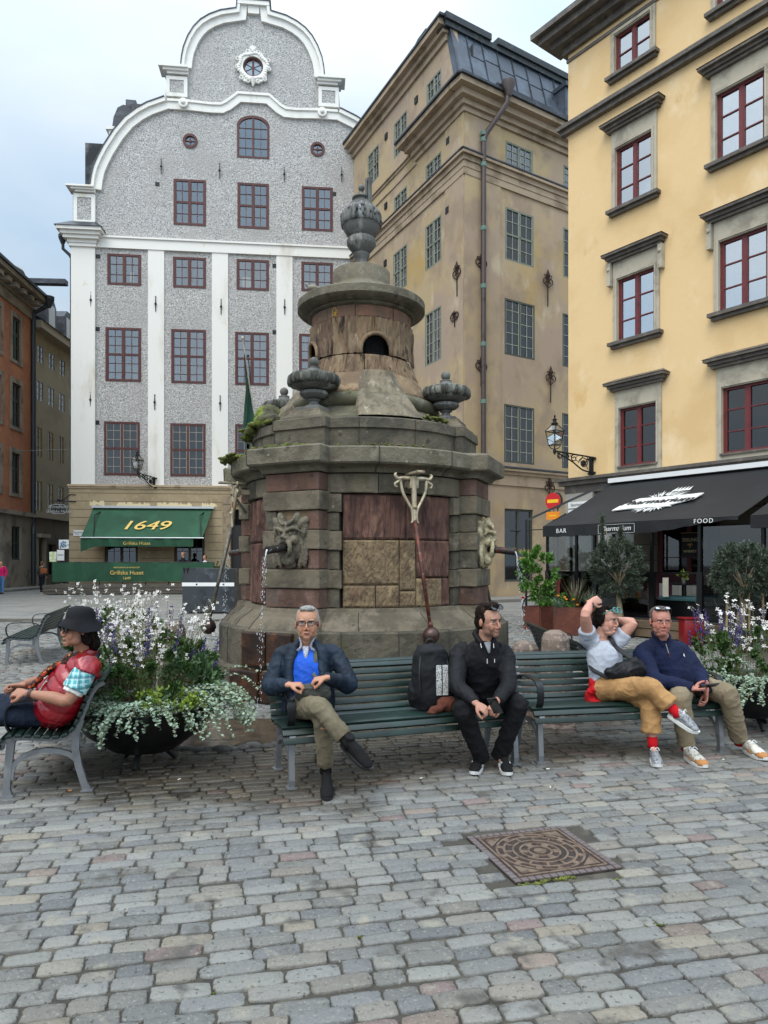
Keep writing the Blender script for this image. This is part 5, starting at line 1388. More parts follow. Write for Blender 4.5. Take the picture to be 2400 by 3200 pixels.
# --- attic with corner blocks
lv = [(1.48,1.55,.36,3.0),(1.475,1.545,.355,3.20),(1.50,1.57,.375,3.215),(1.49,1.56,.37,3.33),(1.44,1.52,.34,3.35),(1.1,1.2,.2,3.40)]
b = MB(); tier(b, lv); b.build('attic', grey2_st, ft)
b = MB(); joints(b, [(l[0]+.001,l[1]+.001,l[2]+.001,l[3]) for l in lv[:-2]], 4, .006); b.build('mortar_joint', mortar_m, ft)
for a in PA:
    b = MB(); M = pier_M(a); c = 1.22
    def sq(h, z): return [(-h,-c-h,z),(h,-c-h,z),(h,-c+h,z),(-h,-c+h,z)]
    lev_ = [sq(.31,3.33),sq(.30,3.37),sq(.25,3.40),sq(.22,3.44),sq(.215,3.47)]
    vs = [p for l in lev_ for p in l]; fs = [(4*j+i,4*j+(i+1)%4,4*j+4+(i+1)%4,4*j+4+i) for j in range(4) for i in range(4)]+[(16,17,18,19),(3,2,1,0)]
    b.add(vs, fs, M); b.build('urn_pedestal', grey_st, ft)
    # urn turned from lead-grey stone, its bowl dripping with lichen
    uc = pol(c, a, 3.47); uz = lambda *p: [(r*1.0, z) for r, z in p]
    b = MB(); b.M = Matrix.Translation(uc)
    b.bbox(-.17,.17,-.17,.17,-.002,.05,.01, Matrix.Rotation(a,4,'Z'))
    b.lathe([(.13,.05),(.12,.07),(.06,.10),(.055,.13),(.08,.145),(.085,.155),(.06,.16),(.075,.17)], seg=20)
    fl = lambda an, r, z: r*(1+.05*abs(sin(an*8)))
    b.lathe([(.06,.165),(.13,.18),(.17,.215),(.165,.25),(.10,.27)], seg=64, flute=fl)
    b.lathe([(.08,.265),(.22,.29),(.29,.325),(.30,.335)], seg=32)
    b.lathe([(.28,.43),(.20,.47),(.10,.50),(.075,.54),(.08,.555),(.03,.575)], seg=24)
    b.ball((0,0,.625), .062, 16, 12)
    b.build('lidded_urn', lead_m, ft, smooth=True, angle=35)
    b = MB(); b.M = Matrix.Translation(uc); r2 = random.Random(int(a*100))
    dr_ = [r2.uniform(.93,1.05) for _ in range(96)]
    b.lathe([(.275,.318),(.308,.328),(.322,.355),(.324,.39),(.314,.43),(.285,.455),(.25,.462)], seg=96, flute=lambda an, r, z: r*dr_[int(an/(2*pi)*96) % 96])
    b.build('urn_drip_bowl', lich_m, ft, smooth=True)
# --- sloping stone roof, torus, volutes, tower
b = MB(); b.lathe([(1.42,3.34),(1.25,3.42),(1.12,3.50),(1.02,3.58)], seg=64); b.build('sloping_roof', mat('mossy_roof_stone','#55503f',.95,[('#6d6755',4,.45,.65),('#3c3c26',1.5,.52,.68),('#7c7767',12,.6,.72)],bump=(10,.8,.04)), ft, smooth=True)
b = MB(); b.lathe([(.95,3.56),(1.03,3.58),(1.075,3.63),(1.085,3.68),(1.06,3.73),(1.0,3.76),(.9,3.77)], seg=64); b.build('torus_moulding', mat('green_stained_stone','#56533f',.85,[('#6f6c5c',5,.5,.66),('#464a2c',1.6,.5,.66)],bump=(14,.4,.02)), ft, smooth=True)
rw = random.Random(9)
def rust_fl(seedv, amp=.018, n=150):
    q = [rw.uniform(-1,1) for _ in range(n)]
    return lambda an, r, z: r*(1+amp*q[int(an/(2*pi)*n) % n])
b = MB(); b.lathe([(1.02,3.74),(.95,3.82),(.89,3.90),(.84,3.98),(.80,4.06)], seg=64); b.build('flared_course', tan_st, ft, smooth=True)
b1 = MB(); b2 = MB()
zt = [4.20,4.53,4.98]
vent_a = [radians(-72), radians(-161), radians(18), radians(108)]
def tower_stone(mb, a0, a1, z0, z1, r):
    rslab(mb, .5, r, a0, a1, z0, z1, amp=.028, fv=30, fz=2.4, taper=.09)
b1 = MB()
for i, (q0, q1) in enumerate(((-175,-132),(-132,-85),(-85,-52),(-52,-48),(-48,-5),(-5,60),(60,120),(120,185))): tower_stone(b1, radians(q0), radians(q1), 4.04, 4.325, .70)
b1.build('rusticated_lower_course', rus_st, ft)
# vent course with four round-headed openings
cs = MB(); Rt = .70; zz0, zz1 = 4.33, 4.80; hw_ = .185
na = 300
def r_open(an, z):
    for va in vent_a:
        d = (an-va+pi) % (2*pi)-pi; x = d*Rt; zz = z-(zz0+.0)
        if abs(x) < hw_ and 0 <= zz < .055+sqrt(max(0, hw_*hw_-x*x)): return True
    return False
nz_ = 36; vs = []; fs = []; idx = {}
for i in range(na):
    for j in range(nz_+1):
        an = 2*pi*i/na; z = zz0+(zz1-zz0)*j/nz_
        rr = Rt+.034*(abs(mnoise.noise(Vector((an*21, z*2.4, 1))))*2-.4)+.010*mnoise.noise(Vector((an*50, z*7, 4)))-.03*max(0, 1-abs((an*57.3-(0 if 0 else 262)) % 47-23.5)/.9)
        vs.append((rr*cos(an), rr*sin(an), z))
for i in range(na):
    for j in range(nz_):
        an = 2*pi*(i+.5)/na; z = zz0+(zz1-zz0)*(j+.5)/nz_
        if not r_open(an, z): i2 = (i+1) % na; fs.append((i*(nz_+1)+j, i2*(nz_+1)+j, i2*(nz_+1)+j+1, i*(nz_+1)+j+1))
cs.add(vs, fs); cs.build('rusticated_vent_course', rus_st, ft, smooth=True, fix=False)
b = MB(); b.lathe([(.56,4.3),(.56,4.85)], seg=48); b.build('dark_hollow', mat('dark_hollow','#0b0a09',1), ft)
for va in vent_a:
    b = MB()
    pts = [pol(Rt+.012, va-(hw_+.02)/Rt, zz0-.01), pol(Rt+.012, va-(hw_+.02)/Rt, zz0+.055)]+[pol(Rt+.012, va+(hw_+.02)/Rt*cos(pi-pi*k/10), zz0+.055+(hw_+.02)*sin(pi*k/10)) for k in range(1,10)]+[pol(Rt+.012, va+(hw_+.02)/Rt, zz0+.055), pol(Rt+.012, va+(hw_+.02)/Rt, zz0-.01)]
    b.tube(pts, .026, 8)
    b.build('vent_arch', tan_st, ft, smooth=True)
for va in vent_a:
    b = MB()
    for k in range(-5,6): a_ = va+k*.036; b.tube([pol(Rt-.06, a_, zz0), pol(Rt-.06, a_, zz0+.24)], .0035, 4)
    for k in range(1,10): b.tube([pol(Rt-.055, va+q*.036, zz0+k*.025) for q in (-5,-2.5,0,2.5,5)], .0035, 4)
    b.build('vent_grille', IRON, ft)
b = MB()
for i, (q0, q1) in enumerate(((-180,-130),(-130,-95),(-95,-50),(-50,0),(0,60),(60,120),(120,180))): blk(b, .5, .69, radians(q0), radians(q1), 4.805, 4.97, seg=8, g=.004, bev=.008, jit=.006)
b.build('frieze_band', red_st if False else stone('brown_frieze_stone','#6a5343',[('#7d5a47',2,.5,.66),('#564a3d',1.5,.5,.68)]), ft)
b = MB(); b.lathe([(.66,4.965),(.72,4.975),(.745,4.995),(.72,5.01),(.80,5.03),(.87,5.055),(.885,5.07),(.885,5.165),(.87,5.18),(.6,5.28)], seg=72); b.build('tower_cornice', cap_st, ft, smooth=True, angle=35)
b = MB(); b.lathe([(.66,5.24),(.52,5.31),(.43,5.38),(.405,5.41),(.40,5.42),(.40,5.62),(.39,5.635),(.15,5.65)], seg=56); b.build('crowning_drum', cap_st, ft, smooth=True, angle=40)
# volutes (carved buttresses) running down from the tower
for va in (-72, -162, 18, 108):
    M = Matrix.Rotation(radians(va)+pi/2, 4, 'Z'); b = MB(); n = 16; vs = []
    for i in range(n+1):
        t = i/n; z = 4.08-.70*t; r = .79+.20*t+.36*t**1.7+(.025 if t > .55 else 0); wd = .22+.20*t**.8
        for k in range(25):
            u = -1+2*k/24; vs.append((wd*u, -(r*(1-.04*u*u)+.06*(1-u*u)**.5+.05*(abs(mnoise.noise(Vector((u*9,z*3,va))))-.3)), z))
    fs = [(25*i+k,25*i+25+k,25*i+26+k,25*i+1+k) for i in range(n) for k in range(24)]
    m0 = len(vs); vs += [(v[0]*.9, v[1]+.35, v[2]) for v in vs[:]]
    fs += [(25*i,25*i+25,m0+25*i+25,m0+25*i) for i in range(n)]+[(25*i+24,25*i+49,m0+25*i+49,m0+25*i+24) for i in range(n)]+[tuple([k for k in range(25)]+[m0+k for k in range(24,-1,-1)])]
    b.add(vs, fs, M); b.build('volute', mat('pale_rusticated_stone','#776d5a',.95,[('#5c5445',5,.44,.60,(1,1,.35)),('#958c78',8,.55,.7,(1,1,.4)),('#4c473c',14,.62,.72,(1,1,.2))],bump=(14,1,.05,(1,1,.18),4)) if 'pale_rusticated_stone' not in MATS else MATS['pale_rusticated_stone'], ft, smooth=True)
# crowning urn with its iron handle loops
uz = 5.64
UZ = lambda z: z*(.28/.148) if z < .148 else .28+(z-.148)*1.07
b = MB(); b.M = Matrix.Translation((0,0,uz))
b.lathe([(.165,0),(.16,.02),(.10,.05),(.085,.075),(.085,.10),(.115,.125),(.117,.14),(.09,.148)], seg=28)
b.lathe([(.09,.14),(.15,.19),(.195,.25),(.195,.31),(.165,.345)], seg=96, flute=lambda an, r, z: r*(1+.045*abs(sin(an*9))))
b.lathe([(.16,.34),(.215,.39),(.245,.45),(.262,.50)], seg=40)
b.lathe([(.225,.70),(.17,.755),(.16,.785),(.15,.79),(.11,.80),(.108,.83),(.13,.85),(.132,.862),(.09,.89),(.05,.915),(.03,.93),(.032,.95)], seg=28)
b.ball((0,0,1.0), .045, 16, 12)
b.v = [(v[0], v[1], uz+UZ(v[2]-uz)) for v in b.v]; b.build('crowning_urn', lead_m, ft, smooth=True, angle=35)
b = MB(); b.M = Matrix.Translation((0,0,uz)); r2 = random.Random(77); dq = [r2.uniform(.95,1.03) for _ in range(110)]
b.lathe([(.262,.49),(.283,.50),(.285,.55),(.28,.62),(.26,.67),(.225,.71),(.2,.725)], seg=110, flute=lambda an, r, z: r*dq[int(an/(2*pi)*110) % 110])
for i in range(34):
    an = r2.uniform(0, 2*pi); z = r2.uniform(.53,.68); rr = .275 if z < .63 else .255; b.tube([pol(rr, an, z+.03), pol(rr+.012, an, z-.02)], .013, 6)
b.v = [(v[0], v[1], uz+UZ(v[2]-uz)) for v in b.v]; b.build('urn_drip_band', mat('drip_grey_stone','#6c6c68',.85,[('#424240',16,.46,.6,(1,1,.12)),('#94979c',14,.54,.66,(1,1,.14))],bump=(22,1,.03,(1,1,.1),4)), ft, smooth=True)
b = MB(); 
for sg_, aa in ((1,-.75),):
    M = Matrix.Translation((0,0,uz)) @ Matrix.Rotation(aa,4,'Z'); b.box(.085,.125,-.018,.018,.76,1.08,M); b.box(.15,.185,-.018,.018,.62,1.08,M); b.box(.126,.149,-.018,.018,1.045,1.08,M)
b.v = [(v[0], v[1], uz+UZ(v[2]-uz)) for v in b.v]; b.build('urn_handle', lead_m, ft)
# graffito scratched in yellow on the frieze
b = MB(); ga = radians(-118)
gr_ = lambda u, v: pol(.700, ga+u, 4.86+v)
b.tube([gr_(-.05,-.03),gr_(-.05,.03),gr_(-.03,.07),gr_(.0,.08),(gr_(.025,.05)),gr_(.02,.0),gr_(.03,-.03)], .003, 5, smooth=3); b.tube([gr_(.03,.04),gr_(.05,.045),gr_(.055,.02),gr_(.035,.0)], .003, 5, smooth=3); b.tube([gr_(-.02,-.03),gr_(-.02,.01),gr_(.0,.02),gr_(.005,-.03)], .003, 5, smooth=3)
b.build('yellow_scrawl', mat('yellow_chalk','#c9a838',.8), ft)
# --- grotesque masks with spouts
def mask(a, tone):
    M = pier_M(a) @ Matrix.Translation((0, -R_P+.03, 1.845)); b = MB()
    def e(x, y, z, rx, ry, rz, rot=0): b.ball((x,-y,z), (rx,ry,rz), 14, 10, R=Matrix.Rotation(rot,3,'Y'))
    e(0,.02,.02,.19,.10,.26); e(0,.09,.14,.13,.07,.11); e(0,.10,.05,.12,.08,.10)
    for s in (-1,1):
        e(s*.10,.08,.27,.05,.05,.09,s*.5); e(s*.15,.05,.21,.06,.05,.13,s*.9); e(s*.19,.04,.13,.045,.05,.10,s*.3)
        b.tube([(s*.01,-.17,.115),(s*.06,-.185,.145),(s*.13,-.15,.165),(s*.17,-.10,.12)], [.016,.024,.022,.012], 8, smooth=3)      # brow
        b.tube([(s*.02,-.16,.20),(s*.08,-.15,.24),(s*.12,-.12,.30)], [.018,.022,.01], 8, smooth=3)
        e(s*.068,.155,.098,.024,.020,.020); e(s*.068,.172,.098,.010,.008,.010)
        e(s*.10,.12,.03,.05,.055,.055); e(s*.028,.19,.045,.022,.022,.02)
        e(s*.21,.0,.03,.04,.05,.14,-s*.1); e(s*.20,.03,-.10,.04,.04,.12,s*.25); e(s*.16,.05,-.19,.035,.04,.12,s*.3)
        for k in range(6): b.tube([(s*(.15+.02*k),-.05-.02*(k%2),.02-.03*k),(s*(.17+.012*k),-.07,-.12-.02*k),(s*(.13+.015*k),-.05,-.24-.012*k)], [.014,.017,.005], 6, smooth=3)
    b.tube([(0,-.14,.12),(0,-.185,.07),(0,-.215,.045)], [.022,.028,.032], 8)
    # wide open mouth: lip ring round the spout
    pts = []
    for i in range(17):
        q = 2*pi*i/16; pts.append((.085*cos(q), -.165-.02*cos(q*2)-.02*max(0, sin(q)), -.055+.095*sin(q)*(1.15 if sin(q) < 0 else .8)))
    b.tube(pts, [.028]*17, 8); e(0,.10,-.19,.085,.07,.09); e(0,.03,-.26,.07,.05,.05)
    def cc(p):
        return (0,0,0)
    b2 = MB(); b2.v = [tuple(M @ Vector(p)) for p in b.v]; b2.f = b.f
    dsp = lambda p, n: .005*mnoise.noise(p*38)+.004*mnoise.noise(p*90)
    m = fuse(b2, 'grotesque_mask', tone, ft, voxel=.009, smooth=1, disp=dsp)
    # spout
    b = MB(); d0 = Vector((0,-.10,-.055)); d1 = Vector((-.035 if a == PA[0] else 0,-.46,-.10))
    b.tube([d0, d1], [.044,.046], 14, M=M); sp_ = b.build('spout_pipe', mat('corroded_pipe','#2a2523',.55,[('#6b2f22',9,.56,.66),('#8f9087',22,.62,.7),('#151312',5,.55,.7)],metal=.3,bump=(30,.5,.01)) if 'corroded_pipe' not in MATS else MATS['corroded_pipe'], ft, smooth=True, angle=50)
    b = MB(); b.tube([d1-Vector((0,-.002,0)), d1+Vector((0,-.003,0))], .034, 12, M=M); b.build('spout_bore', mat('pipe_bore','#120a08',.9) if 'pipe_bore' not in MATS else MATS['pipe_bore'], ft)
    return M @ d1
mk1 = mat('mask_stone', '#6a6353', .85, [('#524c40', 5, .42, .6), ('#857d6a', 10, .56, .7), ('#b0aa9c', 16, .66, .72)], bump=(30,.6,.01))
mk2 = mat('pale_mask_stone', '#a59a7c', .85, [('#7b7158', 5, .46, .62), ('#c0b697', 9, .55, .7), ('#55503a', 3, .64, .74)], bump=(30,.6,.01))
tips = [mask(PA[0], mk1), mask(PA[1], mk2), mask(PA[2], mk1), mask(PA[3], mk1)]
wat = glass('falling_water', (.93,.95,.97), 1.33, .05, .35)
wfoam = mat('water_drops', '#dfe4e6', .15, trans=.3)
for k, (tip, a, lb) in enumerate(((tips[0], PA[0], 'thin broken stream of water falling from the front mask spout'), (tips[1], PA[1], 'thin broken stream of water falling from the right mask spout'), (tips[3], PA[3], 'thin broken stream of water falling from the left rear spout'))):
    b = MB(); r2 = random.Random(k+50); P = FC+tip; dirr = pol(1, a)
    v0 = .42; t = 0; T = sqrt(2*(P.z-.03)/9.81)
    pts = []
    for i in range(7): tt = i/6*.14; pts.append(P+dirr*v0*tt*.6+Vector((0,0,-4.9*tt*tt)))
    b.tube(pts, [.014,.012,.010,.008,.007,.006,.005], 8)
    for i in range(150):
        tt = .10+(T-.10)*r2.random()**.8; q = P+dirr*v0*tt*.6+Vector((r2.gauss(0,.010+.02*tt), r2.gauss(0,.012), -4.9*tt*tt))
        s = r2.uniform(.002,.0058); b.ball(q, (s*.8,s*.8,s*r2.uniform(1,3.2)), 6, 5)
    o = b.build('water_stream', wfoam, None, smooth=True, fix=False); tag(o, lb, 'water', 'streams from the fountain spouts')
# --- pump handles with yokes and iron ball weights
brz = mat('bronze_painted_iron', '#a89d84', .5, [('#857b66', 10, .5, .66), ('#7a4a30', 7, .58, .68)], metal=.35)
rod_m = mat('rusty_pump_rod', '#4b2a22', .55, [('#6e3a2a', 12, .48, .62), ('#80786c', 30, .6, .68), ('#2a2320', 6, .55, .7)], metal=.3)
ball_m = mat('rusty_iron_ball', '#4a3833', .35, [('#6f3c28', 8, .52, .62), ('#2b2523', 5, .5, .66)], metal=.5, bump=(30,.3,.006))
def handle(a, tilt, shaftm, lean=0.0, name_=''):
    M = pier_M(a) @ Matrix.Translation((0, -1.66, 2.53)); b = MB()
    b.box(-.03,.03,-.05,.35,-.03,.03,M); b.bbox(-.055,.055,-.12,-.02,-.06,.07,.01,M); b.bbox(-.05,.05,-.3,.05,.10,.13,.01,M)
    for s in (-1,1):
        b.tube([(0,-.09,.055),(s*.14,-.09,.055),(s*.20,-.09,.05),(s*.235,-.09,.09),(s*.215,-.09,.11)], [.026,.025,.021,.018,.012], 8, M=M, smooth=3)
        b.tube([(s*.17,-.09,.04),(s*.20,-.09,.01),(s*.235,-.09,-.01),(s*.225,-.09,-.045),(s*.205,-.09,-.04)], [.019,.018,.016,.013,.009], 8, M=M, smooth=3)
        b.tube([(s*.165,-.09,.035),(s*.145,-.10,-.10),(s*.085,-.11,-.22),(s*.03,-.12,-.32),(s*.028,-.125,-.44),(s*.05,-.13,-.46)], [.019,.019,.018,.018,.015,.009], 8, M=M, smooth=3)
    b.tube([(0,-.09,.08),(0,-.12,-.44)], [.036,.026], 10, M=M); b.ball((0,-.135,-.28), .026, 10, 8, M=M)
    b.build('pump_yoke', brz, ft, smooth=True, angle=45)
    b = MB(); e0 = Vector((0,-.115,-.40)); e1 = Vector((lean,-.115-tilt,-1.66)); b.tube([e0, e1], [.026,.020], 10, M=M); b.tube([e1+Vector((0,0,.06)), e1], [.024,.030], 10, M=M); b.build('pump_rod', shaftm, ft, smooth=True)
    b = MB(); c = e1+Vector((lean*.04,-.01,-.09)); b.ball(c, .097, 24, 16, M=M); b.build('ball_weight', ball_m, ft, smooth=True)
ha = [(PA[i]+PA[(i+1) % 4]+(2*pi if PA[(i+1) % 4] < PA[i] else 0))/2 for i in range(4)]
grm = mat('grey_pump_rod', '#57534b', .55, [('#6e6a60', 12, .48, .62), ('#3a332d', 8, .55, .7)], metal=.35)
handle(ha[0]+.02, .22, rod_m, .10); handle(ha[1], .3, grm); handle(ha[2], .3, grm); handle(ha[3], .30, grm)
b = MB(); M = pier_M(ha[3]); b.tube([(.0,-1.95,.86),(.0,-2.35,.86)], .014, 6, M=M); b.tube([(0,-1.6,2.25),(0,-1.72,2.42),(0,-1.80,2.50)], .02, 6, M=M, smooth=3); b.build('stay_rod', grm, ft)
# --- moss and ferns on the ledges
b = MB(); r2 = random.Random(8)
def mound(b, r, a, z, n, sp_, s):
    for i in range(n):
        aa = a+r2.gauss(0, sp_); rr = r+r2.gauss(0, .05)
        b.ball(pol(rr, aa, z+r2.uniform(0,.02)), (s*r2.uniform(.5,1.3), s*r2.uniform(.5,1.3), s*r2.uniform(.3,.9)), 7, 5)
mound(b, 1.80, radians(-160), 2.95, 60, .10, .05); mound(b, 1.72, radians(-125), 2.96, 60, .13, .04); mound(b, 1.62, radians(-140), 2.99, 50, .2, .05)
mound(b, 1.45, radians(-160), 3.38, 90, .13, .07); mound(b, 1.5, radians(-168), 3.30, 60, .1, .06); mound(b, 1.62, radians(-80), 2.975, 40, .25, .018); mound(b, 1.3, radians(-42), 3.42, 30, .1, .03)
mound(b, 1.30, radians(-10), 3.43, 60, .1, .045)
b.build('moss', moss_m, ft, smooth=True)
b = MB(); b.ball(pol(1.30,radians(-158),3.50), (.20,.26,.20), 16, 10); b.ball(pol(1.36,radians(-150),3.42), (.2,.2,.13), 12, 8); mb_ = b
fuse(mb_, 'mossy_boulder', mat('mossy_rock','#4d4a35',.95,[('#6d7a22',3,.45,.6),('#3a382c',9,.5,.66)],bump=(18,1,.04)), ft, voxel=.02, smooth=1, disp=lambda p, n: .025*mnoise.noise(p*14))
leafg = mat('leaf_green', '#4a6a2c', .6, [('#35501f', 12, .45, .62), ('#6c8a3d', 20, .55, .7)])
def fern(P, n, ln, label):
    b = MB(); r2 = random.Random(n)
    for i in range(n):
        a = r2.uniform(0, 2*pi); d = Vector((cos(a), sin(a), r2.uniform(.1,.9))).normalized(); l = ln*r2.uniform(.5,1)
        for k in range(6):
            q = P+d*l*(k+1)/6+Vector((0,0,-.5*l*((k+1)/6)**2)); sd = Vector((-d.y, d.x, 0)).normalized()
            for s in (-1,1):
                t = q+sd*s*l*.16*(1.2-k/6)+Vector((0,0,.01)); b.add([q, q+d*l*.06, t], [(0,1,2)])
    tag(b.build('fern', leafg, None, fix=False), label, 'fern', 'small ferns on the fountain ledges')
fern(FC+pol(1.18,radians(-88),3.48), 26, .13, 'small bright fern growing on the ledge left of the fountain buttress')
fern(FC+pol(1.70,radians(-118),2.97), 18, .12, 'small brown green fern on the cornice above the front mask')
fern(FC+pol(1.09,radians(-97),3.72), 12, .07, 'tiny fern sprouting from the rounded moulding below the tower')
# ================================================================ BENCHES
bgreen = mat('bench_green_paint', '#0d201b', .42, [('#132c25', 4, .45, .66), ('#0a1a16', 9, .5, .66)], bump=(40,.12,.003), coat=0)
bgrey = mat('cast_iron_grey', '#77797b', .42, [('#8a8c8e', 6, .5, .68), ('#5d5f62', 4, .5, .68)], metal=.4, bump=(60,.15,.003))
strapm = mat('black_strap', '#15171a', .35, metal=.3)
SLATS = [(-.055,.345),(-.035,.398),(.02,.430),(.078,.432),(.136,.427),(.194,.420),(.252,.413),(.310,.409),(.366,.418),(.412,.452),(.442,.502),(.464,.556),(.484,.611),(.505,.666),(.530,.718),(.562,.765),(.607,.790)]
def bench(label, P, ang, L, arms=(0,1), rnd_over=.07, frames=(0,1)):
    """local x along the seat, y towards the back"""
    t = thing('park_bench', label, 'bench', P, ang, 'green slatted benches round the fountain')
    r_ = random.Random(int(L*1000))
    for i, (y, z) in enumerate(SLATS):
        a = SLATS[max(i-1,0)]; c = SLATS[min(i+1,len(SLATS)-1)]; th = atan2(c[1]-a[1], c[0]-a[0])
        M = Matrix.Translation((0, y, z)) @ Matrix.Rotation(th, 4, 'X'); b = MB()
        b.bbox(-rnd_over+r_.uniform(-.004,.004), L+rnd_over+r_.uniform(-.004,.004), -.0225, .0225, -.012, .014, .008, M)
        b.build('slat', bgreen, t, smooth=True, angle=50)
    xs = [0.0, L]
    for k in frames:
        x = xs[k]; b = MB()
        rail = [(y, z-.028) for y, z in SLATS[1:]]; b.ribbon([(-.045,.33)]+rail, [.03]+[.036]*8+[.042]*(len(rail)-8), x-.022, x+.022)
        b.ribbon([(-.0,.0),(-.012,.06),(.0,.2),(.012,.33),(.02,.40)], [.055,.045,.045,.05,.05], x-.02, x+.02)
        b.ribbon([(.505,.0),(.48,.06),(.445,.18),(.425,.30),(.43,.42),(.46,.50)], [.055,.045,.045,.05,.05,.045], x-.02, x+.02)
        ar = [(.015,.12)]+[(.235-.215*cos(pi*q/8), .17+.135*sin(pi*q/8)) for q in range(9)]+[(.455,.12)]
        b.ribbon(ar, .034, x-.016, x+.016)
        b.box(x-.035, x+.035, -.045, .035, 0, .012); b.box(x-.035, x+.035, .46, .54, 0, .012)
        b.build('end_frame', bgrey, t)
    for x in [xs[k] if isinstance(k, int) else k for k in arms]:
        b = MB()
        pts = [(.475,.60),(.40,.640),(.28,.655),(.14,.655),(.05,.645),(-.005,.61),(-.02,.55),(-.01,.48),(.025,.425)]
        P3, R3 = crom([Vector((p[0], p[1], 0)) for p in pts], [(1,1)]*len(pts), 4)
        b.ribbon([(p.x, p.y) for p in P3], .010, x-.028, x+.028); b.build('armrest', strapm, t, smooth=True, angle=40)
    return t
B1 = Vector((-.66,5.05,0)); A1 = radians(19.5); bench('long green bench of an old man in a blue jacket and a man in black', B1, A1, 1.80, arms=(0,1))
B2 = Vector((1.25,5.70,0)); A2 = radians(11.0); bench('right green bench holding a woman with raised arms and a man in navy', B2, A2, 1.62, arms=(0,1))
# left bench, seen from its end; local x runs away from the camera
B3 = Vector((-2.57,4.86,0)); A3 = radians(106); 
def bl(P, ang, x, y, z=0): 
    return Vector((P.x+x*cos(ang)-y*sin(ang), P.y+x*sin(ang)+y*cos(ang), z))
A3 = radians(-74); near = B3.copy(); B3 = near-Vector((cos(A3), sin(A3), 0))*1.80
bench('green bench seen end-on, sitter in the red vest on it', B3, A3, 1.80, arms=(1,), rnd_over=.10)
n4 = Vector((-5.94,11.2,0)); bench('empty green bench behind the left flower planters', n4-Vector((cos(A3), sin(A3), 0))*2.1, A3, 2.1, arms=(0,1))
bench('empty green bench seen from behind, next to the granite bollards', Vector((2.56,7.15,0)), radians(90), 2.6, arms=(0,1))
# backpack and cap
px_ = bl(B1,A1,1.18,.22,.44); bp_ = thing('backpack', 'black backpack with white mesh panel standing on the long bench', 'backpack', px_, A1-.12)
bkm = cloth('black_pack','#101113','#1a1b1e',.7)
b = MB(); H_ = .50
b.tube([(0,.02,.02),(0,.0,.12),(0,.0,.28),(0,.02,.42),(0,.05,.50)], [(.155,.11),(.165,.12),(.16,.12),(.145,.10),(.10,.06)], 24, ref=(0,-1,0), smooth=4)
b.ball((0,-.04,.14), (.12,.09,.13), 16, 12); b.ball((-.15,.02,.12), (.04,.06,.11), 12, 8); b.ball((.15,.02,.12), (.04,.06,.11), 12, 8); b.ball((0,0,.45), (.13,.08,.05), 14, 10)
def wrk(a, s_, o=0): return lambda p, n: a*(1-abs(mnoise.noise(p*s_+Vector((o,0,0))))*2)
fuse(b, 'pack_body', bkm, bp_, voxel=.009, smooth=2, disp=wrk(.006, 12, 3))
b = MB(); 
for x0, x1 in ((.0,.042),(.052,.095)):
    for i in range(9): z0 = .13+.026*i; b.bbox(x0, x1, -.140+.002*abs(i-3), -.12, z0, z0+.0265, .002)
mesh_m = mat('white_mesh','#c9c9c6',.8,[('#3a3a3a',170,.50,.56)]); b.build('mesh_panel', mesh_m, bp_)
b = MB(); b.tube([(-.03,.05,.51),(-.02,.05,.545),(.02,.05,.545),(.03,.05,.51)], .008, 8, smooth=3)
for s in (-1,1): b.tube([(s*.10,-.04,.44),(s*.125,-.09,.30),(s*.12,-.10,.16)], .008, 6, smooth=3)
b.build('straps', mat('pack_strap','#0b0b0c',.6), bp_)
b = MB(); b.lathe([(.028,0),(.030,.02),(.030,.16),(.014,.19),(.014,.205),(0,.21)], c=(.19,.03,.06), seg=16); b.build('water_bottle', mat('blue_bottle','#4f93cf',.2,trans=.3), bp_)
cm = cloth('brown_suede_cap','#5a3428','#4a2a20',.95); cpp = thing('suede_hat', 'brown suede cap leaning against the black backpack', 'cap', bl(B1,A1,1.20,.06,.44), A1)
b = MB(); b.ball((.05,.02,.06), (.085,.06,.062), 18, 12); b.ball((-.05,-.01,.03), (.055,.045,.025), 14, 10); b.ball((-.09,-.02,.015), (.045,.03,.012), 12, 8)
fuse(b, 'cap_crown', cm, cpp, voxel=.007, smooth=2, disp=wrk(.008, 20, 1))
# granite bollards
gran = mat('granite_bollard','#7a6a5e',.85,[('#5d5048',3,.45,.68),('#94867a',22,.5,.66),('#3f352f',2,.58,.74)],bump=(50,.5,.005))
def bollard(label, P, r, h, rz, m=gran):
    t = thing('granite_bollard', label, 'bollard', P, rz, 'granite bollards round the fountain'); b = MB()
    b.lathe([(r*1.12,0),(r*1.05,h*.4),(r*.90,h*.84),(r*.88,h*.90),(r*.70,h*.965),(r*.35,h*.995),(0,h)], seg=8); b.build('bollard_stone', m, t)
    b = MB(); b.lathe([(r*1.25,0),(r*1.2,.02),(0,.021)], seg=12); b.build('base_collar', m, t)
bollard('tall brown granite bollard in front of the empty right bench', (1.70,7.05,0), .158, .94, .3)
bollard('lower granite bollard left of the tall brown one', (1.46,7.35,0), .155, .80, .5)
bollard('grey granite bollard half hidden behind the left flower planter', (-2.66,9.0,0), .16, .86, .1)
bollard('rust stained bollard leaning beside the fountain foot, behind the flowers', (-1.98,7.6,0), .10, .64, .2, wetb)
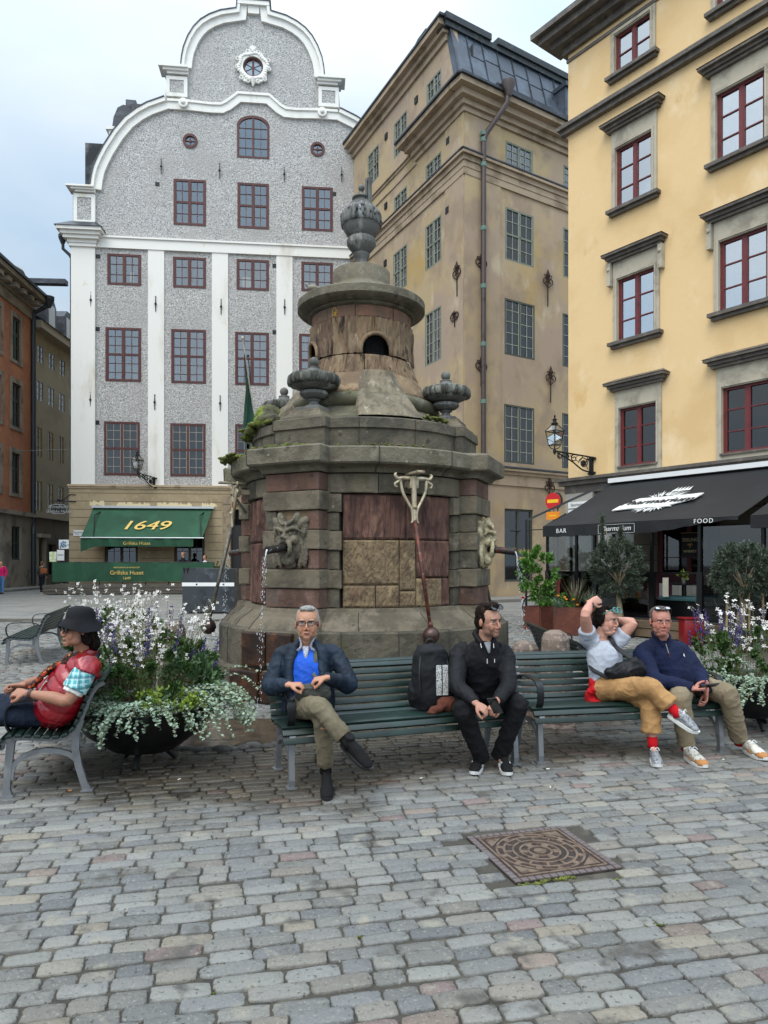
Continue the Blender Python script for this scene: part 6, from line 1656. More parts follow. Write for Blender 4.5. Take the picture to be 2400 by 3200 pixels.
# steel box planter with zigzag top
st = mat('raw_steel_plate','#3c4043',.5,[('#2a2d30',1.6,.42,.64),('#5a4034',1.2,.60,.74,(1,1,.5)),('#585d62',2.5,.56,.70)],metal=.45,bump=(30,.15,.005))
P = gnd(570,1917); P2_ = gnd(733,1917); bw = (P2_-P).length
sb = thing('steel_planter', 'large raw steel box with a white band and notched top on the square', 'planter', P, -.05)
hh = 142/FPX*P.y; b = MB()
b.prism([(0,.04),(bw,.04),(bw,hh*.98),(.22,hh),(.17,hh*.86),(.12,hh),(.06,hh*.86),(0,hh)], 0, 1.1); b.build('steel_box', st, sb)
b = MB(); b.box(-.01,bw+.01,-.012,-.002,hh*.60,hh*.68); bd = b.build('white_band', WHITE, sb); b = MB()
for q in (.28,.80): b.ball((bw*q,-.015,hh*.64),(.03,.012,.03),10,8)
b.build('bolt', IRON, bd)
# ================================================================ PEOPLE
def V(*a): return Vector(a)
def skinmat(name):
    m = mat(name, None, .62, [('#9a5a46', 26, .60, .9, (1,1,1), 5)], attr='col', bump=(260,.25,.0008))
    b = m.node_tree.nodes['Principled BSDF']; b.inputs['Subsurface Weight'].default_value = .06; b.inputs['Subsurface Radius'].default_value = (.012,.005,.003); b.inputs['Subsurface Scale'].default_value = .6
    return m
SKIN = skinmat('skin')
EYEW = mat('eye_white', '#d8d2cb', .25); 
def sm(a, b, x): x = max(0, min(1, (x-a)/(b-a))); return x*x*(3-2*x)
def gs3(p, c, s): 
    d = p-Vector(c); return math.exp(-(d.x*d.x/(s[0]**2)+d.y*d.y/(s[1]**2)+d.z*d.z/(s[2]**2)))
def headmat(c, yaw, pitch, roll, k=1.0):
    """local +y is the face direction; yaw 0 looks at the camera side (-Y world), positive turns to the photo's right"""
    R = Matrix.Rotation(radians(180+yaw), 4, 'Z') @ Matrix.Rotation(radians(pitch), 4, 'X') @ Matrix.Rotation(radians(roll), 4, 'Y')
    return Matrix.Translation(c) @ R @ Matrix.Scale(k, 4)
def head_shapes(b, M, neck, f):
    """f: face options"""
    def e(x, y, z, rx, ry, rz, R=None): b.ball((x,y,z), (rx,ry,rz), 18, 12, R=R, M=M)
    w = f.get('w', 1.0); jaw = f.get('jaw', 1.0)
    e(0,-.012,.040,.076*w,.095,.083); e(0,.018,.030,.070*w,.077,.075); e(0,.022,-.030,.063*w*jaw,.066,.062)
    e(0,.040,-.066,.046*w*jaw,.048,.040); e(0,.076,-.098,.022,.016,.014)
    for s in (-1,1):
        e(s*.033*w,.060,-.030,.026,.026,.040); e(s*.038*w*jaw,.026,-.062,.022,.040,.036)
        e(s*.078*w,-.006,-.004,.008,.018,.032); e(s*.030,.083,.026,.024,.012,.008)
        e(s*.0115,.098,-.036,.0085,.011,.0075)
        e(s*.032,.0775,-.004,.019,.012,.006)
    b.tube([(0,.084,.022),(0,.096,.0),(0,.107+f.get('nose',0),-.022),(0,.104+f.get('nose',0)*.8,-.034)], [.0065,.0072,.0090,.0080], 10, M=M, smooth=3)
    e(0,.088,-.058,.020,.012,.012)
    op = f.get('open', 0.0)
    e(0,.0950,-.0625+op*.3,.0190,.0065,.0042); e(0,.093,-.0730-op,.0170,.0068,.0050)
    e(0,.086,-.088-op*.5,.022,.012,.009)
    if f.get('chin2'): e(0,.035,-.10,.048,.045,.028)
    base = M @ Vector((0,-.022,-.055))
    b.tube([base, base.lerp(neck, .5), neck], [(.056,.056),(.055,.056),(.064,.060)], 16, smooth=3)
def head_color(M, f, hands=()):
    Mi = M.inverted(); sk = Vector(lin(f['skin'])); lip = Vector(lin(f.get('lip', '#8f4f45'))); red = Vector(lin(f.get('flush', '#b06a52')))
    bc = Vector(lin(f.get('beard_c', '#3a2c24'))); hcol = Vector(lin(f.get('brow_c', '#2a211c'))); bd = f.get('beard', 0); op = f.get('open', 0)
    def col(p):
        q = Mi @ Vector(p); c = sk.copy()
        if q.length > .2: return c.lerp(red, .18+.2*mnoise.noise(Vector(p)*22))
        c = c.lerp(red, .55*gs3(q, (0,.11,-.03), (.022,.03,.018)))
        for s in (-1,1):
            c = c.lerp(red, .45*gs3(q, (s*.042,.07,-.03), (.024,.05,.022))); c = c.lerp(red, .5*gs3(q, (s*.082,0,0), (.012,.03,.04)))
            c = c.lerp(red*.55, .55*gs3(q, (s*.032,.08,.012), (.020,.04,.009)))
            c = c.lerp(hcol, f.get('brow', .8)*min(1, 1.8*gs3(q, (s*.032,.09,.0285+f.get('frown',0)*(-.004)*(1-abs(q.x)/.05)), (.021,.04,.0042))))
            c = c.lerp(red*.5, .4*f.get('fold',.3)*gs3(q, (s*.029,.09,-.045), (.005,.03,.016)))
        if bd:
            m = sm(-.030,-.050,q.z)*sm(-.02,.03,q.y); m *= 1-gs3(q, (0,.10,-.068), (.017,.03,.008))*.8
            m = max(m, sm(-.0,-.03,q.z)*sm(.045,.06,abs(q.x))*sm(-.01,.01,q.y)); m *= sm(-.128,-.112,q.z)
            c = c.lerp(bc, bd*min(1,m)*(.82+.35*mnoise.noise(q*160)))
        c = c.lerp(lip, min(1, 1.5*gs3(q, (0,.10,-.0625+op*.3), (.019,.03,.0038)))); c = c.lerp(lip, min(1, 1.5*gs3(q, (0,.10,-.0735-op), (.017,.03,.0048))))
        c = c.lerp(Vector((.012,.004,.004)), min(1, 1.5*gs3(q, (0,.10,-.068-op*.35), (.017,.03,.0013+op*.5))))
        for s in (-1,1): c = c.lerp(Vector((.03,.012,.01)), .8*gs3(q, (s*.008,.11,-.044), (.0045,.02,.003)))
        return c
    return col
def head_disp(M, f):
    Mi = M.inverted(); s_ = M.to_scale().x
    def d(p, n):
        q = Mi @ p; v = 0
        if q.length > .2: return .0008*mnoise.noise(p*60)
        for s in (-1,1):
            v -= .0095*gs3(q, (s*.032,.082,.0115), (.016,.03,.0085)); v += .0018*gs3(q, (s*.032,.088,.020), (.018,.03,.004)); v -= .0005*gs3(q, (s*.028,.085,-.046), (.004,.03,.014))
        v -= .0035*gs3(q, (0,.10,-.0685), (.02,.03,.003)); v += .0008*mnoise.noise(q*45)+f.get('wr',.0006)*mnoise.noise(Vector((q.x*25,q.y*20,q.z*110)))*sm(.03,.05,q.z)
        return v*s_
    return d
def hand(b, W, d, nrm, side, curl=.45, k=1.0, spread=.0, thumb=.5, curls=None):
    """W wrist, d towards the fingers, nrm out of the palm, side = +1/-1 picks the thumb edge"""
    d = Vector(d).normalized(); nrm = Vector(nrm); nrm = (nrm-d*nrm.dot(d)).normalized(); l = d.cross(nrm)*side
    b.tube([W-d*.03*k, W+d*.008, W+d*.045*k, W+d*.082*k], [(.024*k,.019*k),(.027*k,.017*k),(.038*k,.0155*k),(.039*k,.0125*k)], 14, ref=nrm, smooth=3)
    for j in range(4):
        base = W+d*(.082-.004*abs(j-1))*k+l*(.0285-.0192*j)*k; L_ = (.070,.078,.073,.057)[j]*k; dd = (d+l*(spread*(1.2-j))).normalized()
        cu = curls[j] if curls else curl*(1+.12*j)
        pts = [base-d*.02*k, base]; a = 0; p = base
        for q, fr in ((.42,.45),(.33,.75),(.25,.5)):
            a += cu*fr*1.9; p = p+(dd*cos(a)+nrm*sin(a))*L_*q; pts.append(p)
        r = (.0092,.0096,.0092,.0080)[j]*k
        b.tube(pts, [r*1.05,r*1.05,r,r*.92,r*.72], 10, smooth=2); b.ball(pts[-1], r*.78, 8, 6)
    t0 = W+d*.022*k+l*.024*k; t1 = t0+(l*.65+d*.6+nrm*.35).normalized()*.040*k; t2 = t1+(d*.85+l*(.35-thumb*.6)+nrm*(.25+thumb*.6)).normalized()*.033*k; t3 = t2+(d*.9-l*thumb*.5+nrm*(.2+thumb*.6)).normalized()*.024*k
    b.tube([t0,t1,t2,t3], [.0145*k,.0120*k,.0105*k,.0085*k], 10, smooth=3); b.ball(t3, .0082*k, 8, 6)
def wrinkle(amp, sc=9, seed=0.0, st=(1,1,1)):
    o = Vector((seed, seed*2, seed*.5))
    def f(p, n):
        q = Vector((p.x*st[0], p.y*st[1], p.z*st[2]))
        a = 1-abs(mnoise.noise(q*sc+o))*2; c = 1-abs(mnoise.noise(q*sc*2.1+o))*2
        return amp*(a*a*.9+c*c*.45-.5)
    return f
def headneck(L_): return L_['neck']+V(0,0,.02)
def person(label, P0, J, f, cat='person', group=None):
    """J holds world joints; returns dict with root and local joints"""
    t = thing('person', label, cat, P0, 0, group)
    L_ = {k: (Vector(v)-P0) for k, v in J.items()}
    M = headmat(L_['head'], f.get('yaw',0), f.get('pitch',0), f.get('roll',0), f.get('k',1.0))
    b = MB(); fd = Vector(f['front']).normalized()
    head_shapes(b, M, L_['neck'], f)
    b.tube([L_['pel']+V(0,0,-.06), L_['pel'], L_['waist'], L_['chest'], L_['neck']+V(0,0,-.06), L_['neck']+V(0,0,.01)], [(.10,.07),(.13,.085),(.115,.08),(.13,.09),(.09,.06),(.058,.055)], 18, ref=fd, smooth=3)
    nk = headneck(L_); b.tube([nk+V(0,0,.02), nk], [(.056,.055),(.06,.058)], 14)
    for s in 'LR':
        sh, el, wr_ = L_['sh'+s], L_['el'+s], L_['wr'+s]; ar = f.get('arm', 1.0)
        b.tube([L_['chest'].lerp(sh,.5)+V(0,0,.05), sh, sh.lerp(el,.5), el, el.lerp(wr_,.35), wr_], [.05,.050*ar,.045*ar,.037*ar,.038*ar,.0245], 14, smooth=3)
        h = f['hand'+s]; hand(b, wr_, h[0], h[1], h[2], curl=h[3], k=f.get('hk',1.0), thumb=h[4] if len(h) > 4 else .5, curls=h[5] if len(h) > 5 else None)
        hp, kn, an, to = L_['hp'+s], L_['kn'+s], L_['an'+s], L_['to'+s]
        b.tube([hp, hp.lerp(kn,.5), kn, kn.lerp(an,.35), an], [.075,.068,.050,.050,.034], 14, smooth=3); b.tube([an, an.lerp(to,.45)+V(0,0,-.012)], [.026,.018], 10)
    body = fuse(b, 'body', SKIN, t, voxel=f.get('vox',.0042), smooth=3, disp=head_disp(M, f), color=head_color(M, f), fac=.5)
    if not f.get('noeyes'):
        b = MB(); b2 = MB(); b3 = MB()
        for s in (-1,1):
            b.ball((s*.032,.0745,.0105), (.0135,.0120,.0075), 14, 10, M=M)
            g = Vector(f.get('gaze', (0,1,0))).normalized(); c = Vector((s*.032,.0775,.0105))+Vector((g.x*.006, 0, g.z*.003)); b2.ball(c+V(0,.0062,0), (.0058,.0036,.0058), 12, 8, M=M)
            b3.tube([(s*.017,.0845,.0125),(s*.026,.0890,.0175),(s*.036,.0875,.0175),(s*.047,.0785,.0115)], [.0014,.0022,.0022,.0012], 6, M=M, smooth=3)
        b.build('eyes', EYEW, t, smooth=True); b2.build('irises', mat('dark_iris','#1c130e',.2) if 'dark_iris' not in MATS else MATS['dark_iris'], t, smooth=True); b3.build('eyelids', mat('lid_dark','#4a2a20',.6) if 'lid_dark' not in MATS else MATS['lid_dark'], t, smooth=True)
    return dict(t=t, J=L_, M=M, fd=fd, f=f)
def garment(P, name, m, torso, sleeves=None, vox=.0085, wr=(.006, 9), hem=None, extra=None, smooth=3, seed=1.0):
    """torso: list of (joint or point, a, b); sleeves: dict side -> list of (point, r)"""
    b = MB(); J = P['J']
    if torso: b.tube([p for p, *_ in torso], [(a, c) for _, a, c in torso], 22, ref=P['fd'], smooth=4)
    for pts in (sleeves or []): b.tube([p for p, _ in pts], [r for _, r in pts], 16, smooth=4)
    if extra: extra(b)
    return fuse(b, name, m, P['t'], voxel=vox, smooth=smooth, disp=wrinkle(wr[0], wr[1], seed))
def shoe(P, s, an, to, m_up, m_sole, k=1.0, name='shoe', roll=0, stripes=None, lace=None, toecap=None):
    """low shoe from ankle to toe"""
    J = P['J']; an = J[an] if isinstance(an, str) else an; to = J[to] if isinstance(to, str) else to
    d = to-an; up0 = Vector((0,0,1)); fdir = Vector(f_dir) if (f_dir := None) else None
    return None
def make_shoe(P, heel, toe, up, m_up, m_sole, k=1.0, high=.0, lace=None, stripes=None, cap=None):
    """heel/toe: points on the ground line of the sole, up: normal of the sole"""
    L_ = (toe-heel); ln = L_.length; x = L_.normalized(); up = Vector(up); up = (up-x*up.dot(x)).normalized(); y = up.cross(x)
    M = Matrix((x, y, up)).transposed().to_4x4(); M.translation = heel
    b = MB(M=M); q = ln
    b.tube([(.02*k,0,.055),(q*.22,0,.062),(q*.45,0,.058),(q*.68,0,.045),(q*.86,0,.034),(q*.97,0,.028)], [(.030*k,.045),(.036*k,.048),(.038*k,.044),(.045*k,.034),(.042*k,.026),(.024*k,.016)], 16, ref=(0,0,1), smooth=4)
    b.tube([(q*.14,0,.05),(q*.13,0,.095+high)], [(.036*k,.040),(.033*k,.040)], 14, ref=(1,0,0))
    up_ = fuse(b, 'shoe', m_up, P['t'], voxel=.006, smooth=2, disp=wrinkle(.0015, 30, 2.0))
    b = MB(M=M); n = 26; o = []
    for i in range(n):
        a = 2*pi*i/n; xx = q*.5+q*.52*cos(a); wd = (.034+.014*sm(0,q*.75,xx)-.012*sm(q*.8,q*1.05,xx))*k; o.append((xx, wd*math.copysign(abs(sin(a))**.6, sin(a))))
    vs = [(p[0], p[1], .0+ (.012*sm(q*.8,q*1.05,p[0]))) for p in o]+[(q*.5+(p[0]-q*.5)*1.02, p[1]*1.04, .026+(.010*sm(q*.8,q*1.05,p[0]))) for p in o]
    b.add(vs, [tuple(range(n))[::-1], tuple(range(n,2*n))]+[(i,(i+1)%n,(i+1)%n+n,i+n) for i in range(n)]); b.build('sole', m_sole, up_)
    if stripes is not None:
        b = MB(M=M)
        for sd in (-1,1):
            for k_ in range(3):
                xx = q*(.36+.09*k_); b.tube([(xx-.015, sd*.040*k, .024),(xx, sd*.042*k, .045),(xx+.020, sd*.030*k, .078)], .0045, 6)
        b.build('side_stripe', stripes, up_)
    if lace is not None:
        b = MB(M=M)
        for k_ in range(5):
            xx = q*(.36+.075*k_); zz = .107-.011*k_; b.tube([(xx,-.026*k,zz-.012),(xx+.006,0,zz-.001),(xx,.026*k,zz-.012)], .0035, 5, smooth=2)
        for sd in (-1,1): b.tube([(q*.36,0,.108),(q*.34,sd*.02,.122),(q*.40,sd*.035,.104)], .003, 5, smooth=3)
        b.build('laces', lace, up_)
    if cap is not None:
        b = MB(M=M); b.tube([(q*.74,0,.038),(q*.88,0,.032),(q*.985,0,.027)], [(.0465*k,.0315),(.0435*k,.0285),(.026*k,.018)], 14, ref=(0,0,1), smooth=3); b.tube([(q*.35,-.041*k,.05),(q*.5,-.044*k,.04),(q*.6,-.048*k,.035)], .006, 6); b.tube([(q*.35,.041*k,.05),(q*.5,.044*k,.04),(q*.6,.048*k,.035)], .006, 6)
        b.build('overlay', cap, up_, smooth=True)
    return up_
def hair(P, m, parts, vox=.006, amp=.004, st=(1,1,1), sc=60, smooth=1):
    b = MB(); M = P['M']
    for (c, r) in parts: b.ball(c, r, 18, 12, M=M)
    Mi = M.inverted()
    def d(p, n):
        q = Mi @ p; return amp*mnoise.noise(Vector((q.x*sc*st[0], q.y*sc*st[1], q.z*sc*st[2])))+amp*.5*mnoise.noise(q*150)
    return fuse(b, 'hair', m, P['t'], voxel=vox, smooth=smooth, disp=d)
def spectacles(P, m, lensm, z=.011, y=.098, w=.025, h=.018, up=False, tilt=0, name='glasses', thick=.0022, sq=.6):
    M = P['M'] @ Matrix.Translation((0, y, z)) @ Matrix.Rotation(radians(tilt), 4, 'X'); b = MB(); g = MB()
    for s in (-1,1):
        pts = []
        for i in range(21):
            a = 2*pi*i/20; pts.append((s*.033+w*math.copysign(abs(cos(a))**sq, cos(a)), -.004*abs(cos(a)), h*math.copysign(abs(sin(a))**sq, sin(a))))
        b.tube(pts, thick, 6, M=M); g.add([(p[0], p[1]-.001, p[2]) for p in pts[:-1]], [tuple(range(20))], M)
        b.tube([(s*(.033+w),-.004,.005),(s*.074,-.02,.006),(s*.080,-.085,.004),(s*.080,-.115,-.012)], thick*.9, 6, M=M)
    b.tube([(-.008,0,.004),(0,.002,.006),(.008,0,.004)], thick, 6, M=M)
    o = b.build(name, m, P['t'], smooth=True); g.build('lens', lensm, o, fix=False); return o
# ================================================================ THE FIVE PEOPLE ON THE BENCHES
W_ = at
def spec(hp, P): return P
# ---- 1. old man, crossed legs, navy jacket
J = dict(pel=bl(B1,A1,.19,.26,.53), waist=W_(968,2165,5.34), chest=W_(962,2085,5.38), neck=W_(960,2004,5.40), head=W_(961,1950,5.36),
  shR=W_(882,2045,5.42), elR=W_(846,2148,5.30), wrR=W_(905,2140,5.03), shL=W_(1046,2043,5.44), elL=W_(1092,2140,5.32), wrL=W_(1018,2118,5.03),
  hpR=bl(B1,A1,.10,.25,.53), knR=W_(1000,2212,4.84), anR=W_(1093,2325,4.74), toR=W_(1158,2388,4.66),
  hpL=bl(B1,A1,.27,.25,.52), knL=W_(1010,2250,4.88), anL=W_(1018,2405,5.02), toL=W_(1026,2468,4.86))
f = dict(skin='#a5795f', lip='#8c564a', flush='#b0705a', front=(-.05,-1,.05), yaw=2, pitch=3, roll=0, k=1.07, brow=.25, brow_c='#6b625a', open=.0035, fold=.6, w=1.07, jaw=1.04, wr=.0016,
  handR=(V(1,-.15,.05), V(0,.2,-1), -1, .95, .9), handL=(V(-1,-.12,-.15), V(0,.2,-1), 1, .95, .9), arm=.9)
P1 = person('old grey haired man with glasses and an open navy jacket, legs crossed', bl(B1,A1,.2,.25), J, f); J1 = P1['J']
hair(P1, mat('grey_hair','#8f8c88',.85,[('#6a6764',60,.45,.62,(1,1,.3))],spec=.12,bump=(200,.4,.002)), [((0,-.030,.058),(.081,.085,.074)),((0,-.055,.0),(.074,.060,.080)),((.070,-.010,.030),(.016,.040,.045)),((-.070,-.010,.030),(.016,.040,.045)),((0,.030,.105),(.058,.045,.024))])
spectacles(P1, mat('black_acetate','#120e0d',.25), glass('spectacle_lens',(.9,.9,.9),1.4,.02,.02), z=.008, w=.0255, h=.018)
navy_j = cloth('navy_jacket','#1c2836','#141d28',.6)
blue_j = cloth('bright_blue_shirt','#1a58c4','#1548a8',.6); khaki = cloth('khaki_trousers','#6b6350','#5b5343',.85)
j = J1
garment(P1, 'blue_jacket', blue_j, [(j['pel']+V(.01,-.05,.06),.155,.10),(j['waist']+V(0,-.02,0),.145,.115),(j['chest']+V(0,-.02,0),.15,.115),(j['neck']+V(0,-.005,-.065),.10,.08)], wr=(.006,11), seed=3)
b = MB()
for s in (-1,1):
    n0 = j['neck']+V(s*.045,-.005,.03); b.tube([n0+V(0,.05,.02), n0+V(s*.01,0,.0), n0+V(-s*.012,-.075,-.06), n0+V(s*.02,-.10,-.09)], [(.008,.018),(.008,.020),(.007,.022),(.005,.014)], 8, smooth=3)
cl_ = b.build('shirt_collar', mat('check_shirt','#7c8294',.8,[('#c6c8d0',160,.5,.56)]), P1['t'], smooth=True)
b = MB(); b.tube([j['neck']+V(.0,-.085,-.03), j['neck']+V(.004,-.125,-.13)], [(.030,.010),(.006,.006)], 8, ref=(0,-1,0)); b.build('shirt_front', MATS['check_shirt'], P1['t'], smooth=True)
def shell(P, name, m, side_pts, sleeves, seed, back=True, vox=.0085, wr=(.009,8)):
    """open jacket: two front panels and a back round the torso, plus sleeves"""
    b = MB()
    for pts in side_pts: b.tube([p for p, *_ in pts], [(a, c) for _, a, c in pts], 16, ref=P['fd'], smooth=4)
    for pts in sleeves: b.tube([p for p, _ in pts], [r for _, r in pts], 16, smooth=4)
    return fuse(b, name, m, P['t'], voxel=vox, smooth=3, disp=wrinkle(wr[0], wr[1], seed))
sd = []
for s, kk in ((1,'L'),(-1,'R')):
    sd.append([(j['pel']+V(s*.155,.0,-.03),.045,.12),(j['pel']+V(s*.15,-.005,.08),.042,.12),(j['waist']+V(s*.135,-.01,.03),.045,.12),(j['chest']+V(s*.120,-.01,.0),.055,.12),(j['chest']+V(s*.11,.0,.10),.06,.09),(j['neck']+V(s*.075,.01,-.03),.035,.07),(j['neck']+V(s*.055,.02,.005),.012,.055)])
sd.append([(j['pel']+V(0,.08,-.02),.17,.04),(j['waist']+V(0,.08,0),.17,.045),(j['chest']+V(0,.07,.05),.17,.05),(j['neck']+V(0,.06,-.03),.10,.035),(j['neck']+V(0,.062,.015),.05,.014)])
sl = []
for kk, s in (('L',1),('R',-1)):
    sh, el, wq = j['sh'+kk], j['el'+kk], j['wr'+kk]
    sl.append([(j['chest'].lerp(sh,.55)+V(0,0,.05),.078),(sh+V(0,0,-.015),.073),(sh.lerp(el,.5)+V(s*.004,0,0),.066),(el+V(s*.003,0,-.003),.063),(el.lerp(wq,.4),.058),(el.lerp(wq,.85),.045),(wq+(wq-el).normalized()*-.005,.036)])
shell(P1, 'jacket', navy_j, sd, sl, 5)
def trousers(P, m, pelr=(.165,.12), th=.088, kn=.066, cu=.062, stop=(.93,.93), wr=(.007,10), seed=2, extra=None, knb=0, vox=.0085, up=.09):
    j = P['J']; b = MB()
    b.tube([j['pel']+V(0,0,up), j['pel'], j['hpL'].lerp(j['hpR'],.5)+V(0,-.02,-.04)], [(pelr[0]*.88,pelr[1]*.95),pelr,(pelr[0]*.9,pelr[1]*.85)], 20, ref=P['fd'], smooth=3)
    for i, s in enumerate('LR'):
        h, k_, a = j['hp'+s], j['kn'+s], j['an'+s]; e = k_.lerp(a, stop[i])
        b.tube([h, h.lerp(k_,.5)+V(0,0,.0), k_.lerp(h,.08), k_+(k_-h).normalized()*.012+V(0,0,.0)], [th*1.05,th,kn*1.12,kn], 18, smooth=4)
        b.tube([k_.lerp(h,.06), k_, k_.lerp(a,.3), k_.lerp(a,.65), e], [kn*.95,kn,kn*.98,(kn+cu)*.5,cu], 18, smooth=4)
    if extra: extra(b)
    return fuse(b, 'trousers', m, P['t'], voxel=vox, smooth=3, disp=wrinkle(wr[0], wr[1], seed))
trousers(P1, khaki, stop=(.90,.82), cu=.058, seed=4)
blk_shoe = cloth('black_knit','#131314',None,.85,.2); blk_sole = mat('black_sole','#1b1b1c',.6)
def sock(P, m, an, kn, r=.041, a=.3):
    b = MB(); j = P['J']; b.tube([j[an].lerp(j[kn],a), j[an].lerp(j[kn],.06), j[an]+V(0,0,-.02)], [r,r*.95,r*1.02], 14); return b.build('sock', m, P['t'], smooth=True)
sock(P1, blk_shoe, 'anL', 'knL', .043, .2); sock(P1, blk_shoe, 'anR', 'knR', .043, .28)
g_ = lambda p, P: gnd(*p)-P['t'].location
make_shoe(P1, j['anL']+V(0,.05,-.105), j['toL']+V(.0,-.10,-.055), (0,0,1), blk_shoe, blk_sole, 1.0, .03)
d = (j['toR']-j['anR']).normalized(); up = (j['knR']-j['anR']).normalized(); up = (up-d*up.dot(d)).normalized()
make_shoe(P1, j['anR']-d*.055-up*.065, j['toR']+d*.02-up*.05, up, blk_shoe, blk_sole, 1.0, .03)
# waist pouch held on the lap (a thing of its own)
pc = W_(978,2168,5.06); b = MB()
b.ball(pc-pc, (.135,.055,.075), 24, 16); b.ball(V(.05,-.01,.03), (.075,.045,.05), 14, 10); b.ball(V(-.07,-.0,.015), (.06,.045,.055), 14, 10)
olive_n = cloth('olive_grey_nylon','#3b3c36','#2f302b',.6)
pch = thing('waist_pouch', 'olive grey nylon pouch on the lap of the old man in navy', 'pouch', pc)
o = fuse(b, 'pouch_body', olive_n, pch, voxel=.008, smooth=2, disp=wrinkle(.006,14,9)); 
b = MB(); b.tube([(-.11,-.035,.045),(0,-.058,.05),(.11,-.035,.05)], .004, 6, smooth=4); b.build('zip', mat('zip_black','#0d0d0d',.4), pch)
b = MB()
for i in range(6): a = i*pi/3; b.tube([V(.045,-.0605,-.01), V(.045+.012*cos(a),-.0600,-.01+.012*sin(a))], .002, 5)
b.build('red_badge', mat('badge_red','#8a2f35',.6), pch)
b = MB(); s0 = j['neck']+P1['t'].location-pc; b.tube([s0+V(.055,-.05,-.03), s0+V(.075,-.12,-.12), s0+V(.06,-.15,-.22), V(.08,-.03,.06)], [(.016,.004)]*4, 8, ref=(0,-1,0), smooth=4); b.build('strap', mat('strap_olive','#4a4a40',.8), pch, smooth=True)

# ---- 2. man in black with phone
J = dict(pel=bl(B1,A1,1.62,.26,.53), waist=W_(1512,2150,5.72), chest=W_(1506,2070,5.62), neck=W_(1517,1995,5.56), head=W_(1527,1942,5.50),
  shR=W_(1436,2040,5.62), elR=W_(1428,2140,5.42), wrR=W_(1488,2198,5.22), shL=W_(1578,2042,5.68), elL=W_(1588,2142,5.50), wrL=W_(1552,2192,5.26),
  hpR=bl(B1,A1,1.53,.25,.52), knR=W_(1447,2222,5.30), anR=W_(1505,2368,5.48), toR=W_(1494,2395,5.36),
  hpL=bl(B1,A1,1.72,.25,.52), knL=W_(1622,2205,5.42), anL=W_(1562,2362,5.56), toL=W_(1573,2398,5.38))
f = dict(skin='#a67b66', lip='#8f554b', flush='#b3715b', front=(.05,-1,-.1), yaw=38, pitch=-4, roll=2, beard=.62, beard_c='#3a2a22', brow_c='#1c1310', brow=1.0, nose=.003, gaze=(.5,1,-.1), w=.98, k=1.04,
  handR=(V(.75,-.3,-.5), V(.3,.3,-.9), -1, .7, .3), handL=(V(-.45,-.3,-.75), V(-.3,.5,-.6), 1, .8, .4))
P2 = person('bearded man in a black hooded jacket leaning forward with a phone between his knees', bl(B1,A1,1.62,.25), J, f); j = P2['J']
hair(P2, mat('dark_brown_hair','#150e0b',.85,[('#332419',60,.5,.66,(1,1,.3))],spec=.12,bump=(200,.5,.002)), [((0,-.032,.060),(.082,.085,.076)),((0,-.058,-.005),(.074,.058,.078)),((.066,-.006,.030),(.014,.036,.040)),((-.066,-.006,.030),(.014,.036,.040)),((0,.030,.118),(.055,.056,.034)),((.01,.055,.122),(.045,.035,.026))], amp=.005)
spectacles(P2, mat('thin_dark_metal','#1e1c1b',.3,metal=.6), mat('dark_lens','#22262b',.06,spec=.8), z=.118, y=.085, w=.027, h=.022, tilt=38, name='sunglasses', sq=.9)
blk_j = cloth('black_softshell','#111114','#18181c',.72); blk_t = cloth('black_trousers','#121215','#0c0c0e',.85)
def sleeves_of(j, r0=.078, r1=.066, r2=.056, r3=.040, cut=1.0, keys='LR'):
    out = []
    for kk in keys:
        sh, el, wq = j['sh'+kk], j['el'+kk], j['wr'+kk]
        out.append([(j['chest'].lerp(sh,.6)+V(0,0,.05),r0),(sh+V(0,0,-.012),r0),(sh.lerp(el,.5),r1*1.06),(el,r1),(el.lerp(wq,.45),r2),(el.lerp(wq,cut*.9),r3*1.05),(el.lerp(wq,cut*.97),r3)])
    return out
def hoodx(b):
    n = j['neck']; b.tube([n+V(-.075,.0,.03), n+V(-.055,.065,.045), n+V(0,.09,.05), n+V(.055,.07,.045), n+V(.075,.0,.03), n+V(.045,-.075,-.03)], [.026,.036,.042,.036,.026,.012], 12, smooth=4)
    b.tube([n+V(-.075,.0,.03), n+V(-.045,-.08,-.03)], [.026,.012], 12, smooth=4)
garment(P2, 'jacket', blk_j, [(j['pel']+V(0,-.02,.0),.165,.125),(j['waist'],.16,.125),(j['chest']+V(0,0,.02),.17,.12),(j['neck']+V(0,.015,-.06),.115,.085),(j['neck']+V(0,.01,-.01),.075,.068)], sleeves_of(j), wr=(.008,8), extra=hoodx, seed=6)
b = MB(); n = j['neck']; b.tube([n+V(.005,-.075,-.02), n+V(.012,-.115,-.10)], [(.028,.008),(.008,.006)], 8, ref=(0,-1,0)); b.build('grey_shirt', mat('grey_tee','#77797d',.85), P2['t'], smooth=True)
b = MB(); zp = mat('pale_drawcord','#b9b8b2',.6)
for s, l in ((-1,.10),(1,.08)): b.tube([n+V(s*.05,-.085,-.03), n+V(s*.047,-.12,-.06)], .003, 5); b.tube([n+V(s*.028+.02,-.150,-.14), n+V(s*.028+.02,-.153,-.14-l*.35)], .003, 5)
b.build('drawcord', zp, P2['t'])
trousers(P2, blk_t, th=.092, kn=.074, cu=.066, stop=(1.04,1.04), seed=7, wr=(.009,9))
wsole = mat('white_sole','#cfcfcb',.6)
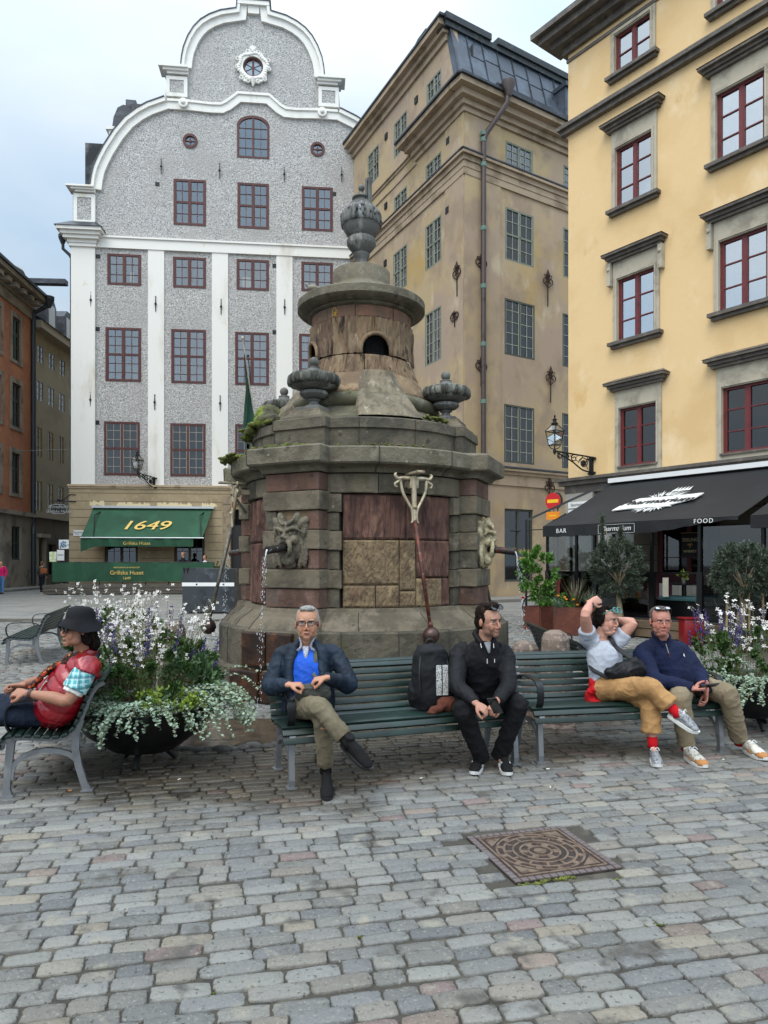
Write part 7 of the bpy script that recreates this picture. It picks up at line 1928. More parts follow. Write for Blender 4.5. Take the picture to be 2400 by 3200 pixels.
for a_, px in (('R',((1518,2375),(1478,2425))),('L',((1548,2365),(1590,2428)))):
    h_ = gnd(*px[0])-P2['t'].location; t_ = gnd(*px[1])-P2['t'].location; h_.z = t_.z = 0; d = (t_-h_).normalized(); h_ = t_-d*.285
    make_shoe(P2, h_, t_, (0,0,1), blk_shoe, wsole, 1.0, .0, lace=mat('black_lace','#1a1a1a',.8) if 'black_lace' not in MATS else MATS['black_lace'], stripes=WHITE)
ph = W_(1547,2205,5.10); pt = thing('mobile_phone', 'black mobile phone held between the knees of the man in black', 'phone', ph)
b = MB(M=Matrix.Rotation(radians(-20),4,'Z') @ Matrix.Rotation(radians(35),4,'X') @ Matrix.Rotation(radians(-14),4,'Y')); b.bbox(-.037,.037,-.005,.005,-.075,.075,.004); b.build('phone_body', mat('phone_black','#0c0c0e',.25), pt)
b.v = []; b.f = []; b.box(-.034,.034,-.0062,-.0052,-.07,.07); b.build('screen', mat('screen_glass','#0a0d12',.05,spec=.9), pt)

# ---- 3. woman with raised arms
J = dict(pel=bl(B2,A2,.74,.24,.53), waist=W_(1895,2110,6.12), chest=W_(1886,2045,6.16), neck=W_(1880,1985,6.17), head=W_(1896,1938,6.13),
  shR=W_(1838,1998,6.14), elR=W_(1829,1922,5.98), wrR=W_(1845,1882,6.10), shL=W_(1935,1996,6.18), elL=W_(1978,1948,6.14), wrL=W_(1928,1936,6.24),
  hpR=bl(B2,A2,.64,.22,.53), knR=W_(2035,2150,5.72), anR=W_(2120,2232,5.60), toR=W_(2175,2268,5.52),
  hpL=bl(B2,A2,.84,.22,.52), knL=W_(2030,2190,5.78), anL=W_(2040,2330,5.74), toL=W_(2052,2372,5.60))
f = dict(skin='#b58775', lip='#a86058', flush='#bd7866', front=(.2,-1,.15), yaw=42, pitch=-6, roll=-4, brow_c='#2a1c18', brow=.8, gaze=(.4,1,-.35), w=.98, k=1.0, fold=.4, chin2=1, arm=1.12,
  handR=(V(.5,.1,.15), V(.3,.9,-.2), -1, .8, .3), handL=(V(-.9,.2,.1), V(0,1,0), 1, .5, .3))
P3 = person('dark haired woman in a light grey t-shirt with both arms raised behind her head', bl(B2,A2,.74,.24), J, f); j = P3['J']
hair(P3, mat('black_brown_hair','#100b09',.85,[('#2a1b15',40,.5,.66,(1,1,.3))],spec=.12,bump=(160,.6,.003)), [((0,-.034,.052),(.086,.086,.076)),((0,-.065,-.015),(.080,.060,.085)),((.074,-.018,.015),(.018,.040,.060)),((-.074,-.018,.015),(.018,.040,.060)),((0,.028,.108),(.060,.050,.028)),((-.02,-.105,.03),(.045,.045,.05))], amp=.006)
spectacles(P3, mat('teal_acetate','#3f7d74',.3), mat('smoke_lens','#30363a',.08,spec=.8), z=.100, y=.090, w=.029, h=.024, tilt=30, name='sunglasses', thick=.0055)
tee = cloth('light_grey_tee','#a9aeb7','#969ba5',.9,.7)
sl = []
for kk in 'LR':
    sh, el = j['sh'+kk], j['el'+kk]; sl.append([(j['chest'].lerp(sh,.55)+V(0,0,.03),.082),(sh,.078),(sh.lerp(el,.25),.073),(sh.lerp(el,.42),.071)])
garment(P3, 'tshirt', tee, [(j['pel']+V(0,-.01,.05),.155,.13),(j['waist'],.150,.125),(j['chest']+V(0,-.015,.0),.155,.13),(j['neck']+V(0,.01,-.055),.10,.08),(j['neck']+V(0,.005,-.025),.07,.066)], sl, wr=(.007,9), seed=11)
redj = cloth('red_knit','#b0141c','#8f1018',.85)
def rj(b):
    pl = j['pel']; b.tube([pl+V(-.14,-.10,.02), pl+V(-.165,-.04,-.04), pl+V(-.16,-.05,-.10), pl+V(-.10,-.14,-.125)], [(.05,.03),(.06,.05),(.05,.045),(.035,.02)], 12, smooth=4)
    b.tube([pl+V(.10,-.13,.09), pl+V(.15,-.12,.075), pl+V(.17,-.10,.05)], [.022,.026,.02], 10, smooth=3)
garment(P3, 'tied_jumper', redj, [(j['pel']+V(-.01,-.005,.085),.165,.135),(j['pel']+V(-.01,0,.04),.172,.14),(j['pel']+V(-.02,.01,-.02),.165,.13)], [], wr=(.010,10), extra=rj, seed=12)
camel = cloth('camel_trousers','#a07b50','#8a6843',.9)
trousers(P3, camel, pelr=(.165,.12), th=.097, kn=.080, cu=.082, stop=(.72,.66), seed=13, wr=(.010,8), up=.03)
redsock = cloth('red_sock','#b0101c',None,.9,.1)
sock(P3, redsock, 'anL', 'knL', .041, .20); sock(P3, redsock, 'anR', 'knR', .041, .28)
sil = mat('silver_mesh','#8d8f92',.5,[('#5b5d60',60,.5,.58)],metal=.2); wlace = mat('white_lace','#d6d6d3',.7)
h_ = gnd(2036,2368)-P3['t'].location; t_ = gnd(2058,2402)-P3['t'].location; h_.z = t_.z = 0; d = (t_-h_).normalized(); h_ = t_-d*.255
make_shoe(P3, h_, t_, (0,0,1), sil, wsole, .95, .0, lace=wlace)
d = (j['toR']-j['anR']).normalized(); up = (j['knR']-j['anR']).normalized(); up = (up-d*up.dot(d)).normalized()
make_shoe(P3, j['anR']-d*.06-up*.065, j['toR']+d*.04-up*.06, up, sil, wsole, .95, .0, lace=wlace)
b = MB(); w_ = j['wrR']; 
for k in range(3): b.lathe([(.030,-.003),(.034,0),(.030,.003),(.027,0),(.030,-.003)], c=tuple(w_.lerp(j['elR'],.08+.10*k)), seg=16)
b.build('bracelet', mat('dark_bracelet','#3a1510',.4), P3['t'])
bg_ = W_(1960,2098,5.92); cb = thing('crossbody_bag', 'black nylon crossbody bag slung across the woman in the grey t-shirt', 'bag', bg_)
b = MB(); b.ball((0,0,0), (.165,.075,.085), 24, 16, R=Matrix.Rotation(radians(-8),3,'Y')); b.ball((-.10,.01,-.01), (.09,.05,.05), 14, 10); b.ball((.06,.0,.06), (.07,.05,.06), 14, 10)
fuse(b, 'bag_body', cloth('black_nylon','#0c0c0f','#17171b',.5), cb, voxel=.009, smooth=2, disp=wrinkle(.009,12,15))
nk = j['neck']+P3['t'].location-bg_; pl = j['pel']+P3['t'].location-bg_
b = MB(); b.tube([V(.06,0,.09), nk+V(.10,-.12,-.10), nk+V(.06,-.10,-.04), nk+V(.045,.0,.01)], [(.022,.006),(.020,.006),(.018,.006),(.018,.006)], 8, ref=(0,-1,.3), smooth=4); b.tube([V(-.14,0,-.01), pl+V(-.06,-.155,.12), pl+V(-.155,-.08,.16), pl+V(-.165,.02,.19)], [(.018,.005)]*4, 8, ref=(0,-1,0), smooth=4); b.build('strap', mat('black_webbing','#101013',.7), cb, smooth=True)

# ---- 4. man in navy sweater with phone
J = dict(pel=bl(B2,A2,1.50,.26,.53), waist=W_(2118,2108,6.24), chest=W_(2086,2050,6.24), neck=W_(2067,1990,6.24), head=W_(2064,1942,6.17),
  shR=W_(2008,2040,6.22), elR=W_(2042,2122,6.02), wrR=W_(2168,2152,5.84), shL=W_(2134,2038,6.28), elL=W_(2182,2106,6.14), wrL=W_(2208,2160,5.90),
  hpR=bl(B2,A2,1.41,.25,.52), knR=W_(2128,2182,5.80), anR=W_(2146,2338,5.86), toR=W_(2200,2380,5.66),
  hpL=bl(B2,A2,1.62,.25,.52), knL=W_(2276,2170,5.84), anL=W_(2312,2318,6.05), toL=W_(2372,2345,5.95))
f = dict(skin='#a57060', lip='#96564c', flush='#b0604e', front=(.15,-1,.05), yaw=-4, pitch=-2, roll=0, brow_c='#4a3a30', brow=.55, gaze=(-.7,1,.1), w=1.05, jaw=1.12, k=1.03, frown=1, fold=.6, chin2=1, wr=.0014,
  handR=(V(1,-.1,.05), V(.1,-.3,1), -1, .55, .2), handL=(V(-.15,-.25,-.95), V(-.9,.2,.1), 1, .45, .3))
P4 = person('grey haired man in a navy quarter-zip sweater with glasses pushed onto his head', bl(B2,A2,1.50,.25), J, f); j = P4['J']
hair(P4, mat('short_grey_hair','#4a423d',.85,[('#7a736d',80,.48,.64)],spec=.12,bump=(260,.5,.002)), [((0,-.034,.055),(.084,.083,.074)),((0,-.056,.0),(.078,.060,.080)),((.069,-.008,.030),(.013,.036,.038)),((-.069,-.008,.030),(.013,.036,.038)),((0,.026,.108),(.062,.050,.024))], amp=.003)
spectacles(P4, mat('brown_acetate','#3a201c',.3), mat('reflecting_lens','#b8bcc2',.08,metal=.7), z=.122, y=.062, w=.026, h=.018, tilt=58, name='glasses')
navy_s = cloth('navy_sweater','#141c38','#10172e',.88,.9)
def col4(b):
    n = j['neck']; b.tube([n+V(-.05,-.06,-.015), n+V(-.066,0,.015), n+V(-.04,.05,.035), n+V(.04,.05,.035), n+V(.066,0,.015), n+V(.05,-.06,-.015)], [.014,.018,.020,.020,.018,.014], 10, smooth=4)
    b.tube([n+V(-.05,-.06,-.015), n+V(-.015,-.10,-.075)], [.014,.008], 8); b.tube([n+V(.05,-.06,-.015), n+V(.02,-.10,-.075)], [.014,.008], 8)
garment(P4, 'sweater', navy_s, [(j['pel']+V(0,-.03,.045),.185,.155),(j['waist']+V(0,-.02,0),.185,.16),(j['chest'],.175,.135),(j['neck']+V(0,.01,-.065),.125,.09),(j['neck']+V(0,.005,-.015),.075,.07)], sleeves_of(j,.082,.072,.060,.045), wr=(.008,8), extra=col4, seed=17)
b = MB(); n = j['neck']; b.tube([n+V(.0,-.098,-.05), n+V(.012,-.130,-.13)], .0035, 6); b.build('zip', mat('brass_zip','#8a8478',.4,metal=.6), P4['t']); b = MB(); b.tube([n+V(.012,-.138,-.12), n+V(.018,-.142,-.16)], [(.006,.003)]*2, 6); b.build('zip_pull', mat('brown_leather','#6a3a20',.7), P4['t'])
b = MB(); e_ = j['chest']+V(.085,-.142,.025); b.ball(e_, (.006,.003,.008), 8, 6); b.tube([e_+V(0,0,.004), e_+V(-.003,0,.016)], .0025, 5); b.tube([e_+V(.002,0,-.004), e_+V(.007,0,-.014)], .0025, 5); b.build('chest_emblem', WHITE, P4['t'])
beige = cloth('stone_chinos','#857862','#746854',.9)
trousers(P4, beige, pelr=(.18,.135), th=.100, kn=.078, cu=.070, stop=(.93,.93), seed=18, wr=(.008,9))
sock(P4, redsock, 'anL', 'knL', .042, .12); sock(P4, redsock, 'anR', 'knR', .042, .12)
runm = mat('pale_mesh_shoe','#b5b0a4',.6,[('#77746c',50,.5,.58),('#cfcabd',14,.5,.6)]); tancap = mat('tan_suede','#a4703e',.8)
for px in (((2115,2355),(2206,2404)),((2297,2335),(2395,2380))):
    h_ = gnd(*px[0])-P4['t'].location; t_ = gnd(*px[1])-P4['t'].location; h_.z = t_.z = 0; d = (t_-h_).normalized(); h_ = t_-d*.31
    make_shoe(P4, h_, t_, (0,0,1), runm, wsole, 1.08, .0, lace=wlace, cap=tancap)
ph = W_(2215,2142,5.76); pt = thing('mobile_phone', 'black mobile phone in the hand of the man in the navy sweater', 'phone', ph)
MM_ = Matrix.Rotation(radians(12),4,'Z') @ Matrix.Rotation(radians(62),4,'X') @ Matrix.Rotation(radians(78),4,'Y')
b = MB(M=MM_); b.bbox(-.037,.037,-.005,.005,-.075,.075,.004); b.build('phone_body', MATS['phone_black'], pt)
b.v = []; b.f = []; b.box(-.034,.034,-.0062,-.0052,-.07,.07); b.build('screen', MATS['screen_glass'], pt)
b = MB(); wp = j['wrL'].lerp(j['elL'],.12); b.tube([wp+V(0,0,.012), wp-V(0,0,.012)], .036, 14); b.build('wristwatch', mat('watch_black','#101012',.3), P4['t'])

# ---- 5. woman on the left bench, hat, sunglasses, red vest
bx = 1.8-.22
J = dict(pel=bl(B3,A3,bx,.27,.54), waist=W_(188,2190,5.02), chest=W_(232,2120,5.02), neck=W_(262,2052,5.02), head=W_(245,1968,4.96),
  shL=W_(272,2090,4.86), elL=W_(212,2188,4.78), wrL=W_(82,2166,4.78), shR=W_(232,2085,5.22), elR=W_(128,2128,5.34), wrR=W_(66,2142,4.98),
  hpL=bl(B3,A3,bx+.09,.25,.53), knL=W_(-40,2235,4.86), anL=W_(-90,2400,4.9), toL=W_(-150,2440,4.9), hpR=bl(B3,A3,bx-.09,.25,.53), knR=W_(-30,2200,5.15), anR=W_(-60,2350,5.2), toR=W_(-120,2390,5.2))
f = dict(skin='#946a54', lip='#8c4a40', flush='#a8664f', front=(-.9,-.35,.4), yaw=-46, pitch=3, roll=0, brow_c='#1a1210', brow=.5, w=1.0, k=1.04, fold=.5, arm=1.12, noeyes=True,
  handL=(V(-1,.1,.05), V(0,.6,-.8), 1, .8, .5), handR=(V(-.85,-.35,0), V(0,-.3,-.8), -1, .85, .5))
P5 = person('person in a black bucket hat and shiny red vest lounging on the left bench', bl(B3,A3,bx,.25), J, f); j = P5['J']
hair(P5, MATS['black_brown_hair'], [((0,-.034,.045),(.084,.084,.070)),((0,-.070,-.03),(.082,.055,.090)),((.072,-.030,-.03),(.02,.040,.070)),((-.072,-.030,-.03),(.02,.040,.070)),((0,-.10,-.09),(.08,.045,.06))], amp=.006)
spectacles(P5, mat('black_frame','#0b0b0c',.2), mat('black_lens','#08080a',.05,spec=.9), z=.010, y=.100, w=.031, h=.024, name='sunglasses', thick=.004)
M = P5['M']; n = 40; vs = []; prof = [(.0,.158),(.045,.156),(.075,.142),(.088,.115),(.093,.078),(.096,.070),(.116,.040),(.134,.010),(.136,.006),(.130,.010),(.092,.066)]
for k_, (r, z) in enumerate(prof):
    for i in range(n):
        a = 2*pi*i/n; dp = -.018*cos(2*a) if r > .1 else 0; rr = r*(1+.03*mnoise.noise(V(cos(a)*2,sin(a)*2,z*12))); vs.append(M @ V(rr*cos(a)*.95, -.012+rr*sin(a)*1.05, z+dp+.006*mnoise.noise(V(cos(a)*3,sin(a)*3,z*9+4))))
b = MB(); b.add(vs, [(k_*n+i, k_*n+(i+1)%n, (k_+1)*n+(i+1)%n, (k_+1)*n+i) for k_ in range(len(prof)-1) for i in range(n)]); b.build('bucket_hat', cloth('black_hat','#131316','#1b1b1f',.9,.6), P5['t'], smooth=True, fix=False)
he = [c for c in children(P5['t']) if c.name.startswith('bucket_hat')][0]
b = MB(M=M @ Matrix.Translation((.0905,-.02,.085)) @ Matrix.Rotation(pi/2,4,'Z'))
for q in range(5): b.box(-.016+.008*q,-.013+.008*q,-.004,.002,-.014,.016); 
for q in range(3): b.box(-.016,.018,-.005,.003,-.012+.012*q,-.009+.012*q)
b.build('hat_embroidery', mat('lilac_thread','#9a92b8',.8), he)
redv = mat('glossy_red_down','#8e0d1c',.28,[('#6d0814',4,.45,.66)],bump=(16,.5,.02,(1,1,1),4),bump2=(50,.3,.004),coat=.35)
def quilt(P, amp, per, seed):
    ax = (j['neck']-j['pel']).normalized()
    def d(p, n_):
        u = (p-j['pel']).dot(ax)/per; q = abs(sin(pi*u)); return amp*(q**.5-.6)+.006*(1-abs(mnoise.noise(p*16+V(seed,0,0)))*2)*.6
    return d
b = MB(); fd = P5['fd']
tor = [(j['pel']+V(.0,.0,-.03),.20,.15),(j['pel']+V(.0,0,.08),.20,.155),(j['waist'],.19,.155),(j['chest'],.19,.150),(j['neck']+V(.0,0,-.09),.17,.115),(j['neck']+V(-.01,0,-.035),.10,.085)]
b.tube([p for p,*_ in tor], [(a,c) for _,a,c in tor], 24, ref=fd, smooth=4)
for kk in 'LR': b.tube([j['chest'].lerp(j['sh'+kk],.5)+V(0,0,.05), j['sh'+kk]+V(0,0,.005), j['sh'+kk].lerp(j['elL' if kk == 'L' else 'elR'],.10)], [.095,.090,.088], 16)
b.tube([j['neck']+V(-.05,-.06,.0), j['neck']+V(.02,-.055,.02), j['neck']+V(.06,0,.03), j['neck']+V(.02,.06,.02)], [.022,.03,.032,.026], 10, smooth=3)
fuse(b, 'down_vest', redv, P5['t'], voxel=.0085, smooth=2, disp=quilt(P5,.012,.088,3))
white_in = cloth('white_undershirt','#d4d3cf',None,.9,.6)
ft_ = [(j['pel']+fd*.075+V(0,0,.0),.08,.085),(j['waist']+fd*.075,.060,.085),(j['chest']+fd*.072,.050,.082),(j['neck']+fd*.04+V(0,0,-.07),.05,.06)]
garment(P5, 'shirt', white_in, ft_, [[(j['shL'].lerp(j['elL'],.1),.062),(j['shL'].lerp(j['elL'],.78),.066)],[(j['shR'].lerp(j['elR'],.1),.06),(j['shR'].lerp(j['elR'],.75),.064)]], wr=(.006,12), seed=21)
plaid = bpy.data.materials.new('teal_plaid'); plaid.use_nodes = True; nt = plaid.node_tree; N = nt.nodes; L = nt.links; tcn = N.new('ShaderNodeTexCoord'); sp_ = N.new('ShaderNodeSeparateXYZ'); L.new(tcn.outputs['Object'], sp_.inputs[0]); cur = None
rgb = N.new('ShaderNodeRGB'); rgb.outputs[0].default_value = (*lin('#4f9aa0'), 1); cur = rgb.outputs[0]
for ax_, fr_, cc_, th_ in ((0,190,'#b9d6d6',.35),(2,170,'#b9d6d6',.35),(0,95,'#24636e',.72),(2,85,'#1f5a66',.72)):
    m1 = N.new('ShaderNodeMath'); m1.operation = 'MULTIPLY'; L.new(sp_.outputs[ax_], m1.inputs[0]); m1.inputs[1].default_value = fr_
    m2 = N.new('ShaderNodeMath'); m2.operation = 'SINE'; L.new(m1.outputs[0], m2.inputs[0]); m3 = N.new('ShaderNodeMath'); m3.operation = 'GREATER_THAN'; L.new(m2.outputs[0], m3.inputs[0]); m3.inputs[1].default_value = th_
    m4 = N.new('ShaderNodeMath'); m4.operation = 'MULTIPLY'; L.new(m3.outputs[0], m4.inputs[0]); m4.inputs[1].default_value = .6
    xx_ = N.new('ShaderNodeMixRGB'); L.new(m4.outputs[0], xx_.inputs[0]); L.new(cur, xx_.inputs[1]); xx_.inputs[2].default_value = (*lin(cc_), 1); cur = xx_.outputs[0]
L.new(cur, N['Principled BSDF'].inputs['Base Color']); N['Principled BSDF'].inputs['Roughness'].default_value = .85
garment(P5, 'plaid_sleeves', plaid, None, [[(j['shL'],.078),(j['shL'].lerp(j['elL'],.35),.079),(j['shL'].lerp(j['elL'],.68),.081)],[(j['shR'],.076),(j['shR'].lerp(j['elR'],.6),.074)]], wr=(.006,12), seed=22)
scf = mat('patterned_scarf','#1b1210',.9,[('#a8421c',26,.52,.58),('#c9842c',40,.60,.64),('#3f5a2a',18,.60,.66)],bump=(40,.5,.006))
b = MB(); n_ = j['neck']; b.tube([n_+V(.04,-.06,.02), n_+V(-.03,-.085,.0), n_+V(-.09,-.03,-.02), n_+V(-.06,.05,.0), n_+V(.02,.06,.02)], [.034,.04,.04,.036,.03], 12, smooth=3)
b.tube([n_+V(-.07,-.05,-.03), j['chest']+fd*.13+V(-.02,-.02,.03), j['waist']+fd*.16+V(-.05,-.03,.03), j['waist']+fd*.19+V(-.09,-.04,-.02)], [(.045,.03),(.042,.022),(.035,.016),(.025,.01)], 12, smooth=4)
fuse(b, 'scarf', scf, P5['t'], voxel=.008, smooth=1, disp=wrinkle(.009,22,8))
jean = cloth('dark_jeans','#161d2a','#1f2838',.85); trousers(P5, jean, seed=25, th=.09, kn=.07, cu=.065)
b = MB(); wp = j['wrL'].lerp(j['elL'],.10); b.tube([wp-(j['wrL']-j['elL']).normalized()*.010, wp+(j['wrL']-j['elL']).normalized()*.010], .034, 14); b.build('wristwatch', mat('brown_strap','#3a2420',.6), P5['t'])
for s in 'LR': d = V(-1,0,0); make_shoe(P5, j['an'+s]*1+V(.06,0,0)+V(0,0,-(j['an'+s]).z), j['an'+s]+V(-.2,0,0)+V(0,0,-(j['an'+s]).z), (0,0,1), blk_shoe, blk_sole)
# ================================================================ PLANTS
def leafm(name, c, c2, c3, rough=.55):
    m = mat(name, c, rough, [(c2, 30, .44, .60), (c3, 55, .56, .70)]); b = m.node_tree.nodes['Principled BSDF']; b.inputs['Subsurface Weight'].default_value = .0; return m
olive_l = leafm('olive_leaf', '#414d3a', '#2a3426', '#6f7c66'); laurel_l = leafm('laurel_leaf', '#4f7a2a', '#35591c', '#84a845', .4)
silver_l = leafm('silver_leaf', '#8ea08a', '#6b8068', '#b8c6b2', .8); green_l = leafm('flowerbed_leaf', '#3f5a2a', '#2a411c', '#67803d'); lime_l = leafm('lime_leaf', '#7f9430', '#5c7422', '#a6b548')
white_p = mat('white_petal', '#cfcac4', .6, [('#e3c3cb', 30, .62, .75)]); purple_p = mat('purple_petal', '#33246b', .6, [('#4a3a8f', 30, .5, .66), ('#221850', 20, .5, .6)]); stem_m = leafm('stem_green', '#5a6a34', '#7a5a40', '#70803f'); orange_p = mat('orange_petal', '#e08a1a', .6); bark = mat('pale_bark', '#8d8064', .9, [('#6a5f49', 14, .45, .62, (1,1,.4)), ('#a59a7c', 22, .56, .7)], bump=(26,.8,.02,(1,1,.4)))
def rv(r): 
    while 1:
        v = V(r.uniform(-1,1), r.uniform(-1,1), r.uniform(-1,1))
        if .05 < v.length < 1: return v
def leaf(vs, fs, p, d, n_, l, w, fold=.25):
    """leaf of two bent halves along d"""
    d = d.normalized(); s = d.cross(n_).normalized(); u = s.cross(d); k = len(vs)
    vs += [p, p+d*l*.45+s*w-u*w*fold*-1, p+d*l, p+d*l*.45-s*w+u*w*fold, p+d*l*.5]
    fs += [(k,k+1,k+4),(k+1,k+2,k+4),(k+2,k+3,k+4),(k+3,k,k+4)]
def crown(b, c, shape, n, l, w, r, twigs=40, clump=.16, up=.3):
    """leaves gathered on twigs: uneven outline, gaps between clumps"""
    vs = []; fs = []
    tips = []
    while len(tips) < twigs:
        v = rv(r); q = v.length; v = v/q*(q**.45); p = V(c[0]+v.x*shape[0], c[1]+v.y*shape[1], c[2]+v.z*shape[2])
        if mnoise.noise(p*4.5/max(shape)) > -.32: tips.append((p, V(v.x, v.y, v.z+up).normalized()))
    for i in range(n):
        p, d = tips[r.randrange(twigs)]; t = r.random(); ax = (d+rv(r)*.3).normalized()
        q = p+ax*clump*(t-.35)+rv(r)*clump*.28; dd = (ax*.9+rv(r)).normalized(); leaf(vs, fs, q, dd, rv(r), l*r.uniform(.6,1.2), w*r.uniform(.7,1.2))
    b.add(vs, fs); return tips
def tree(label, P, trunk, c, shape, n, l, w, tw, seed, lm, spires=(), name='olive_tree', stakes=(), r0=.06, clump=.16, group=None):
    t = thing(name, label, 'tree' if name == 'olive_tree' else 'shrub', P, 0, group); r = random.Random(seed); b = MB()
    b.tube([V(*q) for q in trunk], [r0*(1-.5*i/(len(trunk)-1)) for i in range(len(trunk))], 10, smooth=4); top = V(*trunk[-1])
    for i in range(9):
        a = i*.7+.3; e = V(c[0]+shape[0]*.7*cos(a), c[1]+shape[1]*.7*sin(a), c[2]+shape[2]*r.uniform(-.2,.7)); b.tube([top-V(0,0,.05), top.lerp(e,.4)+V(0,0,.04), e], [r0*.26,r0*.13,.004], 6, smooth=3)
    for s in spires: b.tube([top, V(*s)], [r0*.3,.004], 5)
    b.build('trunk', bark, t, smooth=True)
    b = MB(); crown(b, c, shape, n, l, w, r, tw, clump); vs = []; fs = []
    for s in spires:
        s = V(*s); z0 = c[2]+shape[2]*.5; k = int(n*.035)
        for i in range(k): q = V(s.x+(r.random()-.5)*.05, s.y+(r.random()-.5)*.05, z0+(s.z-z0)*r.random()); leaf(vs, fs, q, (rv(r)+V(0,0,.8)), rv(r), l*1.1, w)
    b.add(vs, fs); b.build('crown', lm, t, fix=False)
    for (x, y, z) in stakes: b = MB(); b.tube([(x,y,0),(x*.9,y*.9,z)], .022, 8); b.build('stake', mat('pale_stake','#a08a62',.8) if 'pale_stake' not in MATS else MATS['pale_stake'], t)
    return t
iron_b = mat('black_glazed_bowl', '#0d0e0f', .3, bump=(20,.2,.004)); soil = mat('potting_soil', '#2a2119', .95, bump=(30,.8,.02))
def bowl(label, P, R, h=.34, z0=.09):
    t = thing('bowl_planter', label, 'planter', P, 0, 'black bowl planters full of flowers'); b = MB()
    b.lathe([(R*.22,z0),(R*.45,z0+.03),(R*.78,z0+h*.45),(R*.95,z0+h*.85),(R*1.03,z0+h),(R*1.06,z0+h+.008),(R*1.02,z0+h+.012),(R*.94,z0+h-.02)], seg=56); b.build('bowl', iron_b, t, smooth=True, angle=40)
    b = MB(); b.ball((0,0,z0+h-.03), (R*.96,R*.96,.05), 20, 8); b.build('soil', soil, t)
    for i in range(3): a = i*2.1+.5; b = MB(); b.tube([(R*.25*cos(a),R*.25*sin(a),z0+.02),(R*.42*cos(a),R*.42*sin(a),0)], [.03,.02], 8); b.build('foot', iron_b, t)
    return z0+h
def gaura(label, P, z, R, H, ns, seed, fl=5, off=(0,0), fs_=.017):
    t = thing('white_gaura', label, 'flowers', P, 0, None); r = random.Random(seed); b = MB(); W = MB(); wv = []; wf = []; lv = []; lf = []
    for i in range(ns):
        a = r.uniform(0,2*pi); rr = R*sqrt(r.random())*.75; p0 = V(off[0]+rr*cos(a), off[1]+rr*sin(a), z-.03); h = H*r.uniform(.5,1.0); ln = V(cos(a), sin(a), 0)*h*r.uniform(.05,.45)
        p1 = p0+ln*.35+V(0,0,h*.6); p2 = p0+ln+V(r.gauss(0,.03),r.gauss(0,.03),h); b.tube([p0,p1,p2], [.0022,.0017,.0009], 4, smooth=2, caps=False)
        for k in range(fl):
            q = p1.lerp(p2, r.uniform(.25,1.0))+rv(r)*.022; nrm = (rv(r)+V(0,-.5,.4)).normalized(); u = nrm.orthogonal().normalized(); v = nrm.cross(u); s = fs_*r.uniform(.6,1.15)
            for m in range(4):
                an = m*pi/2+r.uniform(-.3,.3); d = u*cos(an)+v*sin(an); e = nrm.cross(d); n0 = len(wv); wv += [q, q+d*s*.7+e*s*.38+nrm*.003, q+d*s*1.15, q+d*s*.7-e*s*.38+nrm*.003]; wf.append((n0,n0+1,n0+2,n0+3))
        for k in range(10): q = p0.lerp(p1, r.random())+rv(r)*.02; leaf(lv, lf, q, (rv(r)+V(0,0,.5)), rv(r), .038, .006)
    b.build('stems', stem_m, t, fix=False); b = MB(); b.add(lv, lf); b.build('leaves', green_l, t, fix=False); W.add(wv, wf); W.build('blossoms', white_p, t, fix=False); return t
def salvia(label, P, z, R, H, ns, seed, off=(0,0)):
    t = thing('blue_salvia', label, 'flowers', P, 0, None); r = random.Random(seed); b = MB(); pv = []; pf = []; lv = []; lf = []
    for i in range(ns):
        a = r.uniform(0,2*pi); rr = R*sqrt(r.random()); p0 = V(off[0]+rr*cos(a), off[1]+rr*sin(a), z-.02); h = H*r.uniform(.6,1.0); p2 = p0+V(cos(a)*.14*h, sin(a)*.14*h, h); b.tube([p0,p2], .0022, 4, caps=False)
        for k in range(70):
            q = p0.lerp(p2, .66+.36*k/70)+V(r.gauss(0,.008), r.gauss(0,.008), 0); leaf(pv, pf, q, rv(r), rv(r), .017, .007)
        for k in range(16): q = p0.lerp(p2, .65*r.random()); leaf(lv, lf, q, (rv(r)+V(0,0,.4)), rv(r), .05, .011)
    b.build('stems', stem_m, t, fix=False); b = MB(); b.add(lv, lf); b.build('leaves', green_l, t, fix=False); b = MB(); b.add(pv, pf); b.build('flower_spikes', purple_p, t, fix=False); return t
def foliage(label, P, c, shape, n, l, w, lm, seed, name='leafy_bedding', tw=60, clump=.08, up=.4, cat='foliage'):
    b = MB(M=Matrix.Translation(P)); crown(b, c, shape, n, l, w, random.Random(seed), tw, clump, up); o = b.build(name, lm, None, fix=False); tag(o, label, cat)
    return o
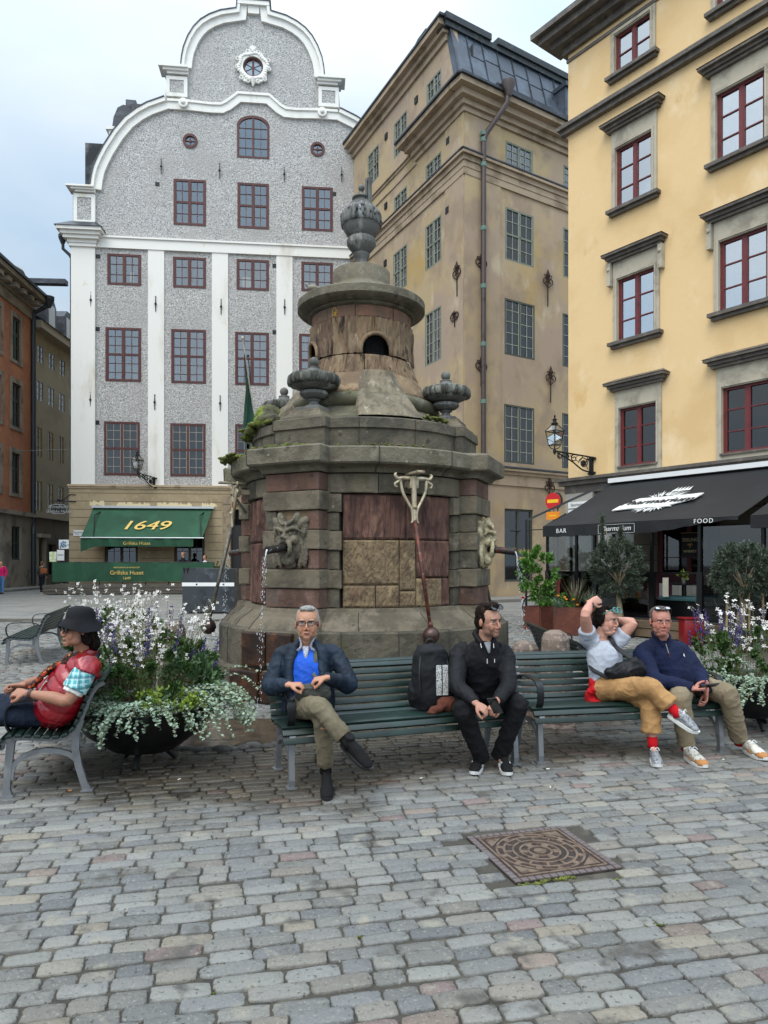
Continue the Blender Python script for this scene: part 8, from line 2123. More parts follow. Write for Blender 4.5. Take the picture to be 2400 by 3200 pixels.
def trailing(label, P, z, R, a0, a1, ns, ln, seed, lift=.05):
    t = thing('silver_helichrysum', label, 'trailing plant', P, 0, None); r = random.Random(seed); b = MB(); lv = []; lf = []
    for i in range(ns):
        a = r.uniform(a0, a1); L_ = ln*r.uniform(.35,1.0); p = V(cos(a)*R*r.uniform(.5,.95), sin(a)*R*r.uniform(.5,.95), z+.03); d = V(cos(a)+r.gauss(0,.25), sin(a)+r.gauss(0,.25), .5).normalized(); pts = [p.copy()]
        for k in range(12):
            p = p+d*L_/12; d = (d+V(r.gauss(0,.12), r.gauss(0,.12), -.15+r.gauss(0,.06)-.05*(k > 4))).normalized(); p.z = max(p.z, .03); pts.append(p.copy())
            for m in range(4):
                nrm = (V(0,-.2,1)+rv(r)*.9).normalized(); s = r.uniform(.008,.014); u = nrm.orthogonal().normalized(); v = nrm.cross(u); q = p+rv(r)*.018; n0 = len(lv)
                lv += [q+(u*cos(x)+v*sin(x))*s for x in (0,1.05,2.1,3.14,4.19,5.24)]; lf.append(tuple(range(n0,n0+6)))
        b.tube(pts, .002, 4, caps=False)
    b.build('stems', stem_m, t, fix=False); b = MB(); b.add(lv, lf); b.build('leaves', silver_l, t, fix=False); return t
PA_ = V(-1.93,5.74,0); za = bowl('large black bowl planter between the left bench and the long bench', PA_, .58, .38)
gaura('tall airy white flowers in the black bowl nearest the left bench', PA_, za, .38, .92, 95, 1, fl=4, off=(.08,.1))
gaura('second airy clump of white flowers at the back left of the near bowl', PA_, za, .32, .80, 50, 2, fl=4, off=(-.2,.2))
salvia('dark blue flower spikes in the middle of the near black bowl', PA_, za, .30, .80, 14, 3, off=(-.05,-.12)); salvia('dark blue flower spikes at the right rim of the near black bowl', PA_, za, .13, .56, 6, 4, off=(.40,.0))
foliage('bushy green foliage filling the near black bowl', PA_, (.04,.02,za+.22), (.50,.44,.32), 8500, .052, .011, green_l, 5); foliage('lime green leaves at the front rim of the near black bowl', PA_, (.30,-.30,za+.05), (.26,.16,.08), 900, .035, .014, lime_l, 6)
foliage('broader green leaves on the right side of the near black bowl', PA_, (.36,-.02,za+.17), (.20,.26,.20), 1500, .07, .016, leafm('sage_leaf','#4d6840','#38512e','#75895f'), 66)
trailing('silver trailing plant spilling over the front of the near black bowl', PA_, za, .46, radians(-150), radians(-20), 110, .50, 7); trailing('silver trailing plant reaching right towards the fountain from the near bowl', PA_, za+.05, .46, radians(-35), radians(35), 80, .74, 8)
trailing('silver trailing plant at the left rim behind the red vest', PA_, za, .44, radians(150), radians(215), 40, .4, 9)
b = MB(M=Matrix.Translation(PA_+V(.9,-.02,0))); r = random.Random(44)
PB_ = V(-3.05,8.1,0); zb_ = bowl('black bowl planter standing farther back, behind the left bench', PB_, .52, .40, .12)
gaura('far clump of white flowers above the bench back on the left', PB_, zb_, .46, .92, 110, 11, fl=5, fs_=.020); salvia('dark blue flower spikes in the farther bowl on the left', PB_, zb_, .42, .66, 12, 12); foliage('dense green foliage in the farther bowl on the left', PB_, (0,0,zb_+.22), (.56,.5,.32), 5200, .06, .014, green_l, 13)
PC_ = V(3.62,7.0,0); zc2 = bowl('black bowl planter behind the man in navy at the right edge', PC_, .56, .38)
gaura('loose white flowers at the right edge behind the man in navy', PC_, zc2, .50, .88, 46, 21, fl=4, fs_=.024); gaura('low white flowers leaning out at the far right edge', PC_, zc2, .3, .62, 26, 23, fl=4, off=(.4,-.1), fs_=.024)
salvia('dark blue flower spikes between the man in navy and the olive tree', PC_, zc2, .50, .74, 22, 22, off=(-.15,0)); foliage('grey green foliage filling the right bowl', PC_, (0,0,zc2+.18), (.62,.5,.30), 6500, .05, .013, green_l, 24); trailing('silver trailing plant hanging from the right bowl to the ground', PC_, zc2, .54, radians(-170), radians(10), 150, .70, 25)
# ================================================================ CAFE TERRACE ON THE RIGHT
def T(s, q, z): return YF.O+YF.d*s+YF.n*q+V(0,0,z)
black_c = mat('black_canvas', '#0f1012', .75, [('#17181b', 1.2, .45, .66)], bump=(2.5,.25,.04)); black_f = mat('black_frame_metal', '#0c0d0e', .35, metal=.3)
ca = thing('black_awning', 'wide black awning lettered Pharmarium over the glazed terrace of the yellow house', 'awning', YF.O, YF.a)
q_ = 3.0; sa, sb_, za0, zf = 1.62, 6.56, 3.82, 2.53
b = MB(); vs = []; n = 18; m = 8
for jj in range(m+1):
    t = jj/m
    for i in range(n+1): u = i/n; vs.append((sa+(sb_-sa)*u, -.14-(q_-.14)*t, za0+(zf-za0)*t-.07*sin(pi*t)-.018*abs(sin(u*pi*5))*sin(pi*t)))
F_ = [(jj*(n+1)+i, jj*(n+1)+i+1, (jj+1)*(n+1)+i+1, (jj+1)*(n+1)+i) for jj in range(m) for i in range(n)]
b.add(vs, F_); b.add([(v[0], v[1], v[2]-.012) for v in vs], [f[::-1] for f in F_]); b.build('canopy', black_c, ca, smooth=True, fix=False)
b = MB(); vs = []
for i in range(41): u = i/40; x = sa+(sb_-sa)*u; lo = zf-.27+(.20*sm(.55,1,u)); vs += [(x, -q_-.01, zf-.005), (x, -q_-.012+.012*sin(i*.9), lo+.01*sin(i*1.7))]
b.add(vs, [(2*i,2*i+2,2*i+3,2*i+1) for i in range(40)]); b.add([(sa,-q_,zf),(sa,-q_,zf-.26),(sa,-q_+.9,zf-.05),(sa,-q_+.9,zf+.38)], [(0,1,2,3)]); b.build('valance', black_c, ca, fix=False)
b = MB(); b.box(sa,sb_+2.9,-.34,-.13,za0-.02,za0+.10); b.build('front_rail', mat('white_awning_rail','#d9dad8',.5), ca)
b = MB(); b.add([(1.45,-.3,za0-.02),(1.15,-3.1,2.72),(1.20,-3.1,2.68),(1.62,-.3,za0-.05)], [(0,1,2,3)]); b.tube([(1.15,-3.1,2.7),(1.15,-3.1,.1)], .03, 6); b.tube([(1.15,-3.1,2.7),(1.5,-.2,3.8)], .02, 6); b.tube([(1.15,-3.1,2.45),(1.62,-3.02,2.45)], .015, 6); b.build('side_blind', black_c, ca, fix=False)
c0 = V(4.05, -.14-(q_-.14)*.60, za0*.40+zf*.60+.0); sl = V(0, q_-.14, za0-zf).normalized(); nn = V(1,0,0).cross(sl).normalized()
def onsl(u, v, l=.0): return c0+V(1,0,0)*u+sl*v*1.3+nn*l
b = MB(); pl_ = [(-1.05,-.30),(-.62,-.26),(.62,-.26),(.50,-.20),(.98,.02),(1.05,.30),(.4,.26),(-.7,.26),(-.98,.02)]; vs = [onsl(x*.92,y,-.005) for x, y in pl_]+[onsl(x*.92,y,-.028) for x, y in pl_]; k = len(pl_)
b.add(vs, [tuple(range(k)), tuple(range(k,2*k))[::-1]]+[(i,(i+1)%k,(i+1)%k+k,i+k) for i in range(k)])
r = random.Random(5)
for i in range(46):                                       # plumes, book and crown of the crest, as brush-like strokes
    a = r.uniform(.15, pi-.15); r0, r1 = r.uniform(.2,.34), r.uniform(.42,.62); w_ = r.uniform(.010,.03); p = onsl(cos(a)*r0*1.3, .16+sin(a)*r0*.7, -.012); e = onsl(cos(a)*r1*1.15, .16+sin(a)*r1*.85, -.012); s_ = V(1,0,0)*w_; b.add([p-s_, p+s_, e], [(0,1,2)])
    a = -a; p = onsl(cos(a)*r0*1.2, -.18+sin(a)*r0*.5, -.012); e = onsl(cos(a)*r1*.85, -.18+sin(a)*r1*.6, -.012); b.add([p-s_, p+s_, e], [(0,1,2)])
for i in range(5): p = onsl(.05+.09*i, .60, -.012); b.add([p-V(.035,0,0), p+V(.035,0,0), onsl(.05+.09*i, .76, -.012)], [(0,1,2)])
b.add([onsl(.0,.54,-.012), onsl(.46,.54,-.012), onsl(.46,.60,-.012), onsl(.0,.60,-.012)], [(0,1,2,3)])
if nn.z < 0: pass
b.build('crest', WHITE, ca, fix=False)
inkm = mat('black_ink', '#101012', .7)
for nm_, z_, m_, sz_, w in (('Pharmarium', 0, inkm, .40, 1.15),):
    put_text('lettering', nm_, .40, frame3(onsl(-.0,.0,.014), V(1,0,0), sl), m_, ca, .003, shear=.18, xs=.95, bold=.012)
for tx, s_, sz_ in (('BAR', 2.22, .15), ('Pharmarium', 3.78, .16), ('FOOD', 5.86, .13)):
    put_text('lettering', tx, sz_, frame3((s_,-q_-.035,zf-(.14 if tx != 'FOOD' else .07)), (1,0,0), (0,0,1)), WHITE, ca, .003, shear=.2 if tx[0] == 'P' else 0, spacing=1.0 if tx[0] == 'P' else 1.25)
b = MB()
for (x0,x1,z0,z1) in ((3.30,4.26,zf-.245,zf-.240),(3.30,4.26,zf-.045,zf-.040),(3.30,3.305,zf-.2449,zf-.0401),(4.255,4.26,zf-.2449,zf-.0401)): b.box(x0,x1,-q_-.034,-q_-.030,z0,z1)
b.build('lettering_frame', WHITE, ca)
ca2 = thing('black_awning', 'second black awning lettered BAR, cut off by the right edge of the photo', 'awning', YF.O, YF.a); b = MB(); s2 = 6.80
vs = [(s2+(3.2)*u, -.14-(q_-.14)*t, za0+(zf-za0)*t-.06*sin(pi*t)) for t in [i/8 for i in range(9)] for u in (0,.5,1)]
b.add(vs, [(jj*3+i, jj*3+i+1, (jj+1)*3+i+1, (jj+1)*3+i) for jj in range(8) for i in range(2)]); b.build('canopy', black_c, ca2, smooth=True, fix=False)
b = MB(); b.box(s2, s2+3.2, -q_-.014, -q_, zf-.25, zf); b.build('valance', black_c, ca2); put_text('lettering', 'BAR', .16, frame3((s2+.62,-q_-.03,zf-.13), (1,0,0), (0,0,1)), WHITE, ca2, .003, spacing=1.25)
gt = thing('glazed_terrace', 'black framed glass enclosure of the cafe terrace under the awnings', 'glass screen', YF.O, YF.a)
gq = 2.92; dz = .40
for s_ in (1.70,2.60,3.12,4.62,5.72,7.0,8.6):
    b = MB(); b.box(s_-.03,s_+.03,-gq-.03,-gq+.03,dz,2.5); b.box(s_-.05,s_+.07,-gq-.045,-gq+.045,dz,1.42); b.build('post', black_f, gt)
b = MB(); b.box(1.7,8.6,-gq-.02,-gq+.02,dz,dz+.05); b.box(1.7,8.6,-gq-.018,-gq+.018,1.38,1.41); b.build('rail', black_f, gt)
for (x0, x1) in ((1.73,2.57),(2.65,3.08),(3.18,4.57),(5.80,6.96),(7.06,8.55)):
    b = MB(); b.box(x0,x1,-gq-.004,-gq+.004,dz+.05,1.38); b.build('glass_panel', GLASSC, gt)
    if x0 != 3.18: b = MB(); b.box(x0,x1,-gq-.010,-gq-.006,1.42,2.35); b.build('upper_glass_panel', GLASSC, gt)
for (y0) in (-.2,-1.1,-2.0): b = MB(); b.box(1.67,1.73,y0-.03,y0+.03,dz,2.6-y0*-.0); b.build('side_post', black_f, gt)
b = MB(); b.box(1.69,1.70,-gq+.03,-.2,dz+.02,1.4); b.build('side_glass_panel', GLASSC, gt)
dw = mat('warm_deck_wood', '#6d5c47', .8, [('#57493a', 4, .45, .66, (.3,1,4)), ('#857258', 9, .55, .7, (.3,1,4))], bump=(20,.4,.01,(.2,1,6)))
dk = thing('terrace_deck', 'raised wooden deck carrying the glazed cafe terrace', 'deck', YF.O, YF.a)
for k in range(2): b = MB(); b.box(1.5,10.5,-3.36-.01*k,-3.30,.03+.185*k,.195+.185*k); b.build('side_board', dw, dk)
b = MB(); b.box(1.5,10.5,-3.29,-.13,.30,.395); b.build('deck_floor', mat('dark_deck_floor','#2b2621',.8), dk)
# furniture behind the glass
def furn(name, label, cat, s, q, build, rz=0, group=None):
    p = T(s, q, .40); t = thing(name, label, cat, p, YF.a+rz, group); build(t); return t
teal = mat('teal_cushion', '#41666a', .85); stripes_m = ['#7a2e2c','#c9c4b6','#b0742e','#2b3540','#d6d2c8','#5a2a3a','#8f8f8a']
def sofa(t):
    b = MB(); b.bbox(-1.5,1.5,-.3,.35,0,.30,.02); b.build('base', black_f, t); b = MB(); b.bbox(-1.5,1.5,-.34,.36,.31,.46,.05); b.build('seat_cushion', teal, t, smooth=True, angle=50)
    b = MB(); b.bbox(-1.5,1.5,.36,.46,0,.95,.02); b.build('backboard', mat('wine_board','#4a2226',.7), t)
furn('bench_sofa', 'teal cushioned sofa bench behind the terrace glass', 'sofa', 3.6, 1.1, sofa)
def stripe_screen(t):
    for i in range(17): b = MB(); b.box(-1.4+.165*i,-1.4+.165*i+.16,-.012,.012,.34,.72); c = stripes_m[(i*3+i//3)%7]; b.build('stripe', MATS.get('st'+c) or mat('st'+c, c, .85), t)
furn('striped_bolster', 'row of multicoloured striped bolsters inside the cafe terrace', 'cushions', 3.5, 1.5, stripe_screen)
def table(t):
    b = MB(); b.lathe([(.36,.72),(.37,.73),(.37,.75),(.36,.76)], seg=32); b.build('table_top', black_f, t); b = MB(); b.lathe([(.25,0),(.24,.03),(.05,.05),(.05,.72)], seg=16); b.build('pedestal', black_f, t)
furn('cafe_table', 'round black cafe table with a small flower pot behind the glass', 'table', 4.95, 2.2, table); furn('cafe_table', 'rear black cafe table near the pale doors', 'table', 2.6, 1.9, table)
def pot(t): b = MB(); b.lathe([(.035,0),(.05,.11),(.045,.115)], seg=14); b.build('pot', mat('zinc_pot','#8f9290',.4,metal=.6), t); b = MB(); crown(b, (0,0,.17), (.12,.12,.07), 140, .05, .014, random.Random(2), 14, .05); b.build('plant', lime_l, t, fix=False)
o = furn('table_plant', 'small green plant in a zinc pot on the round terrace table', 'potted plant', 5.0, 2.3, pot); o.location.z += .76
def menu(t): b = MB(); b.box(-.06,.06,-.01,.01,0,.42); b.build('card', mat('menu_card','#b9b4a5',.7), t)
o = furn('menu_card', 'tall narrow menu card standing behind the glass post', 'menu', 4.72, 2.55, menu, .4); o.location.z += .46
def stool(t): b = MB(); b.bbox(-.55,.4,-.25,.25,.36,.47,.05); b.build('seat', teal, t, smooth=True, angle=50); b = MB(); b.bbox(-.5,.35,-.2,.2,0,.355,.01); b.build('base', black_f, t)
furn('padded_stool', 'teal padded bench seat in the open bay of the terrace', 'seat', 4.95, 2.1, stool)
o = furn('rear_sofa', 'dim rear sofa bench against the rusticated wall', 'sofa', 6.0, .45, sofa)
def poster(t):
    b = MB(); b.box(-.42,.42,-.02,.0,0,1.10); b.build('banner_cloth', mat('banner_black','#0b0a09',.7), t); b = MB(); b.tube([(-.46,-.02,1.11),(.46,-.02,1.11)], .018, 8); b.build('rod', mat('rod_wood','#a58a5a',.7), t)
    cream = mat('cream_print','#c9b98e',.7)
    put_text('lettering', 'TEELING', .22, frame3((0,-.03,.78),(1,0,0),(0,0,1)), cream, t, .003, xs=.92, bold=.006); put_text('lettering', 'WHISKEY', .165, frame3((0,-.03,.26),(1,0,0),(0,0,1)), cream, t, .003, xs=.92, bold=.004)
    b = MB(); b.ball((0,-.03,.52),(.035,.008,.085),10,8); b.ball((.015,-.03,.61),(.02,.008,.02),8,6)
    for s in (-1,1):
        for k in range(5): a = .35+.25*k; b.tube([(s*.02,-.028,.53),(s*(.02+.15*cos(a)),-.028,.53+.14*sin(a)-.02)], [.014,.005], 5)
        b.tube([(s*.01,-.028,.46),(s*.05,-.028,.40)], [.012,.004], 5)
    b.build('eagle_emblem', mat('bronze_print','#a57f4a',.6), t)
p = T(5.05, .14, 0); 
pp = thing('whiskey_banner', 'black hanging banner reading Teeling Whiskey on the terrace rear wall', 'banner', at(2157,1738,16.2), YF.a); poster(pp); pp.scale = (.5,.5,.5); pp.location.z -= .02
def rug(t):
    b = MB(); vs = []; n = 14
    for i in range(n+1):
        for jj in range(9): x = -.34+.68*i/n; zz = -.45*jj/8; vs.append((x+.02*sin(jj), -.03-.02*sin(i*1.1+jj*.4)+.03*(jj/8), zz))
    b.add(vs, [(9*i+jj,9*i+9+jj,9*i+10+jj,9*i+1+jj) for i in range(n) for jj in range(8)]); b.build('blanket', mat('terracotta_wool','#8a4a3c',.95,bump=(60,.5,.01)), t, smooth=True, fix=False)
pp = thing('folded_blanket', 'terracotta blanket hanging over a rail behind the left planters', 'blanket', at(1773,1805,17.6), .1); rug(pp)
b = MB(); p = gnd(2160,2030); p = at(2160,1947,14.0); b.M = Matrix.Translation((p.x,p.y,0)); b.bbox(-.20,.20,-.15,.15,.12,.56,.05); b.build
cr = thing('red_crate', 'bright red tub standing at the deck edge behind the purple flowers', 'tub', (p.x,p.y,0)); b.M = None; b.v = []; b.f = []; b.bbox(-.20,.20,-.15,.15,0,.50,.04); b.build('tub_shell', mat('red_plastic','#7d1014',.35), cr, smooth=True, angle=50); b = MB(); b.bbox(-.22,.22,-.17,.17,.501,.53,.01); b.build('rim', MATS['red_plastic'], cr)
# corten planters, shrubs, olive trees
cor = mat('corten_steel', '#5c3226', .75, [('#74422f', 2.5, .45, .66), ('#45261f', 4, .5, .68), ('#8a5a40', 1.2, .62, .75, (1,1,.3))], metal=.2)
def corten(label, P, w, d, h, rz):
    t = thing('corten_planter', label, 'planter', P, rz, 'rusty steel planters beside the terrace'); b = MB(); t_ = .02
    b.box(0,w,0,t_,0,h); b.box(0,w,d-t_,d,0,h); b.box(0,t_,t_,d-t_,0,h); b.box(w-t_,w,t_,d-t_,0,h); b.build('box', cor, t); b = MB(); b.box(t_,w-t_,t_,d-t_,h-.1,h-.05); b.build('soil', soil, t); return t
pc1 = at(1690,1760,16.9); corten('rusty steel planter under the bright green laurel shrub', (pc1.x,pc1.y,0), .62, .55, .56, radians(32)); corten('rusty steel planter joined behind it at the left corner', (pc1.x-.36,pc1.y+.28,0), .42,.4,.56, radians(-38))
pc2 = at(1735,1760,15.7); corten('long rusty steel planter with grasses and orange flowers', (pc2.x,pc2.y,0), 1.0, .5, .62, radians(-8))
tree('bright green laurel shrub rising from the rusty steel planter', V(pc1.x+.02,pc1.y+.3,.45), [(0,0,0),(.02,0,.5),(0,0,1.1)], (-.02,0,.82), (.42,.32,.66), 2600, .12, .026, 46, 31, laurel_l, name='laurel_shrub', r0=.02, clump=.16)
def grass(label, P, n, ln, lm, seed, name='ornamental_grass', w=.006, droop=.5):
    r = random.Random(seed); b = MB(M=Matrix.Translation(P)); vs = []; fs = []
    for i in range(n):
        a = r.uniform(0,2*pi); L_ = ln*r.uniform(.55,1); d = V(cos(a)*r.uniform(.1,.9), sin(a)*r.uniform(.1,.9), 1).normalized(); p = V(r.gauss(0,.04), r.gauss(0,.04), 0); s = V(-d.y, d.x, 0).normalized()*w; k0 = len(vs)
        for k in range(6): q = k/5; vs += [p-s*(1-q*.9), p+s*(1-q*.9)]; p = p+d*L_/5; d = (d+V(0,0,-droop*.28)).normalized()
        fs += [(k0+2*k,k0+2*k+1,k0+2*k+3,k0+2*k+2) for k in range(5)]
    b.add(vs, fs); tag(b.build(name, lm, None, fix=False), label, 'grass')
grass('dark green spiky cordyline in the long rusty planter', V(pc2.x+.50,pc2.y+.22,.58), 60, .85, leafm('spiky_leaf','#4a5a3a','#5a2f2a','#7d8b66'), 1, 'spiky_cordyline', .014, .25)
grass('pale variegated sedge arching beside the first olive tree', V(pc2.x+.86,pc2.y+.2,.58), 260, .52, leafm('pale_sedge','#8c9a7c','#6d7c5c','#b9c3a4'), 2, 'pale_sedge', .005, .7); grass('blue grey fescue tuft at the left of the long rusty planter', V(pc2.x+.1,pc2.y+.15,.56), 200, .34, leafm('fescue','#6c7f6c','#54674f','#8fa08a'), 3, 'blue_fescue', .004, .9)
o = foliage('orange flowering marigold bush in the long rusty planter', V(pc2.x+.28,pc2.y+.25,.6), (0,0,.12), (.26,.2,.17), 1100, .04, .010, laurel_l, 41, 'marigold_bush'); b = MB(); r = random.Random(9)
for q in ((-.2,.28),(-.06,.25),(-.02,.20),(.14,.2),(.22,.08)):
    for k in range(8): a = k*pi/4; b.tube([(q[0],-.2,q[1]),(q[0]+.032*cos(a),-.21,q[1]+.022*sin(a))], [.010,.004], 5)
    b.ball((q[0],-.21,q[1]), .012, 8, 6)
bo = b.build('blossoms', orange_p, o); bo.location = (pc2.x+.28,pc2.y+.25,.6)
p = at(1937,1760,15.4); tree('olive tree with two tall spires in front of the cafe, left of the glass post', V(p.x,p.y,.0), [(.02,0,.32),(.0,0,.6),(-.03,0,.9),(-.01,0,1.15)], (-.04,0,1.52), (.52,.48,.56), 15000, .075, .0095, 170, 51, olive_l, spires=((-.38,0,2.62),(.02,0,2.35)), r0=.075, group='potted olive trees')
b = MB(M=Matrix.Translation((p.x+.02,p.y,0))); b.lathe([(.26,.0),(.33,.33),(.34,.36),(.31,.36),(.30,.30),(0,.30)], seg=24); tag(b.build('olive_pot', mat('dark_pot','#25211e',.7), None, smooth=True, angle=40), 'dark round pot of the first olive tree, below the teal cushions', 'pot')
p2 = at(2318,1760,13.0); tree('rounder olive tree with pale stakes near the right edge', V(p2.x,p2.y,.0), [(-.02,0,.38),(-.02,0,.62),(.03,0,.78),(.01,0,.95),(.05,0,1.12)], (.03,0,1.44), (.52,.48,.46), 17000, .068, .0095, 190, 52, olive_l, r0=.085, stakes=((-.24,.1,1.2),(.2,.12,1.2),(.52,.2,1.35)), group='potted olive trees')
b = MB(M=Matrix.Translation((p2.x,p2.y,0))); b.lathe([(.30,.0),(.37,.34),(.385,.40),(.35,.40),(.34,.34),(0,.34)], seg=28); tag(b.build('olive_pot', MATS['dark_pot'], None, smooth=True, angle=40), 'dark round pot of the staked olive tree near the right edge', 'pot')
# bicycle behind the laurel
bp = at(1668,1760,20.6); by = thing('bicycle', 'black city bicycle with red rear lights parked behind the laurel planter', 'bicycle', (bp.x,bp.y,0), radians(6)); blk = mat('bike_black','#121315',.4,metal=.3)
def wheel(x):
    b = MB(); M = Matrix.Translation((x,0,.345)) @ Matrix.Rotation(pi/2,4,'X'); pts = [M @ V(.335*cos(a),.335*sin(a),0) for a in [2*pi*i/36 for i in range(37)]]; b.tube(pts, .018, 8); w_ = b.build('wheel', mat('tyre','#1c1c1c',.8) if 'tyre' not in MATS else MATS['tyre'], by, smooth=True)
    b = MB(); 
    for i in range(18): a = 2*pi*i/18; b.tube([M @ V(.02*cos(a+.4),.02*sin(a+.4),.02*(-1)**i), M @ V(.32*cos(a),.32*sin(a),0)], .0025, 4)
    b.tube([M @ V(.318*cos(a),.318*sin(a),0) for a in [2*pi*i/36 for i in range(37)]], .010, 6); b.build('spokes', mat('chrome','#9a9c9f',.3,metal=.8) if 'chrome' not in MATS else MATS['chrome'], w_)
wheel(0); wheel(1.08)
b = MB(); b.tube([(0,0,.345),(.42,0,.30),(.30,0,.80),(0,0,.345)], .014, 8); b.tube([(.42,0,.30),(.88,0,.78),(.92,0,.9)], .018, 8); b.tube([(.32,0,.72),(.87,0,.72)], .018, 8); b.tube([(.88,0,.80),(1.0,0,.5),(1.08,0,.345)], .015, 8); b.tube([(.30,0,.78),(.28,0,.92)], .012, 8); b.build('frame', blk, by)
b = MB(); b.tube([(.92,0,.9),(.92,0,1.04),(.80,-.12,1.08),(.66,-.27,1.05)], .012, 8, smooth=3); b.tube([(.92,0,1.04),(.80,.12,1.08),(.66,.27,1.05)], .012, 8, smooth=3); b.build('handlebar', blk, by); b = MB(); b.ball((.27,0,.95),(.13,.08,.035),12,8); b.build('saddle', blk, by)
b = MB(); M = Matrix.Translation((0,0,.345)) @ Matrix.Rotation(pi/2,4,'X'); b.tube([M @ V(.37*cos(a),.37*sin(a),0) for a in [radians(20+7*i) for i in range(24)]], .02, 6); b.build('mudguard', mat('pale_mudguard','#b9bbbd',.4,metal=.5), by)
for z_ in (.66,.78): b = MB(); b.bbox(-.36,-.28,-.04,.04,z_-.03 if z_ > .7 else z_-.08,z_+.02 if z_ > .7 else z_-.03,.008); b.build('rear_light', mat('red_reflector','#b01018',.2) if 'red_reflector' not in MATS else MATS['red_reflector'], by)
b = MB(); b.box(-.38,.22,-.07,.07,.76,.775); b.build('luggage_rack', blk, by)
# no-entry sign
sp2 = at(1728,1760,25.5); sg2 = thing('no_entry_sign', 'red no-entry sign with yellow plate below on a grey pole', 'road sign', (sp2.x,sp2.y,0), radians(-42)); zc3 = CAMH+(HZ-1566)/FPX*25.5
b = MB(); b.tube([(0,.05,0),(0,.05,zc3+.3)], .03, 8); b.build('pole', mat('galvanised','#7b7f82',.5,metal=.5), sg2)
def disc(r, y0, y1): b = MB(); b.prism(circ(0, zc3, r, 36), y0, y1); return b
disc(.30,-.01,.01).build('sign_disc', mat('sign_red','#c4131c',.4), sg2); b = MB(); b.box(-.22,.22,-.016,-.0105,zc3-.06,zc3+.06); b.build('bar', mat('sign_yellow','#f2c21a',.5), sg2); b = MB(); b.box(-.26,.26,-.01,.01,zc3-.66,zc3-.38); b.build('supplementary_plate', mat('plate_orange','#e88a14',.5), sg2); b = MB(); b.tube([(0,0,0)],.01) if 0 else b.box(-.14,.14,-.016,-.0105,zc3-.54,zc3-.50); b.build('plate_mark', MATS['sign_yellow'], sg2)
rs = thing('round_sign', 'grey back of a round sign behind the no-entry sign', 'road sign', (sp2.x+.22,sp2.y+.35,0), radians(-60)); b = MB(); b.prism(circ(0, zc3+.05, .30, 32), -.01, .01); b.build('sign_disc', mat('sign_back','#3d4a46',.5,metal=.3), rs); b = MB(); b.tube([(0,.05,0),(0,.05,zc3+.2)], .03, 8); b.build('pole', MATS['galvanised'], rs)
# street name plates on the yellow corner
pl = thing('street_name_plate', 'white street name plates on the pale corner pier of the yellow house', 'sign', YF.O, YF.a); r_ = YF.rect(1782,1568,1588,1822)
for k in range(2): b = MB(); b.box(.12,.82,-.16,-.13,3.2-.22*k,3.38-.22*k); b.build('plate', WHITE, pl)
put_text('lettering', 'Stortorget', .12, frame3((.47,-.163,3.29),(1,0,0),(0,0,1)), navy_txt, pl, .002); put_text('lettering', '1-7', .12, frame3((.4,-.163,3.07),(1,0,0),(0,0,1)), navy_txt, pl, .002)
# lane props: notice boards and flag, white board
def board(name, label, px, Y, w, h, txt, m, tm, size):
    p = at(px[0], px[1], Y); t = thing(name, label, 'sign', p, .06); b = MB(); b.box(-w/2,w/2,-.03,.0,-h/2,h/2); b.build('board', m, t)
    if txt: put_text('lettering', txt, size, frame3((0,-.034,0),(1,0,0),(0,0,1)), tm, t, .003)
    b = MB(); b.tube([(0,-.02,h/2),(0,-.02,h/2+.25),(.5,-.02,h/2+.25)], .015, 6); b.build('hanger', IRON, t); return t
wb = board('floral_sign', 'square white hanging sign with a blue flower motif in the lane', (200,1701), 37.0, .50, .48, '', WHITE, navy_txt, .1); b = MB()
for k in range(7): a = 2*pi*k/7; b.lathe([(0,0),(.055,0),(.055,.004),(0,.004)], c=(0,0,0), seg=10, M=Matrix.Translation((.13*cos(a)*(k>0),-.034,.12*sin(a)*(k>0))) @ Matrix.Rotation(pi/2,4,'X'))
b.build('flower_motif', mat('flower_blue','#5a86a8',.6), wb)
board('open_flag', 'small white flag reading OPPET hanging in the lane', (190,1735), 36.6, .36, .55, 'ÖPPET', WHITE, navy_txt, .11); board('striped_flag', 'small white and lime flag left of the OPPET flag', (166,1740), 36.8, .36, .52, '', mat('lime_white','#c3cf8a',.7,[('#e6e6de',6,.5,.52)]), navy_txt, .1)
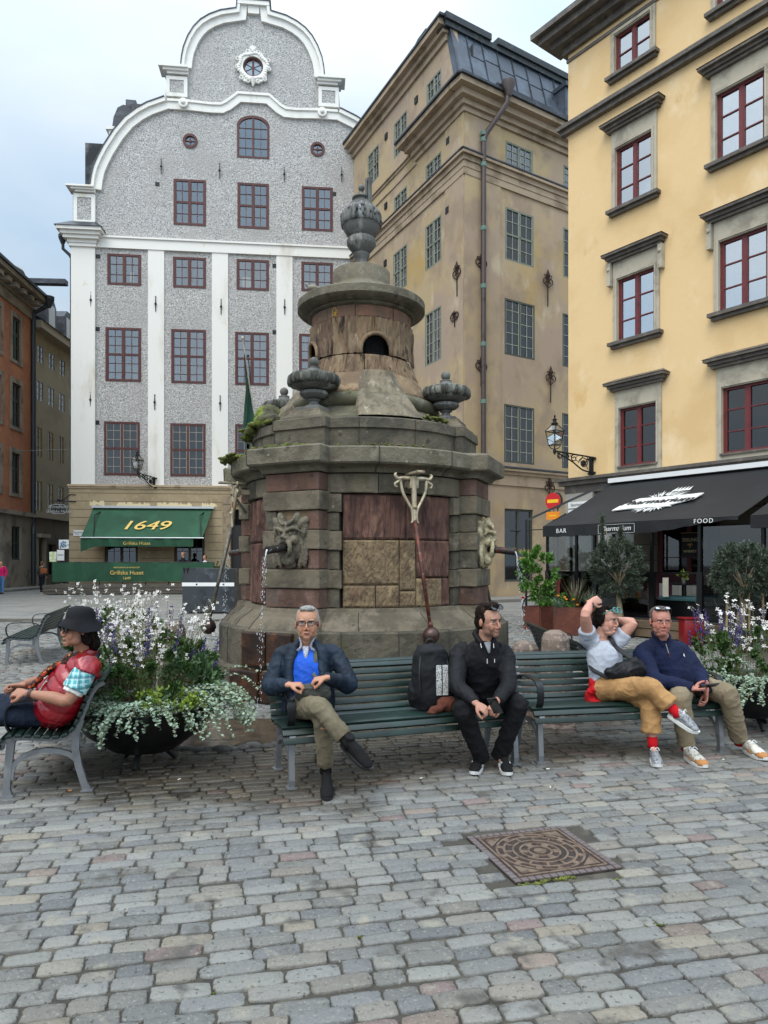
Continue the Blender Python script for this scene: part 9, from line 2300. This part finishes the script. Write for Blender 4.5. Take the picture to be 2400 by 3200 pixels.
# distant passers-by and cafe guests
def walker(label, px, Y, top, legs, skin, hairc, yaw=0, seated=False, extra=None, k=1.0):
    p = at(px, 1760, Y); P0 = V(p.x, p.y, 0); o = P0; h = lambda x, y, z: o+V(x, y, z*k)
    fr = V(sin(radians(yaw)), -cos(radians(yaw)), 0); sd_ = V(-fr.y, fr.x, 0)*1
    q = lambda s, f_, z: o+sd_*s+fr*f_+V(0,0,z*k)
    J = dict(pel=q(0,0,.92), waist=q(0,0,1.08), chest=q(0,0,1.28), neck=q(0,-.01,1.45), head=q(0,.02,1.57))
    for s, n_ in ((1,'L'),(-1,'R')): J.update({'sh'+n_:q(s*.17,0,1.38),'el'+n_:q(s*.24,-.03,1.12),'wr'+n_:q(s*.22,.10,.90),'hp'+n_:q(s*.09,0,.90),'kn'+n_:q(s*.10,.05*s,.50),'an'+n_:q(s*.11,-.02+.12*s,.09),'to'+n_:q(s*.12,.10+.12*s,.04)})
    f = dict(skin=skin, front=fr, yaw=yaw, handL=(V(0,0,-1), -sd_, 1, .4), handR=(V(0,0,-1), sd_, -1, .4), vox=.012, noeyes=True)
    P = person(label, P0, J, f, group=None); j = P['J']
    hair(P, mat(label[:12]+'_hair', hairc, .6), [((0,-.034,.055),(.086,.088,.076)),((0,-.06,-.02),(.082,.060,.095))], vox=.012)
    garment(P, 'jacket', top, [(j['pel']+V(0,0,.02),.16,.12),(j['waist'],.15,.11),(j['chest'],.17,.12),(j['neck']+V(0,0,-.06),.11,.08)], sleeves_of(j,.072,.062,.052,.042), vox=.014); trousers(P, legs, vox=.014, th=.085, kn=.066, cu=.06)
    for n_ in 'LR': make_shoe(P, j['an'+n_]-fr*.08+V(0,0,-.09*k), j['to'+n_]+fr*.08+V(0,0,-.04*k), (0,0,1), blk_shoe, wsole)
    return P
walker('woman in a bright pink jacket and blue jeans at the far left edge', 4, 36.0, cloth('pink_jacket','#c01d5c'), cloth('blue_jeans','#4a6f96'), '#b98a6e', '#2a1c18', 5)
Pw = walker('person in a dark jacket walking away in the lane on the left', 131, 38.4, cloth('dark_olive_jacket','#3a3f3a'), cloth('dark_navy_trousers','#161a26'), '#b98a6e', '#4a3a24', 170)
b = MB(); b.bbox(-.17,.17,-.06,.06,-.14,.14,.03); bgp = thing('shoulder_bag', 'brown leather shoulder bag on the back of the walker in the lane', 'bag', at(137,1784,38.1)); b.build('bag_body', mat('tan_leather','#8a4a26',.6), bgp, smooth=True, angle=50); b = MB(); b.tube([(-.14,0,.12),(-.05,.0,.45),(.1,0,.5)], .012, 6, smooth=3); b.build('strap', MATS['tan_leather'], bgp)
def guest(label, px, py, Y, top, hairc, yaw):
    p = at(px, py, Y); t = thing('person', label, 'person', p); M = headmat(V(0,0,0), yaw, 0, 0); b = MB(); head_shapes(b, M, V(0,.02,-.15), {}); fr = V(sin(radians(yaw)), -cos(radians(yaw)), 0)
    b.tube([V(0,.0,-.6),V(0,0,-.35),V(0,.01,-.17)], [(.14,.10),(.16,.10),(.07,.06)], 14, ref=fr, smooth=3)
    fuse(b, 'body', SKIN, t, voxel=.012, smooth=1, color=head_color(M, dict(skin='#b98a6e'))); b = MB(); b.ball((0,-.03,.06),(.085,.088,.074),12,8,M=M); b.ball((0,-.06,-.01),(.08,.06,.09),12,8,M=M); b.build('hair', mat(label[:9]+'h', hairc, .7), t, smooth=True)
    b = MB(); b.tube([V(0,0,-.75),V(0,0,-.45),V(0,.0,-.27),V(0,.01,-.18)], [(.2,.14),(.2,.14),(.19,.12),(.08,.07)], 16, ref=fr, smooth=3); b.tube([V(-.2,0,-.32),V(-.28,-.1,-.6)], .06, 10); b.tube([V(.2,0,-.32),V(.28,-.1,-.6)], .06, 10); fuse(b, 'shirt', top, t, voxel=.014)
guest('woman in a white top seated at the right end of the green screen', 640, 1742, 38.5, cloth('white_top','#c9c9cc'), '#5a4632', -50); guest('bald man in dark clothes under the green awning', 572, 1732, 38.8, cloth('dark_top','#1c1c20'), '#7a5a4a', -60); guest('guest in a grey top behind the bakery shop window', 1618, 1740, 33.4, cloth('grey_top','#5a5a58'), '#8a8a86', -100)
# door-side bush at the silver house, wire across the lane, pigeon
foliage('green bush beside the stone doorway of the silver house', GF.O+GF.d*GF.sz(698,1760)[0]+GF.n*.7, (0,0,.9), (.42,.35,.9), 1500, .09, .02, green_l, 71, 'doorway_bush', cat='bush')
b = MB(); p = FC+pol(.80,radians(-142),5.20); b.ball(p+V(0,0,.05),(.075,.04,.04),12,8); b.ball(p+V(-.07,0,.085),(.022,.02,.022),8,6); b.tube([p+V(-.05,0,.06),p+V(-.068,0,.08)],.018,6); b.tube([p+V(.06,0,.05),p+V(.14,0,.035)],[.022,.006],6); b.tube([p+V(-.09,0,.083),p+V(-.105,0,.078)],[.006,.002],5); b.tube([p,p+V(0,0,-.02)],.004,4); b.tube([p+V(.01,.015,0.02),p+V(.01,.015,-.02)],.004,4)
tag(b.build('pigeon', mat('pigeon_grey','#7d7566',.7), None, smooth=True), 'small brownish pigeon sitting on the left rim of the fountain tower', 'bird')
b = MB(); p = GF.O+GF.d*(SC_+.35)+V(0,-.1,topz+.06); b.ball(p+V(0,0,.12),(.2,.1,.1),12,8); b.ball(p+V(.17,0,.24),(.06,.05,.06),8,6); b.tube([p+V(.12,0,.14),p+V(.17,0,.24)],.045,6); b.tube([p+V(-.16,0,.12),p+V(-.34,0,.08)],[.05,.01],6); b.tube([p+V(.03,0,.06),p],.01,4)
tag(b.build('gull', mat('gull_dark','#4a4d50',.7), None, smooth=True), 'bird perched on the very top of the silver gable', 'bird')
b = MB(); b.tube([at(-30,1400,44), at(60,1408,42), at(214,1404,39.8)], .012, 4, smooth=4); tag(b.build('overhead_wire', mat('pale_wire','#8a8a86',.6), None), 'thin pale wire strung across the lane on the left', 'wire')
